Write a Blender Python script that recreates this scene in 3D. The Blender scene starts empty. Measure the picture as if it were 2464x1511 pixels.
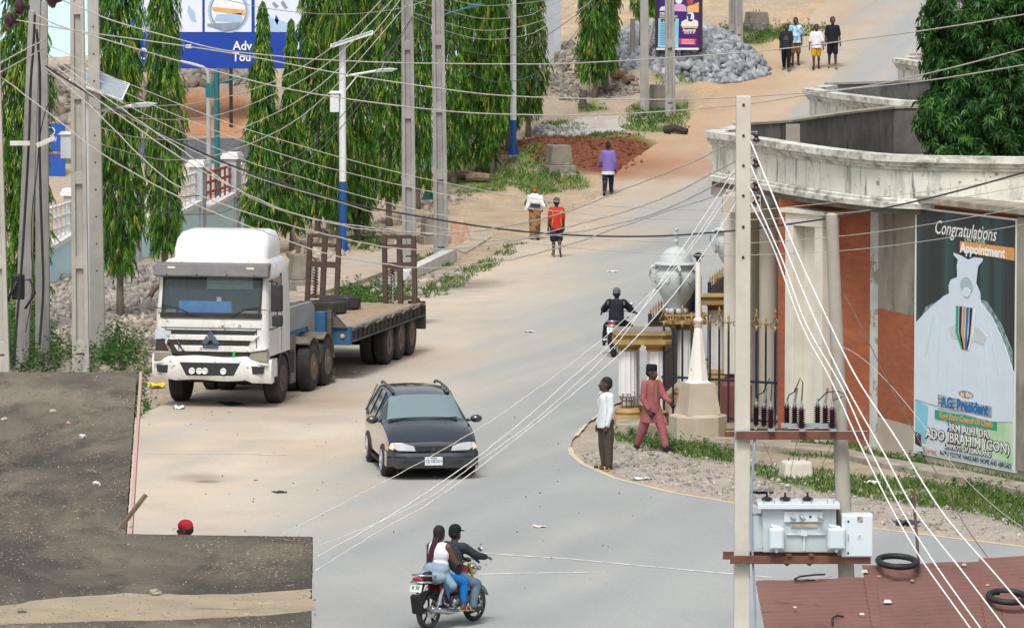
import bpy, bmesh, math, random
import numpy as np
from mathutils import Vector, Matrix, Euler, noise as mnoise
rad=math.radians; PI=math.pi; TAU=2*PI
random.seed(7); rng=np.random.default_rng(7)
sc=bpy.context.scene; COL=sc.collection
# ---- the camera the photograph was taken with (2464 px wide reference frame): long lens on a raised spot
F=200/36*2464; CX,CY=1232.0,755.5; CH=11.63; TILT=math.atan(1110.5/F)
_ct,_st=math.cos(TILT),math.sin(TILT)
def ray(px,py):
    a=(px-CX)/F; b=(CY-py)/F
    return Vector((a,_ct+b*_st,-_st+b*_ct))
def at(px,py,Y):
    d=ray(px,py); k=Y/d.y
    return Vector((d.x*k,Y,CH+d.z*k))
def H(x,y):
    """height of the ground: level at the junction, climbing beyond"""
    def f(y): return .0775*((y-182)+math.sqrt((y-182)**2+25))
    if y>262: return f(262)+.03*(y-262)
    return max(0.0,f(y)-.02) if y>60 else 0.0
def gnd(px,py):
    d=ray(px,py); lo,hi=40.0,330.0
    def g(Y): return CH+d.z/d.y*Y-H(0,Y)
    for _ in range(40):
        m=(lo+hi)/2
        if g(m)>0: lo=m
        else: hi=m
    return Vector((d.x*lo/d.y,lo,H(0,lo)))
def ppm(Y): return F/(Y*.9967+.9)      # reference pixels per metre at depth Y
def px2(px,py): 
    g=gnd(px,py); return (g.x,g.y)

# ---- mesh builder
class MB:
    def __init__(s): s.v=[];s.f=[];s.m=[];s.c=0
    def add(s,vs,fs,M=None):
        n=len(s.v)
        if M is not None: vs=[M@Vector(v) for v in vs]
        s.v+=[tuple(v) for v in vs]; s.f+=[[i+n for i in f] for f in fs]; s.m+=[s.c]*len(fs); return s
    def box(s,x0,x1,y0,y1,z0,z1,M=None):
        v=[(x,y,z) for z in (z0,z1) for y in (y0,y1) for x in (x0,x1)]
        return s.add(v,[(0,2,3,1),(4,5,7,6),(0,1,5,4),(2,6,7,3),(0,4,6,2),(1,3,7,5)],M)
    def cbox(s,c,sz,M=None):
        return s.box(c[0]-sz[0]/2,c[0]+sz[0]/2,c[1]-sz[1]/2,c[1]+sz[1]/2,c[2]-sz[2]/2,c[2]+sz[2]/2,M)
    def frus(s,c,b,t,h,M=None,dx=0,dy=0):
        x,y,z=c
        v=[(x-b[0]/2,y-b[1]/2,z),(x+b[0]/2,y-b[1]/2,z),(x+b[0]/2,y+b[1]/2,z),(x-b[0]/2,y+b[1]/2,z),
           (x+dx-t[0]/2,y+dy-t[1]/2,z+h),(x+dx+t[0]/2,y+dy-t[1]/2,z+h),(x+dx+t[0]/2,y+dy+t[1]/2,z+h),(x+dx-t[0]/2,y+dy+t[1]/2,z+h)]
        return s.add(v,[(3,2,1,0),(4,5,6,7),(0,1,5,4),(1,2,6,5),(2,3,7,6),(3,0,4,7)],M)
    def ring(s,rings,closed=True,caps=True,M=None):
        n=len(rings[0]); vs=[p for r in rings for p in r]; fs=[]
        for i in range(len(rings)-1):
            for j in range(n if closed else n-1):
                a=i*n+j; b=i*n+(j+1)%n
                fs.append((a,b,b+n,a+n))
        if caps and closed:
            fs.append(list(range(n))[::-1]); fs.append([len(vs)-n+i for i in range(n)])
        return s.add(vs,fs,M)
    def tube(s,pts,r,n=8,caps=True,M=None):
        pts=[Vector(p) for p in pts]; N=len(pts)
        rs=r if hasattr(r,'__len__') else [r]*N
        t0=(pts[1]-pts[0]).normalized(); u=Vector((0,0,1)) if abs(t0.z)<.9 else Vector((1,0,0))
        rings=[]
        for i,p in enumerate(pts):
            t=(pts[min(i+1,N-1)]-pts[max(i-1,0)])
            if t.length<1e-9: t=t0
            t=t.normalized(); a=t.cross(u)
            if a.length<1e-6: a=t.cross(Vector((.3,1,.2)))
            a.normalize(); b=t.cross(a).normalized(); u=-b if False else u
            rings.append([p+(a*math.cos(TAU*k/n)+b*math.sin(TAU*k/n))*rs[i] for k in range(n)])
        return s.ring(rings,True,caps,M)
    def lathe(s,prof,n=24,c=(0,0,0),ax='z',M=None):
        rings=[]
        for r,h in prof:
            r=max(r,1e-4); R=[]
            for k in range(n):
                x,y=r*math.cos(TAU*k/n),r*math.sin(TAU*k/n)
                if ax=='z': R.append((c[0]+x,c[1]+y,c[2]+h))
                elif ax=='x': R.append((c[0]+h,c[1]+x,c[2]+y))
                else: R.append((c[0]+y,c[1]+h,c[2]+x))
            rings.append(R)
        return s.ring(rings,True,True,M)
    def prism(s,poly,lo,hi,ax='z',M=None):
        def P(a,b,h): return (a,b,h) if ax=='z' else ((a,h,b) if ax=='y' else (h,a,b))
        n=len(poly); vs=[P(a,b,lo) for a,b in poly]+[P(a,b,hi) for a,b in poly]
        fs=[list(range(n))[::-1],list(range(n,2*n))]+[(i,(i+1)%n,(i+1)%n+n,i+n) for i in range(n)]
        return s.add(vs,fs,M)
    def sph(s,c,r,n=12,m=8,M=None):
        r=r if hasattr(r,'__len__') else (r,r,r)
        rings=[]
        for i in range(m+1):
            a=-PI/2+PI*i/m; q=max(math.cos(a),1e-3)
            rings.append([(c[0]+r[0]*q*math.cos(TAU*k/n),c[1]+r[1]*q*math.sin(TAU*k/n),c[2]+r[2]*math.sin(a)) for k in range(n)])
        return s.ring(rings,True,True,M)
    def torus(s,c,R_,r,n=28,m=10,ax='x',sq=1.0,M=None):
        vs=[];fs=[]
        for i in range(n):
            a=TAU*i/n
            for j in range(m):
                b=TAU*j/m; q=R_+r*math.cos(b); h=r*sq*math.sin(b)
                x,y=q*math.cos(a),q*math.sin(a)
                vs.append((c[0]+h,c[1]+x,c[2]+y) if ax=='x' else ((c[0]+x,c[1]+y,c[2]+h) if ax=='z' else (c[0]+y,c[1]+h,c[2]+x)))
        for i in range(n):
            for j in range(m):
                fs.append((i*m+j,((i+1)%n)*m+j,((i+1)%n)*m+(j+1)%m,i*m+(j+1)%m))
        return s.add(vs,fs,M)
    def grid(s,pts):
        nr,nc=len(pts),len(pts[0]); vs=[p for r in pts for p in r]
        return s.add(vs,[(i*nc+j,i*nc+j+1,(i+1)*nc+j+1,(i+1)*nc+j) for i in range(nr-1) for j in range(nc-1)])
    def build(s,name,mats,parent=None,loc=None,smooth=False,bevel=0,fix=True,seg=2):
        me=bpy.data.meshes.new(name); me.from_pydata(s.v,[],s.f)
        mats=mats if isinstance(mats,(list,tuple)) else [mats]
        for m in mats: me.materials.append(m)
        if len(mats)>1: me.polygons.foreach_set('material_index',s.m)
        if fix:
            bm=bmesh.new(); bm.from_mesh(me); bmesh.ops.recalc_face_normals(bm,faces=bm.faces); bm.to_mesh(me); bm.free()
        return link(name,me,parent,loc,smooth,bevel,seg)
def link(name,me,parent=None,loc=None,smooth=False,bevel=0,seg=2):
    o=bpy.data.objects.new(name,me); COL.objects.link(o)
    if parent: o.parent=parent
    if loc is not None: o.location=loc
    if smooth:
        me.polygons.foreach_set('use_smooth',[True]*len(me.polygons))
        if smooth!=True:
            try: me.set_sharp_from_angle(angle=rad(smooth))
            except Exception: pass
    if bevel:
        b=o.modifiers.new('bevel','BEVEL'); b.width=bevel; b.segments=seg; b.limit_method='ANGLE'; b.angle_limit=rad(38)
    return o
def thing(name,label,cat,loc=(0,0,0),rz=0,group=None):
    o=bpy.data.objects.new(name,None); COL.objects.link(o); o.empty_display_size=.2
    o.location=loc; o.rotation_euler=(0,0,rz); return tag(o,label,cat,group)
def tag(o,label=None,cat=None,group=None,kind=None):
    if label: o['label']=label
    if cat: o['category']=cat
    if group: o['group']=group
    if kind: o['kind']=kind
    return o
def copy_tree(o,parent=None):
    c=o.copy(); COL.objects.link(c)
    if parent: c.parent=parent
    for ch in list(o.children): copy_tree(ch,c)
    return c
def frameM(o,x,z=(0,0,1)):
    """matrix with local X along x, local Z along z"""
    x=Vector(x).normalized(); z=Vector(z); y=z.cross(x).normalized(); z=x.cross(y)
    return Matrix(((x.x,y.x,z.x,o[0]),(x.y,y.y,z.y,o[1]),(x.z,y.z,z.z,o[2]),(0,0,0,1)))
TSC=bpy.data.scenes.new('scratch')
def evalmesh(o):
    vl=TSC.view_layers[0]; vl.update(); dg=vl.depsgraph; dg.update(); me=bpy.data.meshes.new_from_object(o.evaluated_get(dg)); bpy.data.objects.remove(o); return me
def text(body,M,size,m,parent,width=None,shear=0,name='lettering',bold=0,align='CENTER',spacing=1.0,ext=.002):
    cu=bpy.data.curves.new('t','FONT'); cu.body=body; cu.size=size; cu.shear=shear; cu.align_x=align; cu.align_y='CENTER'
    cu.offset=bold; cu.extrude=ext; cu.space_character=spacing; cu.resolution_u=2; cu.space_line=.9
    o=bpy.data.objects.new('t',cu); TSC.collection.objects.link(o); me=evalmesh(o)
    co=np.empty(len(me.vertices)*3); me.vertices.foreach_get('co',co); co=co.reshape(-1,3)
    if width and len(co):
        w=co[:,0].max()-co[:,0].min(); co[:,0]*=width/w
    me.vertices.foreach_set('co',co.ravel()); me.transform(M); me.materials.clear(); me.materials.append(m); me.name=name
    return link(name,me,parent)
def npmesh(name,v,f,mats,col=None,parent=None,smooth=False,loc=None):
    """fast quads/tris mesh from numpy; col is a per-vertex float attribute"""
    me=bpy.data.meshes.new(name); n=len(v); k=f.shape[1]; nf=len(f)
    me.vertices.add(n); me.vertices.foreach_set('co',np.ascontiguousarray(v,dtype=np.float32).ravel())
    me.loops.add(nf*k); me.loops.foreach_set('vertex_index',np.ascontiguousarray(f,dtype=np.int32).ravel())
    me.polygons.add(nf); me.polygons.foreach_set('loop_start',np.arange(0,nf*k,k,dtype=np.int32))
    try: me.polygons.foreach_set('loop_total',np.full(nf,k,dtype=np.int32))
    except Exception: pass
    me.update(calc_edges=True)
    if col is not None:
        if col.ndim==1:
            a=me.attributes.new('tint','FLOAT','POINT'); a.data.foreach_set('value',col.astype(np.float32))
        else:
            a=me.attributes.new('tint','FLOAT_COLOR','POINT'); c4=np.ones((n,4),np.float32); c4[:,:3]=col; a.data.foreach_set('color',c4.ravel())
    for m in (mats if isinstance(mats,list) else [mats]): me.materials.append(m)
    return link(name,me,parent,loc,smooth)

# ---- materials
def nodes(name):
    m=bpy.data.materials.new(name); m.use_nodes=True; nt=m.node_tree; p=nt.nodes['Principled BSDF']
    return m,nt,p
def N(nt,t,**k):
    n=nt.nodes.new(t)
    for a,b in k.items():
        if a.startswith('i_'): 
            key=a[2:]; key=int(key) if key.isdigit() else key.replace('_',' ')
            n.inputs[key].default_value=b
        else: setattr(n,a,b)
    return n
def ramp(nt,fac,stops):
    r=nt.nodes.new('ShaderNodeValToRGB'); e=r.color_ramp.elements
    while len(e)>len(stops): e.remove(e[-1])
    while len(e)<len(stops): e.new(.5)
    for i,(p,c) in enumerate(stops):
        e[i].position=p; e[i].color=(c,c,c,1) if not hasattr(c,'__len__') else (*c[:3],1)
    nt.links.new(fac,r.inputs[0]); return r.outputs[0]
def mixc(nt,f,a,b):
    n=nt.nodes.new('ShaderNodeMix'); n.data_type='RGBA'; n.clamp_factor=True
    for s,v in ((0,f),(6,a),(7,b)):
        if hasattr(v,'is_linked') or hasattr(v,'links'): nt.links.new(v,n.inputs[s])
        elif s==0: n.inputs[0].default_value=v
        else: n.inputs[s].default_value=(*v[:3],1)
    return n.outputs[2]
def noisefac(nt,scale,detail=5,rough=.6,coord='Object',stretch=None,dist=0):
    tc=nt.nodes.new('ShaderNodeTexCoord'); src=tc.outputs[coord]
    if stretch:
        mp=N(nt,'ShaderNodeMapping'); mp.inputs['Scale'].default_value=stretch; nt.links.new(src,mp.inputs[0]); src=mp.outputs[0]
    n=N(nt,'ShaderNodeTexNoise'); n.inputs['Scale'].default_value=scale; n.inputs['Detail'].default_value=detail; n.inputs['Roughness'].default_value=rough
    n.inputs['Distortion'].default_value=dist
    nt.links.new(src,n.inputs['Vector']); return n.outputs['Fac']
def pmat(name,c1,c2=None,scale=6,rough=.7,metal=0,bump=0,bscale=None,lo=.35,hi=.65,stains=(),spec=.4,coat=0,stretch=None,bstretch=None):
    """principled with a noise blend of two colours; stains: (colour, scale, lo, hi, stretch)"""
    m,nt,p=nodes(name)
    c2=c2 if c2 is not None else tuple(x*.85 for x in c1)
    col=mixc(nt,ramp(nt,noisefac(nt,scale,stretch=stretch),[(lo,0),(hi,1)]),c1,c2)
    for st in stains:
        c,s_,l,h=st[:4]; sx=st[4] if len(st)>4 else None
        col=mixc(nt,ramp(nt,noisefac(nt,s_,7,.68,stretch=sx),[(l,0),(h,1)]),col,c)
    nt.links.new(col,p.inputs['Base Color'])
    p.inputs['Roughness'].default_value=rough; p.inputs['Metallic'].default_value=metal; p.inputs['Specular IOR Level'].default_value=spec
    if coat: p.inputs['Coat Weight'].default_value=coat; p.inputs['Coat Roughness'].default_value=.08
    if bump:
        b=N(nt,'ShaderNodeBump'); b.inputs['Strength'].default_value=min(1,bump*8); b.inputs['Distance'].default_value=bump
        nt.links.new(noisefac(nt,bscale or scale*3,6,.65,stretch=bstretch),b.inputs['Height']); nt.links.new(b.outputs[0],p.inputs['Normal'])
    return m
def flat(name,c,rough=.6,metal=0,spec=.4,**k): return pmat(name,c,tuple(min(1,x*.9) for x in c),4,rough,metal,spec=spec,**k)
MT={}
def M_(n,*a,**k):
    if n not in MT: MT[n]=pmat(n,*a,**k)
    return MT[n]
# ---- camera, sky, sun
cam=bpy.data.cameras.new('camera'); co=bpy.data.objects.new('camera',cam); COL.objects.link(co); sc.camera=co
cam.sensor_width=36; cam.lens=200; cam.clip_start=1; cam.clip_end=3000
co.location=(0,0,CH); co.rotation_euler=(PI/2-TILT,0,0)
w=bpy.data.worlds.new('World'); sc.world=w; w.use_nodes=True; nt=w.node_tree
SUN_EL,SUN_AZ=rad(58),rad(192)      # azimuth from +Y clockwise: behind the camera, to its left
sky=N(nt,'ShaderNodeTexSky'); sky.sky_type='NISHITA'; sky.sun_disc=False; sky.sun_elevation=SUN_EL; sky.sun_rotation=SUN_AZ
sky.air_density=1.0; sky.dust_density=6; sky.ozone_density=1.0
hs=N(nt,'ShaderNodeHueSaturation'); hs.inputs['Saturation'].default_value=.35
nt.links.new(sky.outputs[0],hs.inputs['Color']); bg=nt.nodes['Background']; bg.inputs['Strength'].default_value=.14
nt.links.new(hs.outputs[0],bg.inputs['Color'])
sl=bpy.data.lights.new('sun','SUN'); so=bpy.data.objects.new('sun',sl); COL.objects.link(so)
sl.energy=1.5; sl.angle=rad(13); sl.color=(1,.97,.92)
d=Vector((math.sin(SUN_AZ)*math.cos(SUN_EL),math.cos(SUN_AZ)*math.cos(SUN_EL),math.sin(SUN_EL)))
so.rotation_euler=d.to_track_quat('Z','Y').to_euler(); so.location=(0,60,60)
sc.view_settings.view_transform='Standard'; sc.view_settings.look='None'; sc.view_settings.exposure=.20; sc.view_settings.gamma=1
sc.cycles.max_bounces=6; sc.cycles.diffuse_bounces=3; sc.cycles.transparent_max_bounces=8
# ---- terrain sheet, road, kerb, pavements
def vn(x,y,s,seed=0):
    """value noise, 4 octaves, 0..1"""
    out=np.zeros_like(x); amp=.5
    for o in range(4):
        q=np.random.default_rng(seed*13+o).random((64,64)); u=x*s*2**o+seed*7.3; v=y*s*2**o+seed*3.1
        i=np.floor(u).astype(int); j=np.floor(v).astype(int); fu=u-i; fv=v-j; fu=fu*fu*(3-2*fu); fv=fv*fv*(3-2*fv)
        g=lambda a,b:q[(i+a)%64,(j+b)%64]
        out+=amp*((g(0,0)*(1-fu)+g(1,0)*fu)*(1-fv)+(g(0,1)*(1-fu)+g(1,1)*fu)*fv); amp*=.5
    return out/.9375
def sdist(x,y,poly):
    """signed distance to a polygon (inside negative)"""
    P=np.array(poly); n=len(P); d=np.full(x.shape,1e9); ins=np.zeros(x.shape,bool)
    for i in range(n):
        ax,ay=P[i]; bx,by=P[(i+1)%n]; ex,ey=bx-ax,by-ay
        t=np.clip(((x-ax)*ex+(y-ay)*ey)/(ex*ex+ey*ey+1e-12),0,1)
        d=np.minimum(d,np.hypot(x-ax-t*ex,y-ay-t*ey))
        c=((ay>y)!=(by>y)); 
        with np.errstate(divide='ignore',invalid='ignore'):
            ins^=c&(x<(bx-ax)*(y-ay)/(by-ay+1e-12)+ax)
    return np.where(ins,-d,d)
def mask(x,y,pxpoly,soft=.5,nz=0,ns=.7,seed=1):
    d=sdist(x,y,[px2(*p) for p in pxpoly])
    if nz: d=d+(vn(x,y,ns,seed)-.5)*2*nz
    return np.clip(.5-d/soft,0,1)
def Hn(y):
    f=lambda y:.0775*((y-182)+np.sqrt((y-182)**2+25))
    return np.where(y>262,f(262.)+.03*(y-262),np.where(y>60,np.maximum(0,f(y)-.02),0))
# road outline: left and right edge per picture row of the reference
_RY=[-60,0,100,200,300,400,480,580,650,735,800,870,960,1000,1040,1100,1300,1511,1800]
_RL=[2040,1990,1880,1750,1650,1500,1432,1252,1130,985,900,700,420,340,250,60,-300,-700,-900]
_RRy=[-60,0,100,200,300,400,500,600,700,850,920,962,985,1010,1035,1060,1085,1115,1150,1185,1210,1270,1315,1400,1800]
_RR=[2420,2380,2300,2170,2060,1960,1900,1850,1800,1720,1620,1510,1452,1425,1398,1377,1372,1400,1480,1620,1770,2100,2464,3000,3400]
# where the bare asphalt shows through the dust (left limit)
_AY=[-60,0,100,200,300,400,500,600,700,800,900,960,1010,1100,1200,1260,1300,1800]
_AL=[2120,2085,2030,1955,1850,1670,1560,1455,1340,1240,1130,1060,1000,860,760,700,560,300]
roadpoly=[(np.interp(y,_RY,_RL),y) for y in _RY]+[(np.interp(y,_RRy,_RR),y) for y in reversed(_RRy)]
def axis(lo,hi,step,olo,ohi,grow=1.35):
    a=list(np.arange(lo,hi,step)); s=step
    while a[-1]<ohi: s*=grow; a.append(a[-1]+s)
    s=step
    while a[0]>olo: s*=grow; a.insert(0,a[0]-s)
    return np.array(a)
gx=axis(-17,15,.22,-220,220); gy=axis(80,226,.26,30,520)
X,Y=np.meshgrid(gx,gy); Z=Hn(Y)
dr=sdist(X,Y,[px2(*p) for p in roadpoly])
rough=np.clip((dr-.15)/.8,0,1)
C=np.zeros(X.shape+(3,)); C[:]=(.405,.325,.24)
n1=vn(X,Y,.5,1)[...,None]; n2=vn(X,Y,1.7,2)[...,None]; n3=vn(X,Y,.13,3)[...,None]
C*=(.8+.4*n2); C=C*(1-.35*(n1>.55)*(n2>.45))+np.array((.30,.27,.235))*.35*(n1>.55)*(n2>.45)
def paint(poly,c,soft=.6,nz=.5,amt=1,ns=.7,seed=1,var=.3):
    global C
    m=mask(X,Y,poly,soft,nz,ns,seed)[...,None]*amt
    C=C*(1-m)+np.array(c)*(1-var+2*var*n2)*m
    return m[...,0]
left=[(-300,960),(340,940),(420,870),(700,800),(760,720),(700,650),(440,620),(120,650),(-300,700)]
mrub=paint(left,(.33,.295,.25),1.5,1.0,.9)
paint([(650,700),(985,735),(1252,580),(1432,480),(1500,420),(1190,330),(1050,420),(820,600)],(.40,.31,.215),1,.6,.8)
paint([(720,690),(1000,700),(1130,640),(1040,620),(860,660)],(.30,.27,.22),.8,.6,.8,seed=4)
# gravel apron on the right of the junction
mgr=paint([(1425,1010),(1480,1040),(1700,1080),(2464,1230),(2700,1340),(2464,1310),(2100,1262),(1770,1205),(1480,1145),(1400,1110),(1378,1080),(1380,1055)],(.36,.32,.275),.25,.15,.95)
paint([(1450,960),(1880,1000),(2600,1100),(2600,1250),(1700,1090),(1480,1045)],(.30,.26,.20),.8,.5,.7)
mred=paint([(1195,395),(1230,345),(1400,325),(1500,335),(1600,350),(1690,385),(1640,420),(1500,425),(1400,425),(1290,420)],(.165,.062,.034),.8,.7,1)
paint([(1640,300),(1760,260),(1900,140),(2060,10),(1960,0),(1700,180),(1600,330),(1560,400)],(.45,.31,.19),1.5,1,.8,seed=6)
paint([(1540,60),(1700,0),(1700,-60),(1400,-60),(1330,80)],(.46,.35,.24),1.5,1,.8)
paint([(440,330),(600,330),(620,235),(430,235)],(.37,.19,.10),.8,.6,1,seed=3)
paint([(430,245),(640,245),(640,160),(400,150)],(.30,.25,.20),.8,.6,1)
paint([(100,330),(330,330),(330,230),(100,200)],(.29,.23,.17),.8,.6,1)
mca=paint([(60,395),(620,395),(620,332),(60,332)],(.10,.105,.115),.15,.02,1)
grassP=[[(1050,450),(1130,400),(1180,415),(1215,420),(1240,440),(1200,460),(1100,470)],
  [(1215,400),(1290,385),(1300,410),(1390,425),(1420,450),(1280,470),(1210,430)],
  [(1300,330),(1350,320),(1420,330),(1470,345),(1380,350)],
  [(1490,295),(1530,255),(1600,235),(1650,245),(1660,285),(1640,310),(1560,320),(1500,312)],
  [(1560,190),(1690,180),(1720,195),(1660,210),(1580,205)],
  [(1690,75),(1790,60),(1880,85),(1830,110),(1760,110),(1700,100)],[(1830,80),(1905,60),(1990,68),(1960,90),(1880,95)],
  [(1420,340),(1530,335),(1600,338),(1560,352),(1440,350)],[(1300,300),(1370,290),(1410,305),(1360,318),(1310,312)],
  [(1010,700),(1120,655),(1240,590),(1270,585),(1140,668),(1030,720)],[(820,585),(880,565),(930,580),(880,602)],[(1000,620),(1070,610),(1090,640),(1030,648)],
  [(1390,250),(1440,245),(1460,268),(1400,272)],
  [(800,712),(860,690),(960,695),(980,720),(900,735)]]
grassR=[[(1480,1046),(1560,1048),(1640,1065),(1700,1078),(1770,1090),(1770,1112),(1650,1098),(1560,1074),(1490,1066)],
  [(1870,1068),(1960,1058),(2040,1068),(2100,1090),(2180,1108),(2205,1120),(2120,1118),(1960,1100),(1880,1090)],
  [(1800,1120),(1900,1128),(2060,1150),(2210,1160),(2464,1200),(2540,1240),(2540,1290),(2464,1265),(2260,1225),(2100,1200),(1960,1175),(1830,1150)],
  [(2180,1115),(2464,1150),(2540,1165),(2464,1175),(2240,1140)]]
gm=np.zeros(X.shape)
for i,p in enumerate(grassP+grassR): gm=np.maximum(gm,mask(X,Y,p,.5,.35,1.0,i+2))
gmm=(gm*(.35+.65*np.clip((n2[...,0]-.25)*3,0,1)))[...,None]
C=C*(1-gmm)+np.array((.13,.19,.055))*(.75+.5*n1)*gmm
bump=(vn(X,Y,1.1,9)-.5)*.16+(vn(X,Y,.35,10)-.5)*.2
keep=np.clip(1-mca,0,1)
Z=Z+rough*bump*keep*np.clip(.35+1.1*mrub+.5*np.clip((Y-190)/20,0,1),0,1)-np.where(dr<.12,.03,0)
# heap of red earth and the banks beyond the compound
def heap(px,py,rx,ry,h,seed=1,flat_=1.0):
    g=gnd(px,py); d=np.hypot((X-g.x)/rx,(Y-g.y)/ry); d=d+(vn(X,Y,.8,seed)-.5)*.5
    return h*np.clip(1-d,0,1)**flat_
Z+=np.clip(heap(1400,385,3.2,5,.42,21)+heap(1280,388,2.2,5,.34,22)+heap(1500,375,1.8,5,.26,23),0,1)*np.clip(dr/.8,0,1)
Z+=np.where((X<-6)&(Y>196.5),np.clip((Y-196.5)*.10,0,.45),0)*np.clip((-6-X)/2,0,1)
Z+=heap(1620,165,4.6,4.2,.9,31,.8)*np.clip(dr/1.0,0,1)
nr,nc=X.shape; idx=np.arange(nr*nc).reshape(nr,nc)
Fq=np.stack([idx[:-1,:-1],idx[:-1,1:],idx[1:,1:],idx[1:,:-1]],-1).reshape(-1,4)
def ground_mat(name,fine=60,bump=.02,peb=True,amp=(.72,1.25)):
    m,nt,p=nodes(name); a=N(nt,'ShaderNodeAttribute',attribute_name='tint')
    f1=ramp(nt,noisefac(nt,fine/6,6,.7),[(.3,amp[0]),(.7,amp[1])])
    mul=nt.nodes.new('ShaderNodeMix'); mul.data_type='RGBA'; mul.blend_type='MULTIPLY'; mul.inputs[0].default_value=1
    nt.links.new(a.outputs['Color'],mul.inputs[6]); nt.links.new(f1,mul.inputs[7]); col=mul.outputs[2]
    if peb:
        tc=nt.nodes.new('ShaderNodeTexCoord'); vo=N(nt,'ShaderNodeTexVoronoi'); vo.inputs['Scale'].default_value=7; nt.links.new(tc.outputs['Object'],vo.inputs['Vector'])
        k=ramp(nt,vo.outputs['Distance'],[(.10,1),(.2,0)]); g=ramp(nt,noisefac(nt,1.2,3),[(.45,0),(.62,1)])
        mm=N(nt,'ShaderNodeMath',operation='MULTIPLY'); nt.links.new(k,mm.inputs[0]); nt.links.new(g,mm.inputs[1])
        col=mixc(nt,mm.outputs[0],col,(.40,.385,.36))
        vo2=N(nt,'ShaderNodeTexVoronoi'); vo2.inputs['Scale'].default_value=2.3; nt.links.new(tc.outputs['Object'],vo2.inputs['Vector'])
        k2=ramp(nt,vo2.outputs['Distance'],[(.06,1),(.11,0)]); mm2=N(nt,'ShaderNodeMath',operation='MULTIPLY'); nt.links.new(k2,mm2.inputs[0]); nt.links.new(g,mm2.inputs[1])
        col=mixc(nt,mm2.outputs[0],col,(.13,.11,.09))
    nt.links.new(col,p.inputs['Base Color']); p.inputs['Roughness'].default_value=.95; p.inputs['Specular IOR Level'].default_value=.1
    b=N(nt,'ShaderNodeBump'); b.inputs['Strength'].default_value=.6; b.inputs['Distance'].default_value=bump
    nt.links.new(noisefac(nt,fine/8,8,.7),b.inputs['Height']); nt.links.new(b.outputs[0],p.inputs['Normal'])
    return m
GM=ground_mat('dirt')
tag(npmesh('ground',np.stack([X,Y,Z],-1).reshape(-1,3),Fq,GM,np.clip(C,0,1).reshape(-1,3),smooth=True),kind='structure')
# height of the ground incl. heaps, for resting things on it
_Z=Z
def gz(x,y):
    i=int(np.clip(np.searchsorted(gx,x)-1,0,len(gx)-2)); j=int(np.clip(np.searchsorted(gy,y)-1,0,len(gy)-2))
    u=(x-gx[i])/(gx[i+1]-gx[i]); v=(y-gy[j])/(gy[j+1]-gy[j])
    return float(_Z[j,i]*(1-u)*(1-v)+_Z[j,i+1]*u*(1-v)+_Z[j+1,i]*(1-u)*v+_Z[j+1,i+1]*u*v)
def foot(px,py):
    g=gnd(px,py); return Vector((g.x,g.y,gz(g.x,g.y)))
# road sheet with dust drifting in from the left
RZ=.012
rows=np.unique(np.concatenate([np.linspace(-60,400,110),np.linspace(400,1060,150),np.linspace(1060,1330,90),np.linspace(1330,1800,60)]))
nu=90; us=np.linspace(0,1,nu)
Yr=np.array([gnd(CX,y).y for y in rows]); V=[];
xl=np.interp(rows,_RY,_RL); xr=np.interp(rows,_RRy,_RR); xa=np.interp(rows,_AY,_AL)
PX=xl[:,None]*(1-us)+xr[:,None]*us; XX=(PX-CX)/F*(Yr[:,None]*_ct+(CH-Hn(Yr[:,None]))*_st); YY=np.repeat(Yr[:,None],nu,1)
XX=np.array([[ (px-CX)*yy/(F*(_ct+(CY-py)/F*_st)) for px in r] for r,yy,py in zip(PX,Yr,rows)])
sc_=F/Yr[:,None]; e=(PX-xa[:,None])/sc_   # metres right of the dust limit
nA=vn(XX,YY,.22,41); nB=vn(XX,YY,.9,42); nS=vn(XX*3,YY*.35,.5,43)
dust=1/(1+np.exp((e+(nA-.5)*3.4+(nB-.5)*1.3)*1.5))
_w=XX-.30*(YY-100); nT=vn(_w*1.6,YY*.06,.8,47); nU=vn(_w*.7,YY*.05,.6,48)
dust=np.clip(dust+.30*(nA-.42)+.45*(nT-.5)+.35*(nU-.5)+.25*np.clip(nS-.52,0,1)*2,0,1)[...,None]
_far=np.clip((Yr-150)/45,0,1)[:,None,None]; sand=(np.array((.49,.43,.35))*(1-_far)+np.array((.44,.335,.235))*_far)*(.84+.32*nB[...,None]); sand=sand*(1-.25*np.clip(nA-.55,0,1)[...,None]*3)+np.array((.50,.33,.22))*.25*np.clip(nA-.55,0,1)[...,None]*3
asph=np.array((.325,.342,.340))*(.90+.2*nA[...,None])
sand=sand*(.90+.22*nU[...,None])*(1+.10*(nT[...,None]-.5)*np.array((1.6,.2,-1.0))); _ln=np.zeros_like(XX)
for x0,x1,a_ in ((.6,.32,.5),(2.1,.32,.5),(3.6,.34,.35),(-1.2,.33,.45),(-2.7,.33,.4)): _ln+=a_*np.exp(-((XX-x0-.30*np.clip(YY-100,-40,90)*.62-.9*(nA-.5))/.32)**2)
_ln=(_ln*np.clip(nT*1.6-.3,0,1)*.22)[...,None]
sand=sand*(1-_ln)+asph*.9*_ln; RC=asph*(1-.5*_ln)*(.90+.20*nT[...,None])*(1-dust)+sand*dust
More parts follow.
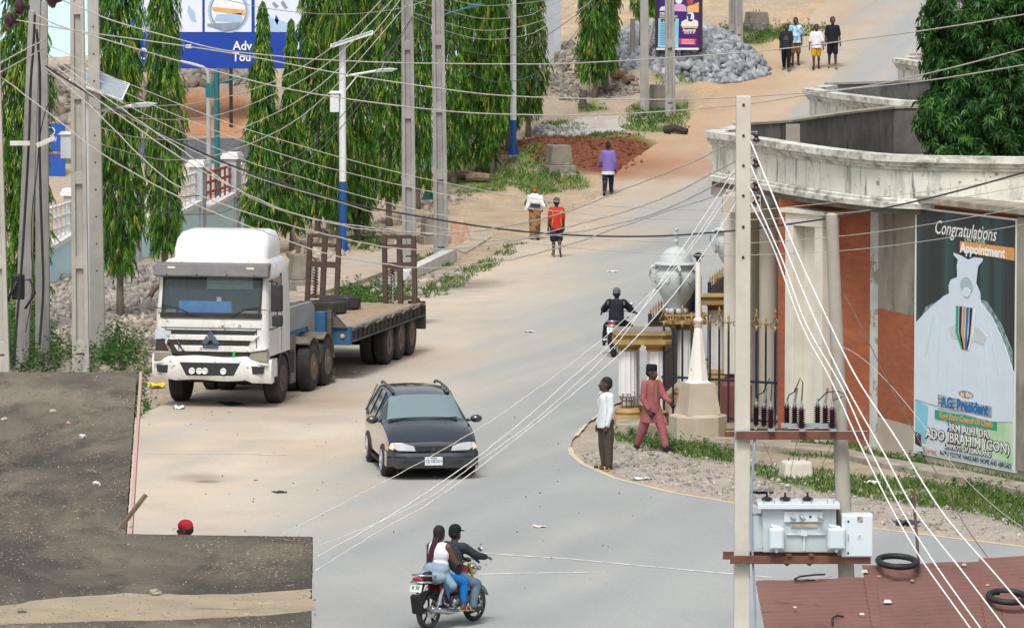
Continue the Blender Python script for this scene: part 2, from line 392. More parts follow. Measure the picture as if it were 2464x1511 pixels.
# tyre-worn tracks and oil stains: darker bands along the direction of travel
def spot(px,py,rx,ry,c,a,seed):
    global RC
    g=gnd(px,py); d=np.hypot((XX-g.x)/rx,(YY-g.y)/ry)+(vn(XX,YY,1.5,seed)-.5)*.9
    m=(np.clip(1.15-d,0,1)*a)[...,None]; RC=RC*(1-m)+np.array(c)*m
spot(1090,688,1.3,2.2,(.16,.125,.10),.8,51); spot(1150,683,1.3,1.2,(.2,.15,.12),.7,52); spot(1010,775,.5,.9,(.12,.1,.09),.8,53)
spot(1590,395,2.6,3.2,(.30,.135,.075),.75,61); spot(1500,410,1.6,2,(.25,.11,.065),.7,62); spot(1660,330,2.2,6,(.40,.25,.15),.6,63); spot(1800,200,2.5,7,(.42,.27,.16),.5,64); spot(760,1080,2.5,3,(.52,.38,.27),.35,65); spot(1010,860,1.5,4,(.50,.37,.26),.35,66)
spot(800,960,2.0,2.5,(.36,.26,.18),.5,54); spot(560,975,2.5,2,(.36,.28,.2),.5,55); spot(700,1010,1.5,1,(.3,.27,.24),.4,56)
spot(490,1150,.8,.7,(.2,.16,.13),.5,57); spot(500,1160,.25,.25,(.12,.1,.09),.8,58)
V=np.stack([XX,YY,Hn(YY)+RZ],-1).reshape(-1,3); ii=np.arange(len(rows)*nu).reshape(len(rows),nu)
Fr=np.stack([ii[:-1,:-1],ii[1:,:-1],ii[1:,1:],ii[:-1,1:]],-1).reshape(-1,4)
RM=ground_mat('road surface',90,.004,False,(.90,1.08))
nt=RM.node_tree; p=nt.nodes['Principled BSDF']; p.inputs['Roughness'].default_value=.85
tag(npmesh('road',V,Fr,RM,np.clip(RC,0,1).reshape(-1,3),smooth=True),kind='structure')
def strip(name,px,w,m,dz=RZ+.005,kind='structure',jit=0):
    P=[gnd(*q) for q in px]; 
    # resample
    Q=[]
    for a,b in zip(P[:-1],P[1:]):
        k=max(2,int((b-a).length/.25))
        Q+=[a.lerp(b,t/k) for t in range(k)]
    Q.append(P[-1]); L=[]
    for i,q in enumerate(Q):
        t=(Q[min(i+1,len(Q)-1)]-Q[max(i-1,0)]); t.z=0; t.normalize(); n=Vector((-t.y,t.x,0))
        j=1+jit*random.uniform(-1,1)
        L.append([(q.x+n.x*s*w*j/2,q.y+n.y*s*w*j/2,H(0,q.y)+dz) for s in (-1,1)])
    b=MB(); b.grid(L); return tag(b.build(name,m),kind=kind)
YL=pmat('yellow road paint',(.60,.50,.28),(.52,.49,.42),4,.8,lo=.38,hi=.62)
WL=pmat('worn white road paint',(.66,.66,.64),(.40,.40,.39),4,.8,lo=.45,hi=.6)
strip('edge_line',[(1372,1078),(1376,1094),(1402,1117),(1480,1152),(1620,1187),(1770,1212),(2100,1272),(2464,1317),(2700,1352)],.11,YL,jit=.15)
strip('edge_line',[(1440,998),(1424,1012)],.07,YL,jit=.3); strip('edge_line',[(1410,1022),(1385,1050)],.08,YL,jit=.4)
strip('centre_line',[(1092,1328),(1370,1346),(1600,1368),(1860,1391)],.10,WL,jit=.2); strip('centre_line',[(1152,1383),(1300,1380),(1455,1378)],.10,WL,jit=.2)
strip('centre_line',[(340,1092),(560,1094),(700,1096)],.09,WL,jit=.3)
# raised concrete kerb edge and pavement slabs
CONC=pmat('pavement concrete',(.42,.38,.32),(.33,.29,.235),1.5,.9,bump=.01,bscale=14,stains=[((.45,.34,.23),.8,.5,.62)])
def slab(name,px,h,m=CONC,kind='structure'):
    P=[gnd(*q) for q in px]; n=len(P); b=MB()
    b.add([(q.x,q.y,H(0,q.y)+h) for q in P]+[(q.x,q.y,H(0,q.y)-.25) for q in P],[list(range(n))]+[(i,(i+1)%n,(i+1)%n+n,i+n) for i in range(n)])
    return tag(b.build(name,m,bevel=.015),kind=kind)
slab('pavement',[(700,650),(790,632),(985,606),(1010,618),(960,650),(855,690),(775,712),(715,712)],.13)
slab('pavement',[(1090,600),(1165,560),(1190,568),(1120,612)],.05)
slab('pavement',[(1300,332),(1420,318),(1490,312),(1505,319),(1440,330),(1335,345)],.10,pmat('grey slab',(.44,.43,.42),(.36,.35,.33),2,.9))
slab('pavement',[(1330,306),(1420,280),(1500,285),(1520,300),(1440,316)],.03,pmat('pale slab',(.44,.41,.37),(.38,.33,.28),2,.9))
# low kerb walls of the palace forecourt
KERB=pmat('mossy kerb concrete',(.36,.32,.26),(.22,.19,.15),3,.9,bump=.01,bscale=12)
slab('kerb',[(1482,1032),(1602,1034),(1602,1050),(1482,1046)],.22,KERB)
slab('kerb',[(1700,1062),(2010,1085),(2110,1112),(2300,1142),(2480,1178),(2640,1215),(2640,1238),(2480,1200),(2300,1160),(2110,1126),(2005,1099),(1700,1075)],.12,KERB)
# ---- palace gate on the right: gatehouses, poster wall, columns, fence, urns
def sweep(b,path,prof,caps=True):
    """sweep a closed (outward,z) profile along a 2D path, outward is to the left of travel"""
    P=[Vector(p) for p in path]; rings=[]
    for i,p in enumerate(P):
        n=[]
        for a,c in ((i-1,i),(i,i+1)):
            if a>=0 and c<len(P):
                t=(P[c]-P[a]).normalized(); n.append(Vector((-t.y,t.x)))
        m=sum(n,Vector((0,0))).normalized(); k=1/max(.5,m.dot(n[0]))
        rings.append([(p.x+m.x*o*k,p.y+m.y*o*k,z) for o,z in prof])
    b.ring(rings,True,caps)
def smoothpath(P,k=4):
    out=[]
    for i in range(len(P)-1):
        p0,p1,p2,p3=[Vector(P[max(0,min(len(P)-1,j))]) for j in (i-1,i,i+1,i+2)]
        for t in range(k):
            u=t/k; out.append(tuple(.5*((2*p1)+(p2-p0)*u+(2*p0-5*p1+4*p2-p3)*u*u+(3*p1-p0-3*p2+p3)*u**3)))
    out.append(tuple(P[-1])); return out
WHITEW=pmat('weathered white render',(.74,.74,.66),(.62,.63,.57),1.2,.9,bump=.004,bscale=20,
  stains=[((.36,.37,.33),.9,.53,.66,(2.2,2.2,.5)),((.13,.13,.115),1.7,.56,.67,(3,3,.35)),((.26,.24,.21),4.5,.60,.66)])
CORN=pmat('grimy cornice',(.72,.72,.66),(.5,.5,.45),2.5,.9,bump=.004,stains=[((.15,.15,.13),1.4,.48,.66,(1,1,2.5)),((.30,.27,.21),4,.55,.65)])
DARKW=pmat('black mouldy render',(.085,.083,.078),(.16,.155,.145),1.3,.95,bump=.006,bscale=15,stains=[((.27,.26,.24),.8,.60,.75,(2,2,.4)),((.04,.04,.038),2.2,.55,.7,(2.5,2.5,.5))])
ROOFC=pmat('grimy roof screed',(.24,.22,.18),(.15,.14,.12),1.5,.95)
COPE=pmat('lichen coping',(.36,.33,.26),(.22,.2,.16),3,.95,bump=.008,bscale=18)
BEIGE=pmat('beige wall paint',(.50,.45,.38),(.44,.39,.33),1.5,.85,stains=[((.32,.28,.22),1.3,.6,.72,(2,2,.5))])
PLAST=pmat('stained grey plaster',(.34,.31,.265),(.27,.245,.205),1.2,.9,bump=.004,stains=[((.10,.095,.085),.8,.52,.74,(1.8,1.8,.5)),((.42,.38,.32),1.8,.60,.72)])
PEEL=pmat('peeling pale blue paint',(.56,.60,.58),(.45,.47,.45),2,.9,stains=[((.30,.26,.21),1.6,.56,.60),((.70,.72,.70),3,.62,.66)])
def brickmat():
    m,nt,p=nodes('orange brick'); tc=nt.nodes.new('ShaderNodeTexCoord'); sp=N(nt,'ShaderNodeSeparateXYZ'); nt.links.new(tc.outputs['Object'],sp.inputs[0])
    cb=N(nt,'ShaderNodeCombineXYZ'); a=N(nt,'ShaderNodeMath',operation='SUBTRACT'); nt.links.new(sp.outputs[0],a.inputs[0]); nt.links.new(sp.outputs[1],a.inputs[1])
    nt.links.new(a.outputs[0],cb.inputs[0]); nt.links.new(sp.outputs[2],cb.inputs[1])
    b=N(nt,'ShaderNodeTexBrick'); b.inputs['Scale'].default_value=1; b.inputs['Brick Width'].default_value=.30; b.inputs['Row Height'].default_value=.062; b.inputs['Mortar Size'].default_value=.005
    b.inputs['Color1'].default_value=(.40,.115,.045,1); b.inputs['Color2'].default_value=(.31,.085,.04,1); b.inputs['Mortar'].default_value=(.27,.13,.08,1)
    nt.links.new(cb.outputs[0],b.inputs['Vector'])
    c=mixc(nt,ramp(nt,noisefac(nt,1.1,6,.7),[(.45,0),(.75,.75)]),b.outputs['Color'],(.25,.085,.05))
    c=mixc(nt,ramp(nt,noisefac(nt,.5,4,.6,stretch=(1,1,3)),[(.60,0),(.70,.7)]),c,(.46,.19,.09))
    c=mixc(nt,ramp(nt,noisefac(nt,2.6,3,.5,stretch=(1,1,7)),[(.68,0),(.72,.7)]),c,(.17,.075,.055))
    nt.links.new(c,p.inputs['Base Color']); p.inputs['Roughness'].default_value=.9
    bp=N(nt,'ShaderNodeBump'); bp.inputs['Strength'].default_value=.5; bp.inputs['Distance'].default_value=.006; nt.links.new(b.outputs['Fac'],bp.inputs['Height']); bp.invert=True; nt.links.new(bp.outputs[0],p.inputs['Normal'])
    return m
BRICK=brickmat()
ZB,ZT=4.84,5.86
def parapet_prof(zb,zt,depth=.22,low=True):
    h=zt
    p=[(-depth,zb),(.10,zb),(.10,zb+.10),(.06,zb+.12),(.06,zb+.17),(.02,zb+.19)] if low else [(-depth,zb),(0,zb)]
    p+=[(0,zb+.22),(0,h-.30),(.05,h-.28),(.05,h-.23),(.10,h-.21),(.10,h-.16),(.17,h-.13),(.17,h),(-depth,h)]
    return p
def wallseg(b,p0,p1,z0,z1,th=.3):
    p0,p1=Vector(p0),Vector(p1); t=(p1-p0).normalized(); n=Vector((-t.y,t.x))
    q=[p0,p1,p1+n*th,p0+n*th]
    b.prism([(v.x,v.y) for v in q],z0,z1)
def split_path(name,parent,path,zb,zt,mat_face,mat_corn):
    prof=parapet_prof(zb,zt)
    lo=prof[:6]; b=MB()
    # one wall part and two cornice parts
    b=MB(); sweep(b,path,[(-.22,zb+.19),(0,zb+.19),(0,zt-.28),(-.22,zt-.28)]); w=b.build(name,mat_face,parent,bevel=.01)
    b=MB(); sweep(b,path,[(-.22,zt-.28),(.05,zt-.28),(.05,zt-.225),(.10,zt-.205),(.10,zt-.155),(.17,zt-.125),(.17,zt),(-.22,zt)]); b.build('cornice',mat_corn,w)
    b=MB(); sweep(b,path,[(-.22,zb),(.10,zb),(.10,zb+.10),(.06,zb+.12),(.06,zb+.17),(.02,zb+.19),(-.22,zb+.19)]); b.build('cornice',mat_corn,w)
    return w
# nearest gatehouse: path travels left->right seen from the road with outward side to the left, so go from right to left
front=smoothpath([(11.5,107.9),(9.6,108.0),(8.3,108.3),(7.1,109.1),(5.95,111.9),(4.95,115.4),(4.15,118.0)][::1],4)
G1=thing('gatehouse','nearest brick palace gatehouse with weathered white parapet, right of the road','gatehouse',(6,114,0))
def off(path,o=(6,114)): return [(x-o[0],y-o[1]) for x,y in path]
fl=off(front)[::-1]
def right_of(path):  # outward should point to the camera / road
    return path
# sweep's outward is left of travel: travelling from the far left end to the near right puts outward on the wrong side, so travel right->left
split_path('parapet',G1,off(front),ZB,ZT,WHITEW,CORN)
rear=[(4.15,118.0),(4.85,120.4),(5.95,121.8),(7.3,125.4),(8.6,128.4),(10.2,128.8),(12.5,128.8)]
split_path('parapet',G1,off(rear[:2]),ZB,ZT,WHITEW,CORN)
b=MB(); sweep(b,off(rear[1:]),[(-.02,ZB),(.18,ZB),(.18,ZT+.0),(-.02,ZT+.0)]); rp=b.build('back_parapet',DARKW,G1,bevel=.01); rp['label']='black mould stained parapet at the back of the roof'
b=MB(); sweep(b,off(rear[1:]),[(-.05,ZT+.003),(.22,ZT+.003),(.22,ZT+.05),(-.05,ZT+.05)]); b.build('coping',COPE,rp)
b=MB(); b.frus((off([(5.9,121.55)])[0][0]+.1,off([(5.9,121.55)])[0][1]-.06,ZB),(.30,.16),(.30,.16),ZT-ZB-.02); b.build('pier',PLAST,rp)
b=MB(); rf=off(front[::4]+rear[1:]); b.prism([(x,y) for x,y in rf],ZB-.12,ZB-.003); b.build('roof',[ROOFC],G1)
# beam and soffit, brick wall, plaster pier, portal frame, columns
W0,W1,W2,W3=(5.34,113.75),(7.02,111.2),(7.16,110.95),(7.72,109.05)
def wp(*p): return off([p])[0]
b=MB(); wallseg(b,wp(*W0),wp(*W1),0,ZB-.121,.35); b.build('brick_wall',BRICK,G1)
b=MB(); wallseg(b,wp(*W1),wp(*W2),.0,ZB-.121,.28); b.build('pier',PEEL,G1)
b=MB(); wallseg(b,wp(*W2),wp(*W3),2.75,ZB-.121,.30); b.build('plaster_wall',PLAST,G1)
b=MB(); wallseg(b,wp(*W2),wp(*W3),.62,2.749,.34); b.build('brick_wall',BRICK,G1)
b=MB(); wallseg(b,wp(*W2),wp(*W3),.0,.619,.40); b.build('plinth',BEIGE,G1)
t=(Vector(W1)-Vector(W0)).normalized(); nrm=Vector((t.y,-t.x))
if nrm.y>0: nrm=-nrm
PORT=pmat('cream painted portal',(.68,.66,.58),(.60,.575,.50),2,.85,stains=[((.45,.42,.36),1.5,.62,.75,(2,2,.5))])
pc=Vector(W0)+t*1.42; Mp=frameM((pc.x-6,pc.y-114,0),(t.x,t.y,0))
b=MB(); s_=1 if (Mp.to_3x3()@Vector((0,-1,0))).dot(Vector((nrm.x,nrm.y,0)))>0 else -1
d0,d1=(-.42,.05) if s_>0 else (-.05,.42)
b.box(-.62,-.36,d0,d1,0,4.25,Mp); b.box(.36,.62,d0,d1,0,4.25,Mp); b.box(-.62,.62,d0,d1,4.253,4.50,Mp); b.box(-.36,.36,d0*.35,d1*.35,0,4.25,Mp)
b.build('portal_frame',PORT,G1,bevel=.01)
b=MB(); b.box(-.75,.75,d0-.05,d1+.05,4.503,4.58,Mp); b.build('hood',PORT,G1)
COLM=pmat('beige column paint',(.52,.475,.40),(.46,.415,.35),1,.8,stains=[((.36,.32,.26),1.2,.62,.75,(3,3,.4))])
for (px,Y,r) in ((1850,115.4,.18),(1806,117.6,.16)):
    X=(px-CX)*Y/F/1.0; b=MB(); b.lathe([(r*1.25,0),(r*1.25,.15),(r,.2),(r,4.2),(r*1.2,4.28),(r*1.2,ZB-.122)],20,(X-6,Y-114,0)); b.build('column',COLM,G1,smooth=40)
X=(1757-CX)*116/F; b=MB(); b.box(X-6-.11,X-6+.11,1.9,2.2,1.0,ZB-.33); b.build('pillar',PORT,G1)
RED=pmat('oxblood pedestal paint',(.20,.065,.045),(.15,.055,.04),3,.8)
b=MB(); b.frus((X-6+.15,2.2,0),(.62,.7),(.62,.7),.75); b.frus((X-6+.15,2.2,.752),(.62,.7),(.34,.4),.22); b.build('pedestal',RED,G1)
b=MB(); b.box(-1.75,-.98,.55,1.1,ZB-.45,ZB-.122); b.box(-1.6,-1.1,1.3,5.2,ZB-.40,ZB-.123); b.build('beam',BEIGE,G1)
# left end lower mouldings under the parapet
b=MB(); sweep(b,off(front[-6:]),[(-.25,ZB-.121),(.02,ZB-.121),(.02,ZB-.30),(-.25,ZB-.30)]); b.build('beam',pmat('grey beam',(.42,.40,.36),(.33,.31,.28),3,.9),G1)
# walls filling the back so the roof stands on something
b=MB()
for a,c in zip(rear[1:-1],rear[2:]): wallseg(b,wp(*a),wp(*c),0,ZB-.004,.18)
b.build('back_wall',BEIGE,G1)
# wall that carries the poster
PW0,PW1=Vector((7.74,109.0)),Vector((10.35,103.2)); PW=thing('poster_wall','stained roadside wall with brown coping carrying the tall poster, right frame edge','wall',(PW0.x,PW0.y,0))
tw=(PW1-PW0).normalized(); nw=Vector((tw.y,-tw.x)); 
if nw.x>0: nw=-nw
L=(PW1-PW0).length; Mw=frameM((0,0,0),(tw.x,tw.y,0))
sg=1 if (Mw.to_3x3()@Vector((0,1,0))).dot(Vector((nw.x,nw.y,0)))>0 else -1   # +1: local +Y faces the road
def fy(a): return a*sg
def bxw(b,x0,x1,a,c,z0,z1): b.box(x0,x1,min(fy(a),fy(c)),max(fy(a),fy(c)),z0,z1,Mw)
b=MB(); bxw(b,0,L,-.3,0,.62,4.95); b.build('brick_wall',BRICK,PW); b=MB(); bxw(b,0,L,-.3,.05,0,.618); b.build('plinth',BEIGE,PW)
b=MB(); bxw(b,-.02,L,-.55,.22,4.953,5.09); b.build('coping',COPE,PW,bevel=.02)
b=MB(); bxw(b,4.20,4.5,.0,.12,.2,4.9); b.build('pier',PLAST,PW)
# banner
PO=thing('poster','tall congratulations poster with white robed figure on a chair, hung on roadside wall','poster',(PW0.x,PW0.y,0))
PH0,PH1=.13,4.86; PX0,PX1=.14,4.12; PWd=PX1-PX0
def pmatte(n,c,c2=None,sc=3): return pmat(n,c,c2 or tuple(x*.93 for x in c),sc,.5)
OFF=[.06]
def panel(b,x0,x1,z0,z1,o): bxw(b,x0,x1,.05,o,z0,z1)
P_DK=pmat('poster dark curtain',(.022,.030,.036),(.030,.085,.090),.9,.45,lo=.50,hi=.66,stretch=(2.2,2.2,.02))
P_WH=pmat('poster pale robe',(.66,.76,.86),(.60,.71,.82),2,.45); P_OR=pmatte('poster orange',(.70,.33,.10)); P_GR=pmatte('poster green',(.02,.36,.22)); P_BL=pmatte('poster blue',(.02,.16,.45)); P_W=pmatte('poster white',(.85,.86,.86)); P_K=pmatte('poster black',(.02,.02,.025)); P_LG=pmatte('poster pale green',(.36,.62,.36),(.62,.74,.60),1); P_CY=pmatte('poster cyan',(.24,.58,.74)); P_SK=pmatte('poster shade',(.38,.50,.58)); P_RD=pmatte('poster red',(.75,.20,.14)); P_GY=pmatte('poster grey',(.56,.63,.67)); P_CH=pmatte('poster chair',(.06,.11,.12),(.35,.47,.50),9)
EDGE=pmatte('banner hem',(.78,.80,.78))
b=MB(); panel(b,PX0,PX1,PH0,PH1,.08); b.build('backing',EDGE,PO)
def zz(v): return PH1-(PH1-PH0)*v     # v: 0 top..1 bottom, u: 0 left..1 right
def xx(u): return PX0+PWd*u
def flatpoly(name,pts,m,o,th=.006):
    b=MB(); pts=[(xx(u),zz(v)) for u,v in pts]
    b.prism(pts,min(fy(o),fy(o+th)),max(fy(o),fy(o+th)),'y',Mw); return b.build(name,m,PO)
def disc(u,v,ru,rv,n=20): return [(u+ru*math.cos(TAU*k/n),v+rv*math.sin(TAU*k/n)) for k in range(n)]
flatpoly('backdrop',[(.02,.008),(.985,.008),(.985,.60),(.02,.60)],P_DK,.08)
flatpoly('lower_field',[(.02,.60),(.985,.60),(.985,.992),(.02,.992)],P_WH,.08)
flatpoly('corner_tint',[(.02,.78),(.15,.80),(.13,.95),(.02,.95)],P_CY,.088); flatpoly('corner_tint',[(.60,.83),(.985,.78),(.985,.965),(.45,.955)],P_LG,.088)
flatpoly('chair_back',[(.05,.47),(.12,.40),(.3,.35),(.5,.33),(.72,.34),(.86,.42),(.97,.52),(.975,.60),(.05,.50)],P_CH,.088)
robe=[(.02,.47),(.12,.42),(.30,.345),(.355,.33),(.35,.30),(.37,.275),(.435,.26),(.43,.215),(.44,.19),(.40,.175),(.395,.165),(.47,.172),(.54,.185),(.60,.172),(.685,.172),(.68,.185),(.64,.205),(.63,.235),(.62,.275),(.66,.31),(.665,.345),(.78,.40),(.90,.50),(.985,.60),(.985,.80),(.75,.815),(.02,.78)]
flatpoly('robed_figure',robe,P_WH,.0945); 
flatpoly('face',disc(.53,.29,.062,.035),P_SK,.101); flatpoly('beard',disc(.53,.315,.04,.02),P_WH,.1075)
sash=[(.43,.375),(.62,.375),(.655,.46),(.64,.49),(.57,.545),(.53,.575),(.50,.54),(.42,.48),(.41,.44)]
flatpoly('hands',[(.36,.47),(.42,.45),(.66,.45),(.73,.48),(.70,.515),(.60,.505),(.50,.50),(.42,.51),(.38,.50)],P_GY,.101)
for k in range(6): flatpoly('sash',[(.43+k*.034,.375),(.453+k*.034,.375),(.450+k*.03,.48),(.50+k*.012,.545),(.485+k*.012,.545),(.428+k*.032,.48)],[P_GR,P_K,P_OR,P_BL,P_K,P_W][k],.1075)
P_FO=pmatte('robe fold',(.55,.67,.79))
for (u0,v0,u1,v1,w_) in ((.20,.43,.12,.60,.012),(.28,.40,.24,.70,.010),(.74,.42,.84,.62,.012),(.68,.40,.74,.72,.010),(.36,.56,.33,.78,.009),(.62,.57,.66,.77,.009),(.50,.58,.49,.70,.008)): flatpoly('robe_fold',[(u0,v0),(u0+w_*.3,v0),(u1+w_,v1),(u1,v1)],P_FO,.1005,.003)
flatpoly('ribbon',[(.46,.16-.045),(.985,.115),(.985,.165),(.46,.165-.01)],P_OR,.0945)
TX=frameM((0,0,0),(1,0,0))
def ptext(s,u,v,size,m,wid,o=.102,shear=0,bold=.0,name='lettering'):
    # text plane: local x along the wall, text normal to the road
    fx=1 if sg<0 else -1
    xax=Mw.to_3x3()@Vector((1,0,0)); 
    zax=Mw.to_3x3()@Vector((0,fy(1),0)); yax=Vector((0,0,1))
    p=Mw@Vector((xx(u),fy(o),zz(v)))
    x2=yax.cross(zax)
    M=Matrix(((x2.x,yax.x,zax.x,p.x),(x2.y,yax.y,zax.y,p.y),(x2.z,yax.z,zax.z,p.z),(0,0,0,1)))
    return text(s,M,size,m,PO,width=wid*PWd,shear=shear,bold=bold,name=name)
ptext('Congratulations',.50,.074,.38,P_W,.60,.09,shear=.35); ptext('ON YOUR',.60,.108,.11,P_LG,.20,.09); ptext('Appointment',.68,.142,.26,P_W,.44,.103,bold=.008)
flatpoly('oval',disc(.53,.725,.075,.016),P_OR,.0945); ptext('as the',.53,.725,.13,P_W,.11,.103)
flatpoly('label_strip',[(.25,.745),(.78,.755),(.78,.800),(.25,.798)],P_GY,.0945); ptext('AG. President',.515,.772,.28,P_BL,.47,.103,bold=.012)
flatpoly('label_strip',[(.22,.808),(.83,.812),(.83,.846),(.22,.844)],P_GR,.0945); ptext('Kogi State Council Of Chiefs',.53,.827,.15,P_OR,.52,.103,bold=.006)
for (s,u,v,sz,wd,bo) in (('HRM ALH. DR.',.55,.869,.21,.42,.006),('ADO IBRAHIM (CON)',.545,.910,.27,.84,.008),('OHINOYI OF EBIRALAND',.55,.946,.13,.47,.004)):
    ptext(s,u,v,sz,P_K,wd,.1005,bold=bo+.010); ptext(s,u,v,sz,P_W,wd*.985,.106,bold=bo*.3)
ptext('Courtesy:',.17,.978,.13,P_RD,.14,.0945); ptext('ANIKU YOUTHS VANGUARD (HOME AND ABROAD)',.62,.978,.13,P_K,.70,.0945)
# gatehouses further up the road
def far_gatehouse(label,fr,re,cut):
    g=thing('gatehouse',label,'gatehouse',(fr[-1][0],fr[-1][1],0)); o=fr[-1]
    split_path('parapet',g,off(fr,o),ZB,ZT,WHITEW,CORN)
    split_path('parapet',g,off([fr[-1],re[0]],o),ZB,ZT,WHITEW,CORN)
    b=MB(); sweep(b,off(re,o),[(-.02,ZB),(.18,ZB),(.18,ZT),(-.02,ZT)]); r=b.build('back_parapet',DARKW,g)
    b=MB(); sweep(b,off(re,o),[(-.05,ZT+.003),(.22,ZT+.003),(.22,ZT+.05),(-.05,ZT+.05)]); b.build('coping',COPE,r)
    b=MB(); b.prism(off(fr+re,o),ZB-.1,ZB-.003); b.build('roof',ROOFC,g)
    b=MB(); 
    for a,c in list(zip(fr[:-1],fr[1:]))+list(zip(re[:-1],re[1:])): wallseg(b,off([a],o)[0],off([c],o)[0],0,ZB-.101,.2)
    b.build('wall',BEIGE,g)
    return g
far_gatehouse('second gatehouse with white parapet, behind the nearest one and beside the road',[(13,131.6),(9.95,131.9),(8.95,133),(7.85,136.6),(7.3,139.6)],[(7.9,141.6),(9.2,142.4),(10.6,144),(13.5,144)],0)
far_gatehouse('farthest gatehouse corner, half hidden by the mango tree',[(15,152),(12.6,153.2),(11.5,156.5),(10.85,160)],[(11.5,162),(13.0,164),(16,165)],0)
# ---- columns with caps
GOLD=pmat('ochre column trim',(.40,.27,.10),(.30,.20,.08),4,.7,stains=[((.18,.14,.08),3,.55,.7)])
CAPM=pmat('grey brown cap slab',(.27,.235,.185),(.20,.17,.13),3,.9,stains=[((.12,.11,.09),2,.55,.7)])
FLUT=pmat('white fluted shaft',(.76,.77,.75),(.66,.67,.65),2,.8,stains=[((.48,.45,.36),1.6,.60,.76,(4,4,.5))])
def fluted(b,c,r,z0,z1,n=12):
    R=[]
    for z in (z0,z1):
        R.append([(c[0]+(r if k%2 else r*.90)*math.cos(TAU*k/(2*n)),c[1]+(r if k%2 else r*.90)*math.sin(TAU*k/(2*n)),z) for k in range(2*n)])
    b.ring(R)
def octcap(b,x0,x1,y0,y1,z0,z1,ch=.14):
    b.prism([(x0+ch,y0),(x1-ch,y0),(x1,y0+ch),(x1,y1-ch),(x1-ch,y1),(x0+ch,y1),(x0,y1-ch),(x0,y0+ch)],z0,z1)
def add_col(root,x,y,ht,r=.17,broken=False,parent_tag='column'):
    z0=.22
    b=MB(); fluted(b,(x,y),r,z0+(.38 if broken else .13),ht-.14); c=b.build('column_shaft',FLUT,root,smooth=25)
    b=MB(); b.lathe([(r*1.55,z0-.22),(r*1.55,z0-.05),(r*1.35,z0),(r*1.45,z0+.05),(r*1.2,z0+.127)],18,(x,y,0)); b.build('column_base',GOLD,root,smooth=40)
    b=MB(); b.lathe([(r*1.05,ht-.138),(r*1.15,ht-.10),(r*1.05,ht-.07),(r*1.5,ht)],18,(x,y,0)); b.build('capital',GOLD,root,smooth=40)
    if broken:
        b=MB()
        for k in range(7):
            a=TAU*k/7; b.tube([(x+.11*math.cos(a),y+.11*math.sin(a),z0+.1),(x+.13*math.cos(a)+.01,y+.13*math.sin(a),z0+.25),(x+.11*math.cos(a),y+.11*math.sin(a),z0+.42)],.008,5)
        b.torus((x,y,z0+.27),.12,.007,16,5,'z'); rb=b.build('rebar_cage',pmat('rusty rebar',(.07,.045,.035),(.12,.06,.04),9,.8),root); rb['label']='bare rusty rebar showing in the broken column foot'
        b=MB(); 
        for k in range(9): 
            a=TAU*k/9; b.frus((x+.13*math.cos(a),y+.13*math.sin(a),z0+.385-random.uniform(.0,.09)),(.05,.05),(.11,.11),.09)
        b.build('broken_edge',COPE,root)
gp=gnd(1545,1022); TC=thing('column_pair','pair of white fluted columns under a brown slab cap, left one broken at the foot','columns',(gp.x,gp.y,0))
add_col(TC,-.30,0,1.66,.185,True); add_col(TC,.28,0,1.66,.185); add_col(TC,-.22,.62,1.66,.185)
b=MB(); octcap(b,-.60,.60,-.35,1.0,1.662,1.76); octcap(b,-.55,.55,-.30,.95,1.763,1.84); octcap(b,-.60,.60,-.35,1.0,1.843,1.90); b.build('cap_slab',[GOLD],TC,bevel=.01)
b=MB(); octcap(b,-.58,.58,-.33,.98,1.903,1.93); b.build('cap_top',CAPM,TC)
URNM=pmat('pale grey urn paint',(.52,.56,.57),(.43,.47,.48),2.5,.7,bump=.003,stains=[((.35,.38,.37),1.8,.6,.75,(2,2,.5))])
def urn(x,y,z,label,sc_=1.0):
    u=thing('urn',label,'urn',(x,y,z),.25,'large cement urns on the gate columns')
    S=sc_
    b=MB(); prof=[(.17,0),(.19,.05),(.20,.10),(.30,.24),(.40,.44),(.445,.60),(.445,.70),(.41,.79),(.37,.84),(.40,.90),(.43,.92)]
    b.lathe([(r*S,h*S) for r,h in prof],36); b.build('body',URNM,u,smooth=50)
    b=MB(); prof=[(.43,.923),(.47,.955),(.46,.975),(.36,1.0),(.345,1.05),(.30,1.17),(.20,1.27),(.07,1.31),(.035,1.33),(.03,1.40),(.06,1.44),(.03,1.50),(.055,1.53),(.025,1.64),(.045,1.66),(.045,1.69),(.01,1.71)]
    b.lathe([(r*S,h*S) for r,h in prof],32); b.build('lid',URNM,u,smooth=45)
    for a in (-PI/2-.15,PI/2-.15,PI-.1):
        ca,sa=math.cos(a),math.sin(a); b=MB()
        b.tube([(ca*r*S,sa*r*S,h*S) for r,h in ((.40,.86),(.50,.92),(.56,.86),(.55,.74),(.50,.62),(.46,.50),(.42,.42))],[.035*S]*4+[.03*S]*3,8); b.build('handle',URNM,u,smooth=True)
    for k in range(11):
        a=TAU*k/11; ca,sa=math.cos(a),math.sin(a); Ml=frameM((ca*.437*S,sa*.437*S,.66*S),(-sa,ca,0)); b=MB()
        pts=[(0,.10),(.05,.09),(.045,.06),(.08,.03),(.06,0),(.065,-.05),(.03,-.07),(0,-.11),(-.03,-.07),(-.065,-.05),(-.06,0),(-.08,.03),(-.045,.06),(-.05,.09)]
        b.prism([(q*S,h*S) for q,h in pts],-.022*S,.022*S,'y',Ml); b.build('leaf_relief',URNM,u,bevel=.008)
    for k in range(8):
        a=TAU*k/8; b=MB(); b.sph((.20*math.cos(a)*S,.20*math.sin(a)*S,-.035*S),.068*S,10,6); b.build('ball_foot',URNM,u,smooth=True)
    return u
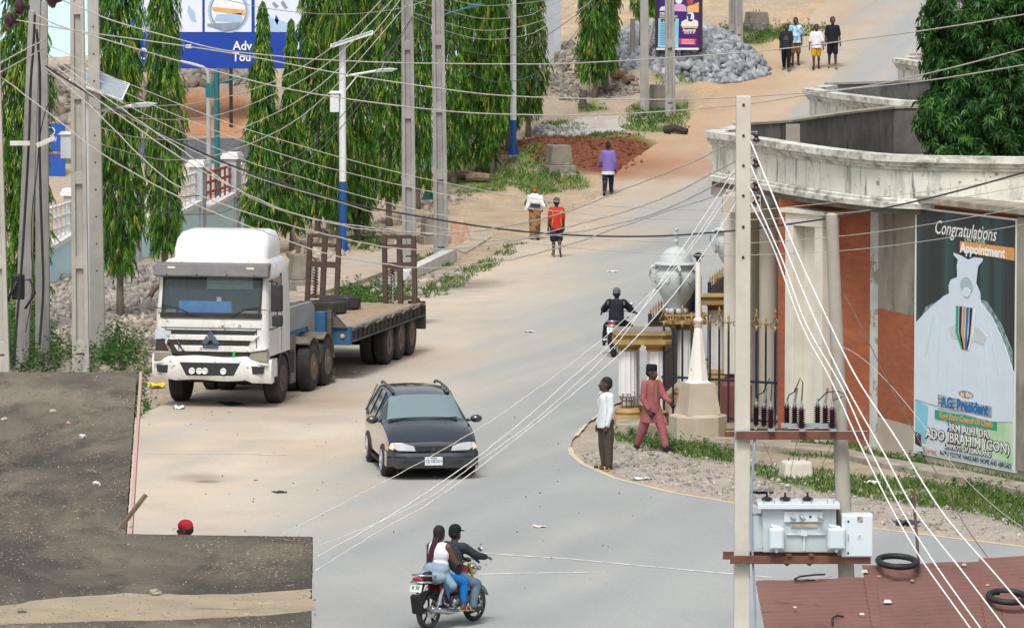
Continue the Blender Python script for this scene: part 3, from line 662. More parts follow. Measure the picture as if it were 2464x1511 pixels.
def pedestal(x,y,ht,label):
    p=thing('column','%s'%label,'column',(x,y,0)); add_col(p,0,0,ht-.2,.17)
    b=MB(); octcap(b,-.44,.44,-.42,.42,ht-.199,ht-.11,.1); octcap(b,-.40,.40,-.38,.38,ht-.108,ht-.04,.1); octcap(b,-.45,.45,-.43,.43,ht-.038,ht,.1); b.build('cap_slab',GOLD,p,bevel=.008)
    return p
pedestal(3.66,119.7,1.93,'ochre capped column carrying the nearer grey urn'); urn(3.46,119.6,2.03,'nearer grey urn with leaf band and domed lid, whole in view')
pedestal(4.47,124.2,1.98,'ochre capped column with nothing on top, between the two urns')
pedestal(5.13,131,1.90,'column under the farther urn, behind the concrete pole'); urn(5.13,131,2.0,'farther grey urn, half hidden behind the concrete pole')
# ---- iron fence and gates
NAVY=pmat('navy gate paint',(.012,.016,.035),(.02,.024,.045),3,.5); GOLDP=pmat('gold finial paint',(.40,.27,.11),(.26,.17,.07),9,.55)
fa,fb=Vector((3.05,115.3)),Vector((5.33,113.85)); FN=thing('iron_fence','navy barred fence with gold crown finials beside the lamp plinth','fence',(fa.x,fa.y,0))
tf=(fb-fa); Lf=tf.length; tf.normalize(); Mf=frameM((0,0,0),(tf.x,tf.y,0))
nb=13
for i in range(nb):
    x=.05+i*(Lf-.1)/(nb-1); b=MB(); b.box(x-.016,x+.016,-.016,.016,.15,2.12,Mf); bar=b.build('bar',NAVY,FN)
    b=MB(); z=2.12
    if i%2==0:
        b.tube([Mf@Vector((x,0,z-.10)),Mf@Vector((x,0,z+.02))],.028,6)
        b.tube([Mf@Vector(q) for q in ((x,0,z),(x-.09,0,z-.01),(x-.115,0,z+.05),(x-.06,0,z+.10),(x-.03,0,z+.16),(x,0,z+.20),(x+.03,0,z+.16),(x+.06,0,z+.10),(x+.115,0,z+.05),(x+.09,0,z-.01),(x,0,z))],.014,6)
        b.lathe([(.018,0),(.045,.04),(.015,.10),(.03,.12),(.002,.2)],8,(0,0,0),M=Matrix.Translation(Mf@Vector((x,0,z+.17))))
    else:
        b.lathe([(.02,-.12),(.02,.03),(.045,.05),(.012,.09),(.03,.14),(.002,.22)],8,M=Matrix.Translation(Mf@Vector((x,0,z))))
        b.tube([Mf@Vector(q) for q in ((x-.07,0,z+.10),(x-.06,0,z+.03),(x,0,z+.04),(x+.06,0,z+.03),(x+.07,0,z+.10))],.011,5)
    b.build('finial',GOLDP,bar,smooth=True)
for z in (.2,.98): b=MB(); b.box(0,Lf,-.025,.025,z,z+.045,Mf); b.build('rail',NAVY,FN)
def gate(p0,p1,ht,label):
    p0,p1=Vector(p0),Vector(p1); t=p1-p0; L=t.length; t.normalize(); M=frameM((0,0,0),(t.x,t.y,0)); g=thing('gate_leaf',label,'gate',(p0.x,p0.y,0),0,'navy gate leaves with gold spikes')
    b=MB(); b.box(0,L,-.012,.012,.12,ht-.12,M); b.build('sheet',NAVY,g)
    b=MB(); b.box(0,L,-.035,.035,ht-.42,ht-.36,M); b.box(0,L,-.035,.035,.9,.96,M); b.box(-.05,.0,-.04,.04,0,ht,M); b.box(L,L+.05,-.04,.04,0,ht,M); b.build('frame',NAVY,g)
    n=int(L/.52)
    for i in range(n):
        x=.06+i*(L-.1)/(n-1); b=MB(); b.lathe([(.010,-.16),(.010,-.08),(.024,-.06),(.012,-.02),(.026,.03),(.002,.16)],7,M=Matrix.Translation(M@Vector((x,0,ht)))); b.build('finial',GOLDP,g,smooth=True)
gate((2.88,118.2),(4.25,128.6),2.05,'nearer navy sheet gate leaf with gold spikes, behind the nearer urn')
gate((4.42,126.9),(5.7,136.5),2.05,'farther navy sheet gate leaf with gold spikes, below the farther urn')
# ---- lamp plinth with the stump of a lamp post
g=gnd(1681,1066); LP=thing('lamp_plinth','old white lamp post with flaking tapered foot on a concrete plinth by the fence','lamp post',(g.x,g.y+.5,0),.35)
PLC=pmat('blotchy plinth concrete',(.47,.42,.33),(.40,.34,.26),2,.9,bump=.006,stains=[((.27,.23,.17),1.4,.58,.72)])
FLAKE=pmat('flaking white paint',(.78,.77,.72),(.70,.69,.63),3,.7,stains=[((.28,.11,.06),2.2,.60,.66,(2,2,1)),((.4,.3,.2),5,.64,.7)])
b=MB(); b.lathe([(.58,0),(.58,.5),(.56,.52),(.41,.54)],8,M=Matrix.Rotation(PI/8,4,'Z')); b.lathe([(.504,.53),(.372,1.164)],4,M=Matrix.Rotation(PI/4,4,'Z')); b.build('plinth',PLC,LP,bevel=.015)
b=MB(); b.lathe([(.27,1.165),(.225,1.18),(.215,1.2),(.075,2.26)],8); b.build('foot',FLAKE,LP)
b=MB(); b.lathe([(.075,2.262),(.09,2.28),(.06,2.32),(.10,2.36),(.10,2.41),(.06,2.45)],14); b.build('collar',pmat('rust tinged collar',(.6,.42,.32),(.7,.66,.6),5,.7),LP,smooth=True)
b=MB(); b.lathe([(.058,2.452),(.055,3.55)],12); b.build('pole',FLAKE,LP,smooth=40)
b=MB(); b.lathe([(.04,3.552),(.045,3.62),(.11,3.66),(.09,3.70),(.02,3.74)],12); b.build('cap',NAVY,LP)
# ---- boundary wall of the compound, hospital wall, signs
LB=pmat('pale blue wall paint',(.62,.87,.94),(.58,.83,.92),1.5,.8,stains=[((.30,.42,.46),1.1,.60,.75,(2,2,.4)),((.20,.19,.17),2.5,.70,.78)])
GP=pmat('grey pillar render',(.46,.49,.53),(.40,.43,.47),2,.85,stains=[((.28,.28,.28),1.2,.62,.75,(2,2,.4))])
WP=pmat('white trim paint',(.80,.80,.80),(.72,.72,.72),3,.7); REDP=pmat('red railing paint',(.40,.10,.08),(.34,.09,.07),5,.6)
bp=[gnd(*p) for p in ((95,690),(176,668),(390,606),(560,560),(750,512),(900,462),(1050,395),(1190,300),(1300,210))]
pts=[]
for a,c in zip(bp[:-1],bp[1:]):
    k=max(1,round((c-a).length/3.4)); pts+=[a.lerp(c,i/k) for i in range(k)]
pts.append(bp[-1])
BW=thing('boundary_wall','light blue compound wall with grey pillars and white railings behind the row of trees','wall',bp[0])
for i,(a,c) in enumerate(zip(pts[:-1],pts[1:])):
    a=Vector((a.x,a.y,0)); c=Vector((c.x,c.y,0)); t=(c-a).normalized(); L=(c-a).length; o=bp[0]; M=frameM((a.x-o.x,a.y-o.y,H(0,a.y)-o.z),(t.x,t.y,0))
    b=MB(); b.prism([(.2,-.3),(L-.2,-.3+0),(L-.2,1.15),(.2,.85)],-.1,.1,'y',M); b.build('panel',LB,BW)
    b=MB(); b.prism([(.2,.853),(L-.2,1.153),(L-.2,1.28),(.2,.98)],-.17,.17,'y',M); b.build('coping',WP,BW)
    b=MB(); b.box(-.22,.2,-.2,.2,-.3,2.25,M); pl=b.build('pillar',GP,BW); b=MB(); b.box(-.29,.27,-.28,.28,2.253,2.36,M); b.box(-.25,.23,-.24,.24,2.363,2.45,M); b.build('cap',WP,pl)
    b=MB(); n=7
    for k in range(3): z=1.38+k*.3; b.prism([(.2,z-.02),(L-.2,z+.06),(L-.2,z+.13),(.2,z+.05)],-.03,.03,'y',M)
    for k in range(n): x=.35+k*(L-.7)/(n-1); b.box(x-.035,x+.035,-.025,.025,1.2,2.1,M)
    r=b.build('railing',REDP if i==5 else WP,BW)
    if i==5: r['label']='red painted railing panel'
# hospital frontage: blue building far left, its walls, and rubble bank below
o=Vector((-20.5,206.5,0)); z0=H(0,206.5)+.5; HB=thing('clinic_building','light blue building with white ledge and brown upper wall behind the far left poles','building',(o.x,o.y,z0))
b=MB(); b.box(0,12.2,0,6,-1.5,2.55); b.build('wall',LB,HB); BRN=pmat('brown upper wall',(.20,.085,.065),(.17,.075,.06),2,.8)
b=MB(); b.box(-.02,12.2,.3,6,2.70,6); b.build('upper_wall',BRN,HB); b=MB(); b.box(-.1,12.3,-.15,6,2.553,2.697); b.build('ledge',WP,HB)
b=MB(); b.box(5.42,5.95,-.12,.4,2.2,6); b.build('pilaster',GP,HB)
for x in (5.0,7.3): b=MB(); b.box(x,x+.5,.25,.35,2.9,5.2); b.build('window',pmat('dark window',(.02,.03,.04),(.03,.035,.04),3,.2),HB)
# blue wall pieces seen high up between the trees
g=gnd(1110,138); g.z+=0; b=MB()
Q=thing('blue_outbuilding','light blue outbuilding with grey corner posts glimpsed high between the trees','building',(-2.6,199.5,H(0,199.5)))
b=MB(); b.box(-1.5,3.3,0,4,-.5,4.5); b.build('wall',LB,Q); b=MB(); b.box(.35,.6,-.08,.1,-.5,4.2); b.build('post',GP,Q); b=MB(); b.box(1.05,1.4,-.1,.1,-.5,4.3); b.build('post',GP,Q)
for k,(px,py,h_) in enumerate(((1338,128,3.0),(1322,162,2.6))):
    g=gnd(px,py); q=thing('gate_post',('right hand grey gate post at the end of the tree row','lower grey gate post just left of the taller one')[k],'post',g)
    b=MB(); b.box(-.17,.17,-.17,.17,-.3,h_); b.build('shaft',GP,q); b=MB(); b.box(-.22,.22,-.22,.22,h_+.003,h_+.1); b.build('cap',WP,q)
# ---- hospital billboard
BLU=pmat('billboard blue',(.012,.06,.38),(.012,.055,.33),1,.4); BW_=pmat('billboard white',(.74,.80,.90),(.68,.76,.88),.7,.4); LBL=pmat('scanner pale blue',(.42,.58,.78),(.36,.52,.74),1,.4)
g=gnd(556,306); Yb=g.y; s=ppm(Yb)
def bx(px): return (px-556)/s
def bz(py): return (306-py)/s
BB=thing('billboard','large blue and white hospital billboard with a scanner picture behind the trees','billboard',(g.x,g.y,g.z))
b=MB(); b.box(bx(318),bx(742),0,.12,bz(166),bz(-60)); b.build('panel',BLU,BB)
for (a,c) in ((326,488),(494,606),(614,738)): b=MB(); b.box(bx(a),bx(c),-.008,0,bz(78),bz(-60)); b.build('picture',BW_,BB)
def bdisc(name,px,py,rx,ry,m,o,n=28):
    b=MB(); b.prism([(bx(px+rx*math.cos(TAU*k/n)),bz(py+ry*math.sin(TAU*k/n))) for k in range(n)],-o-.006,-o,'y'); return b.build(name,m,BB)
def bpoly(name,P,m,o): b=MB(); b.prism([(bx(x),bz(y)) for x,y in P],-o-.006,-o,'y'); return b.build(name,m,BB)
SCN=pmat('scanner white',(.85,.88,.92)); SGR=pmat('scanner grey',(.22,.27,.36),(.3,.36,.46),3,.4); ORG=pmat('warm lamp orange',(.75,.36,.10),(.70,.42,.2),2,.4)
bdisc('scanner_ring',551,28,50,52,LBL,.009); bdisc('scanner_ring',551,28,45,47,SGR,.016); bdisc('scanner_bore',551,28,41,44,SCN,.023)
bpoly('scanner_bore',[(512,18),(590,25),(590,38),(513,28)],ORG,.03); bpoly('couch',[(500,58),(580,55),(575,68),(545,76),(500,62)],SGR,.03); bpoly('couch',[(522,36),(582,33),(586,56),(516,52)],LBL,.03)
bpoly('medical_arm',[(340,10),(352,30),(362,60),(372,78),(352,78),(334,40)],LBL,.009); bpoly('medical_arm',[(455,14),(470,30),(474,55),(462,52),(452,30)],LBL,.009)
bpoly('lab_glove',[(660,5),(672,16),(664,22),(655,10)],SGR,.009); bpoly('lab_glove',[(682,2),(694,20),(686,24),(676,8)],SGR,.009); bpoly('lab_glove',[(665,36),(672,50),(668,62),(662,50)],BLU,.009); bpoly('lab_glove',[(618,60),(640,40),(700,58),(712,76),(630,76)],LBL,.009)
def btext(t,px,py,size,m,w,o=.02): return text(t,Matrix(((1,0,0,bx(px)),(0,0,-1,-o),(0,1,0,bz(py)),(0,0,0,1))),size,m,BB,width=w/s,bold=.008)
btext('Adv',584,112,.44,SCN,47); btext('Tou',582,139,.42,SCN,44); btext('CE',454,113,.17,SCN,15); btext('i',718,112,.40,SCN,6)
bdisc('emblem',346,130,12,14,SCN,.009); bdisc('emblem',346,130,8,10,BLU,.016)
BLK=pmat('black steel',(.02,.02,.025),(.03,.03,.03),3,.5)
for px in (556,360,720): b=MB(); b.box(bx(px)-.06,bx(px)+.06,.02,.11,-.4,bz(164)); b.build('leg',BLK,BB)
# small blue sign board
g=gnd(140,424); s2=ppm(g.y); SB=thing('sign_board','tall blue hospital sign board with red emergency strip behind the leaning pole','sign',(g.x,g.y,g.z))
def sx(px): return (px-140)/s2
def sz(py): return (424-py)/s2
b=MB(); b.box(sx(104),sx(157),0,.12,sz(424),sz(298)); b.build('panel',pmat('sign blue',(.02,.10,.42),(.02,.09,.36),1,.4),SB)
b=MB(); b.box(sx(104),sx(157),-.008,-.002,sz(372),sz(365)); b.build('strip',REDP,SB)
b=MB(); b.torus((sx(122),-.01,sz(317)),.14,.02,20,6,'y'); b.build('emblem',SCN,SB)
def stext(t,px,py,h,w): return text(t,Matrix(((1,0,0,sx(px)),(0,0,-1,-.014),(0,1,0,sz(py)),(0,0,0,1))),h,SCN,SB,width=w/s2)
stext('R',122,317,.2,8); stext('ENCE',128,333,.1,19); stext('NCY',131,368,.085,12); stext('CE',132,339,.1,9)
# ---- roadside campaign board
g=gnd(1634,196); s3=ppm(g.y); CB=thing('campaign_board','purple and blue event board with portrait photos standing by the stone pile','sign',(g.x,g.y,g.z))
def cx(px): return (px-1634)/s3
def cz(py): return (196-py)/s3
PUR=pmat('board purple',(.045,.02,.16),(.07,.02,.17),.9,.4); 
FRM=pmat('dark board frame',(.05,.03,.035),(.04,.025,.03),3,.6)
for a,c in ((1576,1581.5),(1684,1690)): b=MB(); b.box(cx(a),cx(c),-.08,.10,cz(119),cz(-60)); b.build('frame',FRM,CB)
b=MB(); b.box(cx(1581.7),cx(1683.8),-.0,.06,cz(117),cz(-60)); b.build('panel',PUR,CB)
b=MB(); b.box(cx(1579),cx(1681),-.12,.08,cz(121),cz(116)); b.build('bottom_rail',WP,CB)
b=MB(); b.box(cx(1629),cx(1638),.12,.24,-.4,cz(100)); b.build('post',GP,CB)
def cpoly(name,P,m,o): b=MB(); b.prism([(cx(x),cz(y)) for x,y in P],-o-.006,-o,'y'); return b.build(name,m,CB)
def cdisc(name,px,py,rx,ry,m,o): return cpoly(name,[(px+rx*math.cos(TAU*k/20),py+ry*math.sin(TAU*k/20)) for k in range(20)],m,o)
def ctext(t,px,py,h,w,m,o=.02): return text(t,Matrix(((1,0,0,cx(px)),(0,0,-1,-o),(0,1,0,cz(py)),(0,0,0,1))),h,m,CB,width=w/s3,bold=.006)
PCY=pmat('board cyan',(.20,.55,.80),(.35,.68,.86),.8,.4); PYE=pmat('board yellow',(.82,.52,.14)); PPK=pmat('board pink',(.70,.40,.66)); PRD=pmat('board red',(.70,.03,.12)); PWH=pmat('board white',(.82,.84,.90)); PSK=pmat('board brown',(.36,.10,.10)); PBK=pmat('board black',(.02,.02,.03))
cpoly('notice',[(1584,45),(1633,46),(1632,115),(1583,114)],PCY,.002); ctext('GYB  YYB',1607,50.5,.13,36,PBK)
cpoly('portrait',[(1613,28),(1620,14),(1632,9),(1646,13),(1651,18),(1651,29)],PPK,.002); cdisc('portrait',1633,0,9,11,PWH,.01); cpoly('portrait',[(1586,27),(1590,18),(1600,16),(1606,27)],PWH,.002)
cpoly('portrait',[(1652,30),(1653,16),(1665,14),(1681,6),(1681,31)],PYE,.002); cdisc('portrait',1660,3,8,11,PSK,.01)
cpoly('portrait',[(1638,64),(1640,53),(1650,48),(1670,48),(1679,52),(1680,64)],PWH,.002); cdisc('portrait',1661,41,9,12,PWH,.002); cpoly('portrait',[(1652,36),(1657,34),(1663,36),(1661,46),(1657,49)],BLU,.01)
cpoly('ribbon',[(1641,64),(1678,64.5),(1678,69),(1641,68.5)],PYE,.01); ctext('Anumagai',1658,73.5,.15,31,PWH)
for k,(d,m) in enumerate((('2',PRD),('0',PWH),('2',pmat('dot blue',(.05,.25,.6))),('3',PRD))): cdisc('dot',1648+k*7,79.5,3.4,3.6,m,.002); ctext(d,1648+k*7,79.5,.09,3,PBK if k==1 else PWH,.012)
cpoly('date_box',[(1634,93),(1675,94.5),(1674,109),(1634,107.5)],PRD,.002)
ctext('DELIVER',1601,34,.11,28,PWH); ctext('GENERATION',1608,41,.11,43,PYE); 
for i in range(4): ctext(('Date: Nov 27th 2023','Time: 10:00am Prompt','Venue: Event Ground','Palace Road'),1654,0,.05,34,PWH) if False else cpoly('text_line',[(1640,96+i*3),(1670,96.6+i*3),(1670,97.6+i*3),(1640,97+i*3)],PWH,.01)
for i in range(13): cpoly('text_line',[(1589,57+i*4.2),(1589+random.uniform(28,40),57+i*4.2),(1589+28,58.2+i*4.2),(1589,58.2+i*4.2)],pmat('print grey',(.12,.25,.36)) if i==0 else bpy.data.materials['print grey'],.01)
# ---- concrete poles
PC=pmat('pole concrete',(.47,.455,.41),(.38,.37,.335),2.5,.9,bump=.005,bscale=22,stains=[((.22,.215,.20),1.1,.58,.75,(3,3,.35)),((.58,.57,.52),4,.66,.72)])
PC2=pmat('old pole concrete',(.36,.355,.335),(.28,.275,.26),2.5,.9,bump=.005,bscale=22,stains=[((.15,.145,.14),1.2,.55,.72,(4,4,.3))])
PIN=pmat('rusty pin',(.10,.06,.045),(.16,.08,.05),8,.7)
def hpole(px,py,top,wpx,label,m=PC,lean=0,recess=True,rz=0,depth=.22,name='utility_pole',web=.32):
    """tapered concrete pole; recess: two flanges and a thin web with cross ribs"""
    g=gnd(px,py); W=wpx/ppm(g.y); p=thing(name,label,'utility pole',(g.x,g.y,gz(g.x,g.y)-.15),rz,'concrete utility poles'); p.rotation_euler=(0,lean,rz)
    ht=top; b=MB(); w0,w1=W*1.06,W*.80
    def W_(z): return w0+(w1-w0)*z/ht
    if recess:
        fl=.27
        for sgn in (-1,1):
            v=[]
            for z in (0,ht):
                w=W_(z)/2; i_=w*(1-2*fl)
                v+=[(sgn*i_,-depth/2,z),(sgn*w,-depth/2,z),(sgn*w,depth/2,z),(sgn*i_,depth/2,z)]
            b.add(v,[(0,1,2,3),(4,5,6,7),(0,1,5,4),(1,2,6,5),(2,3,7,6),(3,0,4,7)])
        v=[]
        for z in (0,ht):
            i_=W_(z)/2*(1-2*fl)+.002; v+=[(-i_,-depth*.1,z),(i_,-depth*.1,z),(i_,depth*.1,z),(-i_,depth*.1,z)]
        b.add(v,[(0,1,2,3),(4,5,6,7),(0,1,5,4),(1,2,6,5),(2,3,7,6),(3,0,4,7)])
        z=.6
        while z<ht:
            i_=W_(z)/2*(1-2*fl)+.004; b.box(-i_,i_,-depth*.46,depth*.46,z,z+.28); z+=1.9
        b.box(-W_(0)/2,W_(0)/2,-depth*.49,depth*.49,.0,.55)
    else:
        v=[]
        for z in (0,ht): w=W_(z)/2; v+=[(-w,-depth/2,z),(w,-depth/2,z),(w,depth/2,z),(-w,depth/2,z)]
        b.add(v,[(0,1,2,3),(4,5,6,7),(0,1,5,4),(1,2,6,5),(2,3,7,6),(3,0,4,7)])
    b.build('shaft',m,p,bevel=.012); 
    return p
def holes(p,zs,W,depth):
    for z in zs: b=MB(); b.lathe([(.022,-.004),(.022,.003)],8,(0,-depth/2-.001,z),'y'); b.build('bolt_hole',BLK,p)
q=hpole(4,905,9,38,'leftmost concrete pole, cut by the frame edge',lean=-.018); 
q=hpole(50,885,9,34,'leaning old pole in the left cluster with a cable box on it',m=PC2,recess=False,lean=.045); LP1=q
q=hpole(103,870,8.4,33,'old pole with dark cables just right of the leaning pole',m=PC2,recess=False,lean=.004)
q=hpole(195,892,10,39,'pale grooved pole right of the cable poles, ribbed front',lean=-.004)
q=hpole(238,868,10,31,'narrow pale pole with a column of bolt holes',recess=False,lean=-.010); holes(q,[2.2+.62*k for k in range(10)],.3,.22)
q=hpole(985,652,9.6,33,'middle grooved pole behind the trailer ramp',m=PC2,lean=-.006); q=hpole(1062,632,9.6,34,'middle grooved pole beside the fallen concrete beam',m=PC2,lean=-.012)
q=hpole(1551,278,8,21,'farther plain pole left of the campaign board',recess=False,m=PC2,lean=-.004); q=hpole(1613,278,8,24,'pole in front of the campaign board',m=PC2,lean=-.008)
q=hpole(1763,108,8,19,'left pole of the far twin poles by the stone pile',m=PC2); q=hpole(1779,118,8,17,'right pole of the far twin poles by the stone pile',m=PC2)
# transformer pair of poles close to the camera
YT=80.0; sT=ppm(YT)
def TP(px,py): v=at(px,py,YT); return v
a0=at(1784,1640,YT); PF=thing('utility_pole','tall square concrete pole in front with insulators and bolt holes','utility pole',(a0.x,YT,0),0,'concrete utility poles')
zt=TP(1784,231).z; b=MB(); b.frus((0,0,0),(.225,.22),(.205,.20),zt); b.build('shaft',pmat('light pole concrete',(.60,.58,.51),(.52,.50,.44),2,.9,bump=.004,bscale=18,stains=[((.36,.34,.29),1.4,.60,.74,(3,3,.4)),((.70,.68,.62),5,.68,.74)]),PF,bevel=.012)
for py in (252,326,398,470,545,618): b=MB(); b.lathe([(.02,-.004),(.02,.004)],8,(-.0,-.111,TP(0,py).z),'y'); b.build('bolt_hole',BLK,PF)
INS=pmat('brown glazed porcelain',(.05,.018,.03),(.04,.014,.025),4,.25,spec=.6); STL=pmat('galvanised steel',(.42,.46,.50),(.34,.37,.40),5,.5,metal=.3)
for py in (331,392,448,482):
    z=TP(0,py).z; b=MB(); b.lathe([(.02,-.07),(.045,-.06),(.06,-.03),(.03,-.012),(.03,.012),(.055,.03),(.045,.055),(.02,.065)],12,(.185,-.02,z)); i_=b.build('insulator',INS,PF,smooth=True)
    b=MB(); b.box(.10,.20,-.02,.0,z+.07,z+.085); b.box(.10,.20,-.02,.0,z-.09,z-.075); b.tube([(.185,-.02,z-.1),(.185,-.02,z+.1)],.008,5); b.build('bracket',STL,i_)
b=MB(); b.tube([(.16,-.16,0)]+[(.155+.03*math.sin(z*2),-.16,z) for z in np.linspace(.5,TP(0,1045).z,12)],.016,8); b.build('conduit',pmat('grey blue conduit',(.30,.38,.50)),PF,smooth=True)
b1=at(2046,1640,YT+.1); PR=thing('utility_pole','round leaning concrete pole at the right end of the transformer frame','utility pole',(b1.x,YT+.1,0),0,'concrete utility poles'); lz=TP(2002,519)
b=MB(); b.tube([(0,0,0),(lz.x-b1.x,0,lz.z)],[.125,.085],18); b.tube([(lz.x-b1.x,0,lz.z),(lz.x-b1.x,0,lz.z+.03)],[.085,.05],18); b.build('shaft',pmat('round pole concrete',(.40,.375,.325),(.34,.32,.27),2.5,.9,stains=[((.5,.40,.28),2,.64,.72,(2,2,.4))]),PR,smooth=40)
RUST=pmat('rusty channel steel',(.13,.05,.035),(.18,.075,.05),4,.75,stains=[((.08,.04,.03),6,.6,.7)])
def channel(x0,x1,y,z0,z1,depth,root,name,tilt=0):
    b=MB(); b.box(x0,x1,y,y+.008,z0,z1); b.box(x0,x1,y+.0081,y+depth,z1-.009,z1-.001); b.box(x0,x1,y+.0081,y+depth,z0+.001,z0+.009); return b.build(name,RUST,root)
def X_(px): return TP(px,900).x
def Z_(py): return TP(1900,py).z
TF=thing('insulator_rack','rusty crossbeam carrying three clusters of brown drop out insulators','crossbeam',(X_(1900),YT,Z_(1045)))
ox,oz=X_(1900),Z_(1045)
bm1=channel(X_(1771)-ox,X_(2086)-ox,-.20,-.055,.06,.07,TF,'crossbeam'); bm2=channel(X_(1745)-ox,X_(2060)-ox,.16,-.05,.06,.07,TF,'crossbeam')
b=MB(); b.box(X_(1745)-ox,X_(2086)-ox,-.195,-.13,.062,.068); b.build('plate',STL,TF)
b=MB(); b.box(X_(1880)-ox,X_(2010)-ox,-.05,.02,.10,.16); b.build('rail',STL,TF)
def insul(x,y,z,h,root):
    b=MB(); pr=[(.02,0)]
    n=9
    for k in range(n): zz_=.02+(h-.04)*k/n; pr+=[(.032,zz_),(.062,zz_+(h-.04)/n*.35),(.034,zz_+(h-.04)/n*.7)]
    pr+=[(.025,h)]; b.lathe(pr,12,(x,y,z)); o=b.build('insulator',INS,root,smooth=60)
    b=MB(); b.lathe([(.028,0),(.028,.03),(.012,.035),(.012,.09)],8,(x,y,z+h+.001)); b.build('terminal',STL,o)
    return o
for k,px in enumerate((1842,1916,1990)):
    x=X_(px)-ox; 
    for dx,dy in ((-.125,.12),(-.02,.02),(.07,-.12)): insul(x+dx,dy,.10+.05*(dy+.12),.30,TF)
    b=MB(); b.box(x-.16,x-.12,-.02,.16,.068,.1); b.box(x+.03,x+.12,-.30,-.05,.07,.1); b.build('bracket',STL,TF)
    b=MB(); b.tube([(x-.02,.02,.45),(x,.02,.58),(x+.01,.0,.66)],.02,6); b.build('fuse_tube',pmat('fuse tube grey',(.25,.28,.28)) if k==0 else bpy.data.materials['fuse tube grey'],TF)
    b=MB(); b.tube([(x-.12,.12,.46),(x-.10,.1,.55),(x-.03,.0,.60),(x+.02,-.05,.72),(x+.05,-.06,.80),(x+.09,-.06,.74),(x+.08,-.1,.6),(x+.07,-.12,.48)] if k!=2 else [(x-.12,.12,.46),(x,.0,.60),(x+.15,-.05,.62),(x+.28,-.05,.56),(x+.15,-.08,.52),(x+.07,-.12,.48)],.009,5); b.build('jumper_lead',BLK,TF,smooth=True)
    
TB=thing('transformer','grey pole mounted transformer with two cable boxes on a rusty beam between the poles','transformer',(X_(1922),YT,Z_(1325)))
ox,oz=X_(1922),Z_(1325)
TG=pmat('transformer grey paint',(.52,.60,.62),(.47,.55,.57),2,.45,stains=[((.30,.33,.33),1.6,.63,.75,(2,2,.4)),((.26,.20,.15),7,.70,.75)])
TG2=pmat('transformer light paint',(.66,.73,.78),(.60,.68,.73),2,.45,stains=[((.4,.42,.42),1.6,.64,.75)])
def U(px): return X_(px)-ox
def V(py): return Z_(py)-oz
b=MB(); b.frus((0,.05,.0),(U(2010)-U(1838),.46),(U(2010)-U(1838)+.03,.50),V(1215)); b.build('tank',TG,TB,bevel=.015)
b=MB(); b.box(U(1822),U(2020),-.30,.42,V(1219),V(1206)); ld=b.build('lid',TG2,TB,bevel=.008)
for px in (1838,1862,1882,1930,1952,1990,2005): b=MB(); b.lathe([(.008,0),(.008,.05)],6,(U(px),-.25,V(1206)+.001)); b.build('bolt',STL,ld)
b=MB(); b.box(U(1886),U(1979),-.235,-.20,V(1251),V(1226)); pn=b.build('terminal_panel',TG2,TB,bevel=.004)
for k,px in enumerate((1905,1927,1949,1971)):
    b=MB()
    if k==2: b.lathe([(.018,-.004),(.018,.004)],10,(U(px),-.238,V(1238)),'y'); b.build('bolt_hole',BLK,pn)
    else: b.tube([(U(px),-.22,V(1237)),(U(px),-.28,V(1237)),(U(px)+.02,-.31,V(1240)),(U(px)+.05,-.33,V(1244))],[.03,.028,.025,.016],10); b.build('bushing',pmat('bushing grey',(.34,.37,.39)) if k==0 else bpy.data.materials['bushing grey'],pn,smooth=True)
b=MB(); b.box(U(1902),U(1966),-.215,-.205,V(1264),V(1254)); b.build('name_plate',pmat('tarnished plate',(.52,.47,.34),(.42,.38,.30),8,.5,stains=[((.62,.62,.58),14,.55,.6)]),TB)
b=MB(); b.box(U(1892),U(1985),-.225,-.185,V(1282),V(1280)); b.box(U(1927),U(1942),-.24,-.19,V(1284),V(1271)); b.box(U(1933),U(1937),-.21,-.18,V(1320),V(1284)); b.build('stiffener',TG2,TB)
for a,c,n in ((1850,1885,'l'),(1990,2032,'r')):
    b=MB(); b.box(U(a),U(c),-.40,-.21,V(1313),V(1263)); cb_=b.build('cable_box',TG2,TB,bevel=.02,seg=3); w_=U(c)-U(a)
    b=MB(); b.box(U(a)+.02,U(c)-.02,-.425,-.402,V(1310),V(1266)); b.build('cover',TG2,cb_,bevel=.012)
    b=MB(); b.tube([(U(a)+.02,-.32,V(1258)),(U(a)+w_*.7,-.32,V(1263)+.002)],.026,10); b.build('spout',TG2,cb_,smooth=40)
    b=MB(); b.lathe([(.03,0),(.03,-.02),(.015,-.05)],10,(U(a)+w_*.5,-.36,V(1313)-.001)); b.build('gland',TG2,cb_)
for px in (1852,1896,1950):
    b=MB(); b.lathe([(.02,0),(.075,.012),(.085,.03),(.05,.055),(.02,.062),(.014,.085),(.014,.12)],14,(U(px)-.03,.06,V(1206)+.001)); b.build('bushing_cap',pmat('black bushing',(.012,.014,.02),(.02,.02,.028),4,.25) if px==1852 else bpy.data.materials['black bushing'],TB,smooth=50)
for k in range(5): b=MB(); b.box(U(1838)-.16+.003*k,U(1838)+.01,-.1+k*.09,-.085+k*.09,.06,V(1240)); b.build('radiator_fin',TG,TB)
ox2=X_(1922); zb=Z_(1342)
BM=thing('support_beam','pair of rusty channel beams under the grey transformer','beam',(X_(1920),YT,zb)); ox=X_(1920)
channel(X_(1757)-ox,X_(2095)-ox,-.24,-.055,.055,.08,BM,'channel'); channel(X_(1742)-ox,X_(2080)-ox,.20,-.045,.06,.08,BM,'channel')
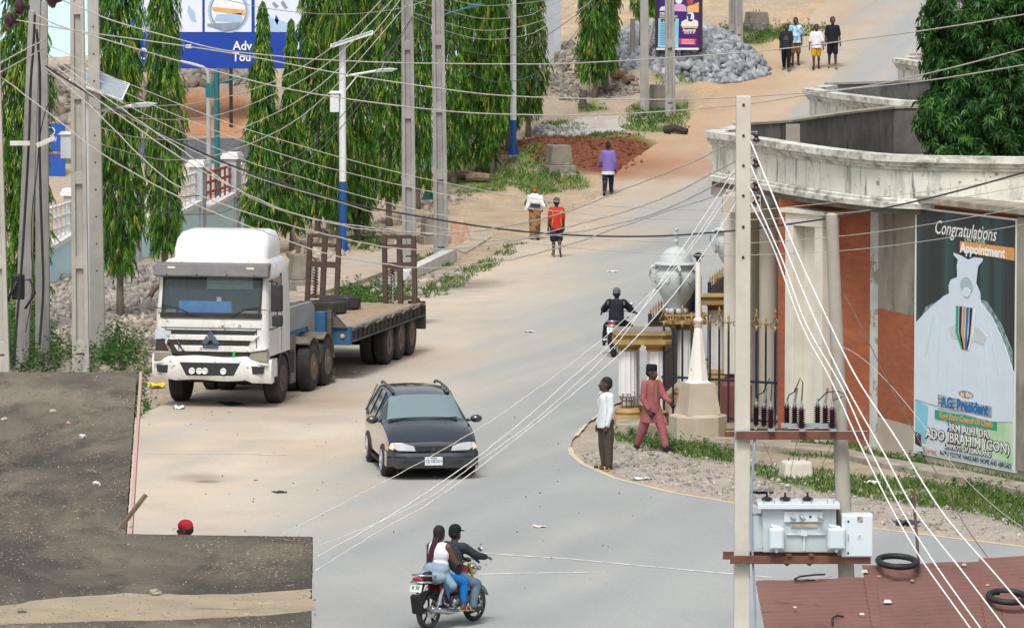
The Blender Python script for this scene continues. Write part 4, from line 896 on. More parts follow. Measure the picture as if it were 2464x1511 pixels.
for px in (1898,1952): b=MB(); b.box(X_(px)-ox-.035,X_(px)-ox+.035,-.28,.4,.058,.085); b.build('skid',RUST,BM); b=MB(); b.frus((X_(px)-ox-.02,-.1,-.10),(.02,.02),(.11,.10),.042); b.build('clamp',RUST,BM)
DBX=thing('distribution_box','pale grey metal cabinet with two locks beside the transformer','cabinet',(X_(2062),YT-.12,Z_(1334))); w_=(X_(2099)-X_(2024))
b=MB(); b.box(-w_/2,w_/2,-.16,.18,0,Z_(1233)-Z_(1334)); b.build('case',TG2,DBX,bevel=.012)
hh=Z_(1233)-Z_(1334); b=MB(); b.box(-w_/2+.055,w_/2-.012,-.175,-.162,.015,hh-.015); dr_=b.build('door',TG2,DBX,bevel=.006)
for z in (.06,hh-.09): b=MB(); b.lathe([(.016,-.006),(.016,.004)],8,(-w_/2+.09,-.178,z),'y'); b.build('lock',BLK,dr_)
b=MB(); b.tube([(-w_/2+.09,-.176,hh*.40),(-w_/2+.09,-.205,hh*.42),(-w_/2+.09,-.205,hh*.50),(-w_/2+.09,-.176,hh*.52)],.007,6); b.build('handle',STL,dr_)
b=MB(); b.box(.0,.07,-.182,-.177,hh*.43,hh*.56); b.build('warning_label',pmat('label white',(.75,.80,.84)),dr_); text('X',Matrix(((1,0,0,.035),(0,0,-1,-.185),(0,1,0,hh*.495),(0,0,0,1))),.055,pmat('label blue',(.12,.25,.4)),dr_,name='warning_mark')
b=MB(); b.box(-.0,.075,-.182,-.177,hh-.10,hh-.02); b.build('rating_plate',pmat('plate dark',(.05,.05,.05),(.5,.5,.45),20,.5),dr_)
# ---- street lamps
SW=pmat('white lamp paint',(.74,.78,.80),(.66,.70,.72),2.5,.5,stains=[((.4,.42,.42),2,.66,.72,(3,3,.5))]); SBL=pmat('blue lamp paint',(.015,.09,.34),(.015,.08,.29),2.5,.5,stains=[((.5,.55,.6),4,.70,.74)])
PVP=pmat('solar panel face',(.36,.42,.46),(.30,.36,.40),6,.25); SGY=pmat('lamp silver',(.50,.54,.56),(.42,.46,.48),3,.4,metal=.3)
def solar_lamp(px,py,label,ztop,zblue,yaw=0,panel=True,base=True,tilt=.32,box=True,arm_z=None,xr=.06,bdx=0):
    g=foot(px,py); L=thing('street_lamp',label,'street lamp',g,yaw,'solar street lamps')
    b=MB(); b.lathe([(.105,zblue),(.10,ztop)],14); b.build('upper_pole',SW,L,smooth=40)
    b=MB(); b.lathe([(.115,.0),(.108,zblue-.002)],14); b.build('lower_pole',SBL,L,smooth=40)
    if base: 
        b=MB(); b.box(-.2,.2,-.2,.2,-.04,.03); 
        for k in range(4): b.prism([(.10,.03),(.2,.03),(.11,.28)],-.01,.01,'y',Matrix.Rotation(k*PI/2,4,'Z'))
        b.build('base_plate',SBL,L)
        b=MB(); b.box(-.42,.42,-.3,.3,-.3,-.041); b.build('footing',CONC,L)
    az=arm_z or ztop-.95
    b=MB(); b.tube([(.1,0,az),(1.05,0,az+.16)],.035,8); b.tube([(.09,0,az-.42),(.48,0,az+.06)],.022,6); b.build('arm',SW,L)
    b=MB(); b.prism([(.95,-.05),(1.45,-.02),(1.62,.06),(1.40,.09),(1.05,.06)],-.13,.13,'y',Matrix.Translation((0,0,az+.15))); b.build('lamp_head',SGY,L,bevel=.015)
    if box:
        b=MB(); b.box(-.36+bdx,-.10+bdx,-.16,.14,az-1.05,az-.50); bb=b.build('battery_box',SW,L,bevel=.01); b=MB(); b.frus((-.235+bdx,-.01,az-.498),(.36,.38),(.24,.26),.06); b.build('box_lid',SW,bb)
    if panel:
        M=Matrix.Translation((.28,0,ztop+.12))@Matrix.Rotation(-tilt,4,'Y')@Matrix.Rotation(xr,4,'X')
        b=MB(); b.box(-.62,.62,-.42,.42,-.015,.015,M); b.build('solar_panel',PVP,L); b=MB()
        for q in ((-.65,-.621,-.45,.45),(.621,.65,-.45,.45)): b.box(q[0],q[1],q[2],q[3],-.02,.025,M)
        for q in ((-.62,.62,-.45,-.421),(-.62,.62,.421,.45)): b.box(*q,-.02,.025,M)
        b.build('panel_frame',WP,L)
    return L
solar_lamp(825,602,'white and blue solar street lamp in the middle, whole pole in view behind the trailer',6.05,2.02,0)
solar_lamp(1235,398,'white and blue solar street lamp by the red earth heap',6.2,1.12,0,True,True,arm_z=5.55)
L=solar_lamp(213,866,'white solar street lamp among the left poles, arm pointing right',6.2,.25,0,True,True,-.34,True,5.65,.42,-.24)
g=foot(497,552)
SL=thing('street_lamp','silver street lamp with curved arm pointing left, inside the compound',"street lamp",(g.x,g.y+1.5,g.z),0); s4=ppm(g.y)
b=MB(); b.tube([(0,0,0),(0,0,3.9)],.075,12); b.tube([(0,0,3.9),(0,0,4.62),(-.04,0,4.78),(-.16,0,4.92),(-.5,0,5.02),(-1.0,0,5.12)],[.055]*3+[.045]*3,10); b.build('pole',SGY,SL,smooth=40); b=MB(); b.prism([(-1.55,5.14),(-.98,5.06),(-.95,5.16),(-1.2,5.22)],-.12,.12,'y'); b.build('lamp_head',SGY,SL)
TEAL=pmat('teal lamp paint',(.015,.17,.19),(.02,.14,.16),2.5,.5,stains=[((.35,.4,.4),4,.70,.75)])
def teal_lamp(px,py,label,ht,visible_box=True):
    g=foot(px,py); T_=thing('street_lamp',label,'street lamp',g,0,'teal steel lamp posts')
    b=MB(); b.lathe([(.09,0),(.085,ht)],12); b.build('pole',TEAL,T_,smooth=40)
    b=MB(); b.box(-.22,.22,-.22,.22,-.02,.02); 
    for k in range(4): b.prism([(.088,.02),(.21,.02),(.09,.30)],-.01,.01,'y',Matrix.Rotation(k*PI/2,4,'Z'))
    b.build('base_plate',TEAL,T_); b=MB(); b.box(-.38,.38,-.3,.3,-.45,-.022); b.build('footing',DARKW,T_)
    b=MB(); b.box(-.34,-.10,-.12,.12,ht-.85,ht-.42); b.build('control_box',TEAL,T_,bevel=.01)
    b=MB(); b.tube([(.08,0,ht-.42),(1.3,0,ht-.05)],.03,7); b.build('arm',TEAL,T_); b=MB(); b.prism([(1.2,-.06),(1.75,.06),(1.72,.16),(1.3,.1)],-.12,.12,'y',Matrix.Translation((0,0,ht-.05))); b.build('lamp_head',TEAL,T_)
    return T_
teal_lamp(523,552,'teal lamp post with control box inside the compound wall',4.9); T2=teal_lamp(1031,478,'teal lamp post half hidden by the middle trees, arm pointing right at the top edge',6.2)
# ---- wires
GW=pmat('grey aluminium wire',(.50,.48,.43),(.40,.385,.35),3,.6); WW=pmat('white sheathed wire',(.80,.80,.78),(.72,.72,.70),3,.5); DW=pmat('dark twisted cable',(.10,.105,.11),(.06,.065,.07),6,.6); BKW=pmat('black cable',(.02,.022,.026),(.03,.03,.035),4,.5); BRW=pmat('brown stay wire',(.16,.12,.10),(.10,.08,.07),4,.7)
def wire(label,P,Y0,Y1,wpx,m,group=None,wob=0,cat='wire'):
    """wire hung between two depths, through the given reference points"""
    P=[Vector(p) for p in P]; Ls=[0]
    for a,c in zip(P[:-1],P[1:]): Ls.append(Ls[-1]+(c-a).length)
    n=len(P); Q=[]
    for i in range(n-1):
        p0,p1,p2,p3=P[max(0,i-1)],P[i],P[i+1],P[min(n-1,i+2)]
        k=max(3,int((p2-p1).length/14))
        for t in range(k+(i==n-2)):
            u=t/k; a=.5*((2*p1)+(p2-p0)*u+(2*p0-5*p1+4*p2-p3)*u*u+(3*p1-p0-3*p2+p3)*u**3)
            f=(Ls[i]+(Ls[i+1]-Ls[i])*u)/Ls[-1]; Q.append((a.x,a.y,f))
    pts=[];rs=[]
    for (x,y,f) in Q:
        iv=(1-f)/Y0+f/Y1; Yd=1/iv
        if wob: y+=wob*(mnoise.noise(Vector((x*.03,len(label)*3.7,0)))+.5*mnoise.noise(Vector((x*.09,len(label)*1.7,5))))
        pts.append(at(x,y,Yd)); rs.append(wpx/2/ppm(Yd)*(.76 if wpx>5 else .70))
    o=pts[0].copy(); b=MB(); b.tube([p-o for p in pts],rs,6); w_=b.build('wire' if cat=='wire' else 'cable',m,None,o,smooth=True); tag(w_,label,cat,group); return w_
HV=(('uppermost long grey line crossing the whole upper picture',[(128,-8),(201,22),(279,53),(418,92),(530,120),(662,135),(769,144),(973,152),(1264,155),(1398,152),(1621,139),(1865,120),(2056,96),(2251,70),(2480,33)]),
 ('middle long grey line crossing the picture, ending right at mid height of mango tree',[(25,46),(178,74),(335,96),(502,120),(602,137),(822,178),(1048,212),(1203,230),(1412,238),(1593,240),(1805,233),(2056,212),(2251,173),(2480,114)]),
 ('lowest of the three long grey lines crossing the upper picture',[(60,17),(131,58),(251,95),(362,128),(502,167),(662,208),(825,237),(1048,265),(1203,275),(1412,277),(1593,269),(1805,250),(2000,220),(2248,192),(2480,154)]))
for l,P in HV: wire(l,P,127,88,4.6,GW,'long high lines across the picture')
LW=(('top line of the four thin lines running right past the tall pole',[(125,114),(195,145),(251,178),(362,223),(502,279),(602,314),(736,355),(819,379),(976,420),(1076,441),(1264,475),(1440,494),(1733,508),(1795,508),(2037,484),(2300,452),(2480,420)]),
 ('second line of the four thin lines running right past the tall pole',[(108,128),(251,200),(418,275),(602,346),(741,391),(822,412),(973,448),(1203,493),(1370,511),(1538,525),(1769,530),(1990,517),(2241,487),(2480,446)]),
 ('third line of the four thin lines running right past the tall pole',[(105,150),(251,225),(418,310),(602,391),(736,430),(819,458),(973,498),(1160,537),(1370,570),(1621,583),(1795,585),(2019,569),(2236,540),(2480,496)]),
 ('bottom line of the four thin lines running right past the tall pole',[(102,170),(251,250),(418,340),(602,422),(819,487),(973,531),(1273,583),(1454,603),(1677,614),(1795,614),(2019,604),(2236,579),(2480,537)]))
for l,P in LW: wire(l,P,127,96,2.7,GW,'thin lines running right past the tall pole')
wire('thick black cable sagging across the street to the poster wall',[(110,160),(212,225),(330,290),(480,365),(602,415),(819,483),(992,518),(1203,551),(1398,567),(1593,568),(1769,555),(1800,552),(2017,522),(2241,476),(2480,411)],127,94,6.0,BKW,None,cat='cable')
EW=(('bottom wavy line from the left pole sagging over the truck to the tall pole',[(0,184),(125,279),(251,374),(376,447),(514,511),(619,552),(771,606),(923,636),(1053,645),(1203,629),(1354,593),(1499,544),(1643,497),(1770,458)]),
 ('second lowest wavy line from the left pole over the truck to the tall pole',[(100,156),(212,251),(386,420),(480,470),(592,511),(720,548),(923,594),(1053,600),(1203,586),(1354,550),(1571,487),(1747,400),(1772,388)]),
 ('second highest wavy line from the left pole over the truck to the tall pole',[(110,140),(251,252),(420,370),(560,450),(697,511),(839,541),(1053,565),(1203,578),(1398,556),(1571,516),(1691,461),(1775,415)]),
 ('highest wavy line from the left pole over the truck to the tall pole',[(115,130),(251,232),(420,350),(602,475),(780,533),(923,557),(1076,560),(1203,547),(1356,512),(1538,441),(1674,388),(1774,333)]))
for l,P in EW: wire(l,P,127,80.5,4.2,GW,'wavy lines over the truck',2.2)
RW=(('topmost slack line rising from the left poles to the middle pole',[(240,225),(307,248),(418,254),(558,231),(691,181),(814,102),(925,-6)]),
 ('second slack line rising from the left poles to the middle pole',[(212,259),(335,284),(446,287),(558,268),(714,201),(825,123),(950,-6)]),
 ('third slack line rising from the left poles to the middle pole',[(245,309),(335,332),(446,336),(558,318),(739,229),(886,95),(970,-10)]),
 ('lowest pale slack line rising from the left poles to the middle pole',[(245,347),(335,374),(418,386),(530,371),(680,309),(803,212),(980,10)]))
for l,P in RW: wire(l,P,127,158,3.2,GW,'slack lines rising to the middle pole',1.6)
wire('upper dark twisted cable rising to the middle pole',[(248,438),(362,469),(474,472),(558,455),(662,407),(741,357),(853,243),(992,42)],127,158,3.0,DW,'dark twisted cables rising to the middle pole',.8,'cable')
wire('lower dark twisted cable rising to the middle pole',[(248,466),(362,505),(474,516),(558,502),(705,419),(833,293),(928,156),(994,39)],127,158,3.0,DW,'dark twisted cables rising to the middle pole',.8,'cable')
wire('thin grey line sagging along the very top left over the billboard',[(500,-10),(662,24),(825,35),(967,20),(1040,-5)],127,158,2.4,GW)
UW=(('first thin line from the middle pole rising to the far poles, top one',[(1075,-3),(1160,14),(1264,8),(1345,-4)]),('second thin line from the middle pole rising to the far poles',[(995,2),(1054,20),(1160,45),(1264,39),(1300,25),(1362,-4)]),
 ('third thin line from the middle pole rising to the far poles',[(990,30),(1059,52),(1160,74),(1264,62),(1342,33),(1400,-4)]),('fourth thin line from the middle pole rising to the far poles',[(990,38),(1059,70),(1160,95),(1264,86),(1314,64),(1398,22),(1428,-4)]),
 ('fifth darker thin line from the middle pole rising to the far poles',[(990,42),(1059,92),(1132,125),(1215,135),(1264,125),(1300,98),(1398,28),(1432,-4)]),('sixth thin line, lowest, from the middle pole rising to the far poles',[(990,50),(1059,123),(1132,178),(1210,198),(1287,178),(1359,112),(1448,-4)]))
for i,(l,P) in enumerate(UW): wire(l,P,159,198,2.4,GW if i<4 else DW,'thin lines rising to the far poles')
FWs=(('top pale service line falling left from the tall pole past the car bonnet',[(1774,420),(1640,620),(1500,770),(1380,870),(1200,1000),(1060,1085),(940,1150),(680,1285)],2.2),
 ('second pale service line falling left from the tall pole over the car',[(1774,400),(1600,660),(1480,830),(1300,1000),(1150,1110),(1000,1215),(770,1312)],2.6),
 ('third pale service line falling left from the tall pole over the car',[(1775,440),(1640,630),(1480,815),(1380,905),(1200,1060),(980,1215),(765,1338)],3.4),
 ('lowest pale service line falling left from the tall pole, right of the car',[(1776,478),(1700,600),(1600,735),(1480,862),(1300,1010),(1060,1192),(900,1285),(760,1372)],3.4))
for l,P,w_ in FWs: wire(l,P,80.4,61,w_,WW,'pale service lines falling left',2.0)
GWs=(('first thick white line falling right from the tall pole to the rusty roof',[(1803,482),(1862,600),(1929,782),(2001,918),(2065,1060),(2150,1231),(2217,1345),(2286,1443),(2345,1525)]),('second thick white line falling right from the tall pole to the rusty roof',[(1803,448),(1880,620),(1941,782),(2027,934),(2093,1079),(2172,1231),(2255,1364),(2370,1525)]),
 ('third thick white line falling right from the tall pole to the rusty roof',[(1804,392),(1862,530),(1967,782),(2039,934),(2128,1092),(2204,1231),(2318,1377),(2430,1525)]),('rightmost thick white line falling from the tall pole over the rusty roof',[(1804,335),(1914,600),(1998,782),(2065,915),(2160,1060),(2267,1231),(2397,1383),(2480,1480)]))
for l,P in GWs: wire(l,P,80.2,62,5.6,WW,'thick white lines falling right')
wire('brown stay wire with a guy insulator in front of the poster',[(2030,705),(2075,790),(2130,905),(2207,1052),(2260,1150),(2320,1260),(2382,1348)],80.3,70,3.6,BRW); wire('thin pale wire crossing the brown stay wire by the poster',[(1965,830),(2040,840),(2118,901),(2204,1000),(2305,1133),(2401,1225),(2480,1280)],80.3,74,2.4,GW)
gi=at(2209,1056,77); b=MB(); b.tube([(-.035,0,.09),(0,0,.05),(0,0,-.05),(.045,0,-.1)],[.015,.045,.045,.015],10); o=b.build('guy_insulator',INS,None,gi,smooth=True); tag(o,'dark egg insulator tied into the brown stay wire','insulator')
for k,(a,c) in enumerate(((1815,1855),(1898,1896),(1985,1952))): wire(('left','middle','right')[k]+' thin dropper lead between the insulator rack and the transformer',[(a+20,1060),(c+8 if k!=2 else c+22,1130),(c,1192)],80,80,1.6,BRW,'dropper leads to the transformer')
# clutter on the left cable poles
def cable_on(label,P,Y,w_,m=BKW): return wire(label,P,Y,Y,w_,m,None,1.2,'cable')
cable_on('thick dark cable strapped down the leaning pole',[(84,30),(80,120),(74,200),(70,330),(62,480),(52,640),(40,780),(34,880)],126.2,9)
cable_on('thick dark cable down the old pole in the left cluster',[(88,70),(96,180),(95,330),(98,480),(102,600),(104,700),(95,830)],126.0,9)
cable_on('looping dark service cable between the two old left poles',[(118,185),(130,230),(112,260),(96,330),(88,420),(78,500),(75,600),(80,680),(62,800)],126.0,4)
for k,(x,y) in enumerate(((50,18),(26,52),(128,0))):
    p=at(x,y,126.5); b=MB(); b.lathe([(.03,-.16),(.14,-.10),(.20,-.02),(.18,.04),(.08,.08),(.04,.2)],14,ax='x'); o=b.build('disc_insulator',INS,None,p,smooth=50); tag(o,('dark disc insulator at upper left beside the old pole top','second dark disc insulator, lowest at the left edge','dark disc insulator at the top edge right of the old pole')[k],'insulator','disc insulators')
p=at(44,690,126.5); b=MB(); b.box(-.14,.14,-.12,.1,-.28,.28); o=b.build('junction_box',BKW,None,p,bevel=.03); tag(o,'black junction box strapped low on the leaning pole','junction box')
b=MB(); b.tube([(-.3,0,-.2),(-.1,0,.25),(.2,0,.3),(.32,0,.0),(.1,-.05,-.35)],.03,7); o=b.build('cable_loop',BKW,None,at(50,705,126.3),smooth=True); tag(o,'loose black cable loop around the junction box','cable')
for k,(x,y,an) in enumerate(((48,345,0),(110,341,.3))):
    p=at(x,y,126); b=MB(); b.box(-.22,.22,-.03,.03,-.05,.05,Matrix.Rotation(-an*1.4,4,'Y')); o=b.build('cross_arm',pmat('white timber',(.66,.66,.62)) if k==0 else bpy.data.materials['white timber'],None,p); tag(o,('short white cross piece on the leaning pole','tilted white cross piece on the old cable pole')[k],'cross arm')
wire('pale wire between the leftmost pole and the old pole, upper',[(0,153),(60,120),(112,95)],124,126.3,4.6,GW); wire('pale wire between the leftmost pole and the old pole, lower',[(0,175),(60,142),(110,115)],124,126.3,4.6,GW)
# ---- trees, plants, stones
def leafmat(name,stops,rough=.45,tr=.25):
    m,nt,p=nodes(name); a=N(nt,'ShaderNodeAttribute',attribute_name='tint'); c=ramp(nt,a.outputs['Fac'],stops)
    nt.links.new(c,p.inputs['Base Color']); p.inputs['Roughness'].default_value=rough; p.inputs['Specular IOR Level'].default_value=.35
    t=N(nt,'ShaderNodeBsdfTranslucent'); nt.links.new(c,t.inputs['Color']); mx=N(nt,'ShaderNodeMixShader'); mx.inputs[0].default_value=tr
    nt.links.new(p.outputs[0],mx.inputs[1]); nt.links.new(t.outputs[0],mx.inputs[2]); nt.links.new(mx.outputs[0],nt.nodes['Material Output'].inputs['Surface'])
    return m
ASH=leafmat('drooping leaves',[(0,(.022,.075,.014)),(.34,(.050,.165,.020)),(.60,(.13,.30,.028)),(.84,(.27,.38,.045)),(1,(.40,.36,.06))])
MNG=leafmat('mango leaves',[(0,(.014,.060,.012)),(.5,(.035,.125,.022)),(.85,(.085,.22,.04)),(1,(.22,.30,.07))])
GRS=leafmat('grass blades',[(0,(.045,.10,.02)),(.6,(.10,.19,.035)),(1,(.26,.27,.09))],.7)
WEED=leafmat('weed leaves',[(0,(.02,.07,.02)),(.6,(.06,.15,.035)),(1,(.14,.24,.06))],.6)
BARK=pmat('grey bark',(.22,.18,.145),(.14,.115,.09),6,.95,bump=.01,bscale=14,stains=[((.33,.30,.26),3,.6,.7)],stretch=(1,1,.4))
def unit(v): return v/(np.linalg.norm(v,axis=-1,keepdims=True)+1e-9)
def leaves(base,dirn,L,W,r,bend=.25):
    """diamond leaves: base points, unit directions, lengths, widths -> verts, quads (4 verts each)"""
    n=len(base); ref=r.normal(size=(n,3)); side=unit(np.cross(dirn,ref)); nor=np.cross(side,dirn)
    mid=base+dirn*(L*.45)[:,None]; tip=base+dirn*L[:,None]-np.array([0,0,1])*(L*bend)[:,None]
    v=np.stack([base,mid+side*(W/2)[:,None]+nor*(W*.15)[:,None],tip,mid-side*(W/2)[:,None]+nor*(W*.15)[:,None]],1)
    return v.reshape(-1,3)
def quads(n): return np.arange(n*4).reshape(n,4)
def ashoka(seed,Hc=8.0,R_=.62,twigs=2300,cone=.35,nl=10):
    r=np.random.default_rng(seed); t=r.random(twigs)**.95
    prof=np.clip((1-t)/cone,0,1)**.75*np.clip(.62+t/.10*.38,0,1)
    ph=r.random(twigs)*TAU
    lump=1+.20*np.sin(2*ph+t*13+seed)+.20*np.sin(4*ph-t*23)+.16*np.sin(t*47+seed*2+ph)
    rr=R_*prof*lump*np.where(r.random(twigs)<.75,r.uniform(.72,1.0,twigs),r.uniform(.2,.75,twigs))
    P=np.stack([rr*np.cos(ph),rr*np.sin(ph),t*Hc],1); out=np.stack([np.cos(ph),np.sin(ph),np.zeros(twigs)],1)
    d=unit(out*r.uniform(.25,.8,(twigs,1))+np.array([0,0,-1])+r.normal(size=(twigs,3))*.18)
    TL=r.uniform(.20,.46,twigs)*np.clip(prof+.35,0,1); tw=np.clip(r.beta(1.6,2.6,twigs)*1.05,0,1)
    k=np.tile(np.arange(nl)/nl,twigs); rep=lambda a:np.repeat(a,nl,0)
    base=rep(P)+rep(d)*(k*rep(TL))[:,None]; sgn=np.where(np.tile(np.arange(nl)%2,twigs)==0,1,-1)
    sd=rep(unit(np.cross(d,r.normal(size=(twigs,3)))))
    dl=unit(rep(d)*.8+sd*(sgn*r.uniform(.3,.75,len(k)))[:,None]+np.array([0,0,-.45])+r.normal(size=(len(k),3))*.12)
    L=r.uniform(.11,.20,len(k)); W=L*r.uniform(.20,.28,len(k))
    tint=np.clip(rep(tw)*.75+k*.22*rep((tw>.35).astype(float))+r.normal(size=len(k))*.05,0,1)
    tint=np.where(rep(r.random(twigs)<.12),np.clip(tint+.34,0,1),tint)
    return leaves(base,dl,L,W,r),quads(len(k)),np.repeat(tint,4)
CR={}
for k,a in (('a',dict(seed=1)),('b',dict(seed=2)),('c',dict(seed=3,R_=.66)),('cone',dict(seed=4,Hc=5.6,R_=.60,cone=.95,twigs=1500))):
    v,f,c=ashoka(**a); o=npmesh('crown',v,f,ASH,c); CR[k]=o.data; bpy.data.objects.remove(o)
# a dense dark inner mass of short twigs so the sky does not show straight through
TREES=[('a',62,800,140,694,0,'drooping ashoka tree at the far left behind the leaning pole'),('b',291,762,126,632,0,'ashoka tree with bare slender trunk left of the white truck cab'),('c',398,700,104,602,0,'ashoka tree directly behind the white truck cab'),
 ('cone',634,612,122,556,12,'young pointed ashoka tree in front of the hospital billboard'),('cone',702,604,92,548,52,'smaller pointed ashoka tree right beside the young one at the billboard'),
 ('a',766,568,118,524,0,'tall ashoka tree just left of the middle solar street lamp'),('c',816,588,86,528,0,'ashoka tree hidden behind the pole of the middle solar street lamp'),('b',862,582,104,530,0,'ashoka tree just right of the middle solar street lamp'),
 ('c',938,545,100,468,0,'ashoka tree left of the grooved middle pole'),('a',1004,505,92,446,0,'ashoka tree behind the grooved middle pole'),('b',1092,446,92,396,0,'ashoka tree just right of the pair of middle poles'),
 ('a',1155,417,106,390,0,'ashoka tree with a short pale trunk above the trampled grass'),('c',1184,420,88,350,0,'ashoka tree close behind the one with a short pale trunk'),('b',1222,388,84,328,0,'ashoka tree touching the upper solar street lamp'),('c',1271,338,98,276,0,'ashoka tree standing at the edge of the red earth heap'),
 ('b',1430,238,98,192,0,'lone ashoka tree near the stone pile, whole trunk bare'),('a',1458,226,80,165,0,'slim ashoka tree close behind the lone one near the stone pile'),('c',1552,120,78,48,0,'ashoka tree at the top edge beside the campaign board')]
for i,(k,px,py,w,bot,top,lab) in enumerate(TREES):
    g=foot(px,py); s=ppm(g.y); zb=(py-bot)/s; R0=.78 if k=='cone' else (.86 if k=='c' else .82)
    sxy=w/s/2/R0*.93; ht=(bot-top)/s/5.6 if k=='cone' else (1.16+.08*math.sin(i*2.3))
    T_=thing('ashoka_tree',lab,'tree',(g.x,g.y,g.z),i*1.7,'row of columnar ashoka trees')
    c=link('crown',CR[k],T_); c.location=(0,0,zb+.12); c.scale=(sxy,sxy,ht)
    r0=.085 if k!='cone' else .06
    rr_=random.Random(i); b=MB(); zt_=zb+ht*5.2; pts=[(0,0,-.2),(rr_.uniform(-.03,.03),rr_.uniform(-.03,.03),zb*.5),(0,0,zb+.3),(0,0,zt_)]
    b.tube(pts,[r0*1.5,r0*1.1,r0,.015],9); 
    for q in range(7):
        z=zb+.4+q*.55; a=q*2.4; b.tube([(0,0,z),(.35*sxy*math.cos(a),.35*sxy*math.sin(a),z+.10),(.5*sxy*math.cos(a),.5*sxy*math.sin(a),z-.1)],[.02,.014,.006],5)
    b.build('trunk',BARK,T_,smooth=True)
# mango tree over the gatehouse roof
def mango():
    r=np.random.default_rng(11)
    blobs=[((0,0,6.6),(1.9,1.7,1.7)),((-.75,-.4,8.3),(1.3,1.3,1.2)),((-1.15,-.3,6.0),(.95,1.0,.7)),((.3,0,9.6),(1.7,1.5,1.5)),((-.9,-.5,5.25),(1.0,.9,.62)),((1.5,0,7.5),(1.8,1.6,2.2)),((-1.25,-.2,7.3),(.72,.8,.62)),((1,-.3,5.2),(1.6,1.2,.9))]
    P=[];O=[]
    for (c,rd) in blobs:
        n=int(620*rd[0]*rd[2]); d=unit(r.normal(size=(n,3))); d[:,1]=np.where(r.random(n)<.7,-np.abs(d[:,1]),d[:,1])
        q=r.uniform(.55,1.0,n)**.5; P.append(np.array(c)+d*np.array(rd)*q[:,None]*(1+.12*np.sin(d[:,:1]*9+d[:,2:]*7))); O.append(unit(d*np.array([1,1,.8])+np.array([0,0,.35])))
    P=np.concatenate(P); O=np.concatenate(O); n=len(P); nl=11
    a=r.random(n)[:,None]*TAU+np.arange(nl)[None]*TAU/nl*1.0
    u=unit(np.cross(O,np.array([.3,.2,1.]))); w_=np.cross(O,u)
    dl=O[:,None]*r.uniform(-.25,.7,(n,nl,1))+u[:,None]*np.cos(a)[...,None]+w_[:,None]*np.sin(a)[...,None]; dl=unit(dl.reshape(-1,3)+np.array([0,0,-.35]))
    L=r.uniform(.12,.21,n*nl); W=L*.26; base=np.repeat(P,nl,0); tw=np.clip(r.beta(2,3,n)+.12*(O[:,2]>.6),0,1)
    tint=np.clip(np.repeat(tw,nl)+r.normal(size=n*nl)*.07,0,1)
    return leaves(base,dl,L,W,r,.3),quads(n*nl),np.repeat(tint,4)
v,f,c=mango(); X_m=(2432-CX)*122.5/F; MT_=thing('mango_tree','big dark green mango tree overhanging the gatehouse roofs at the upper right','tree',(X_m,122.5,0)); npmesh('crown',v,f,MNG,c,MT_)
b=MB(); b.tube([(0,.2,-.1),(.05,.2,2.5),(-.05,.1,4.6)],[.3,.24,.2],10)
for e_ in ((-1.2,-.3,6.2),(-.6,-.3,8.4),(.9,0,7.6),(.3,.2,9.6),(-.9,-.5,5.3)): b.tube([(-.05,.1,4.4),(e_[0]*.4,e_[1]*.4,4.4+(e_[2]-4.4)*.6),e_],[.14,.09,.03],7)
b.build('trunk',BARK,MT_,smooth=True)
# ---- grass and weeds
def scatter_px(poly,dens,r,jit=0):
    W=[px2(*p) for p in poly]; xs,ys=zip(*W); A=(max(xs)-min(xs))*(max(ys)-min(ys)); n=int(A*dens)
    x=r.uniform(min(xs),max(xs),n); y=r.uniform(min(ys),max(ys),n)
    d=sdist(x,y,W)+(vn(x,y,1.3,77)-.5)*.7; k=d<jit; return x[k],y[k]
gzv=np.vectorize(gz)
def grass(name,polys,dens,h0,h1,label,seed,wd=.014,m=GRS):
    r=np.random.default_rng(seed); X_g=[];Y_g=[]
    for p in polys: a,b_=scatter_px(p,dens,r,.12); X_g.append(a);Y_g.append(b_)
    x=np.concatenate(X_g); y=np.concatenate(Y_g); cl=vn(x,y,.9,5); k=cl>.36; x,y,cl=x[k],y[k],cl[k]; z=gzv(x,y)-.01; n=len(x)
    h=r.uniform(h0,h1,n)*(.5+cl); th=r.random(n)*TAU; d=np.stack([np.cos(th)*.5,np.sin(th)*.5,np.ones(n)],1); d=unit(d+r.normal(size=(n,3))*.2)
    v=leaves(np.stack([x,y,z],1),d,h,np.full(n,wd)*r.uniform(.7,1.6,n),r,.12); tint=np.clip(r.beta(2,2.5,n)+.3*(cl-.5),0,1)
    o=npmesh(name,v,quads(n),m,np.repeat(tint,4)); tag(o,label,'grass',None,'stuff'); return n
grass('verge_grass',grassP,230,.07,.20,'short green grass in patches along the dirt verge',3,.02)
grass('roadside_grass',grassR,330,.06,.18,'green grass growing along the forecourt kerb on the right',4,.018)
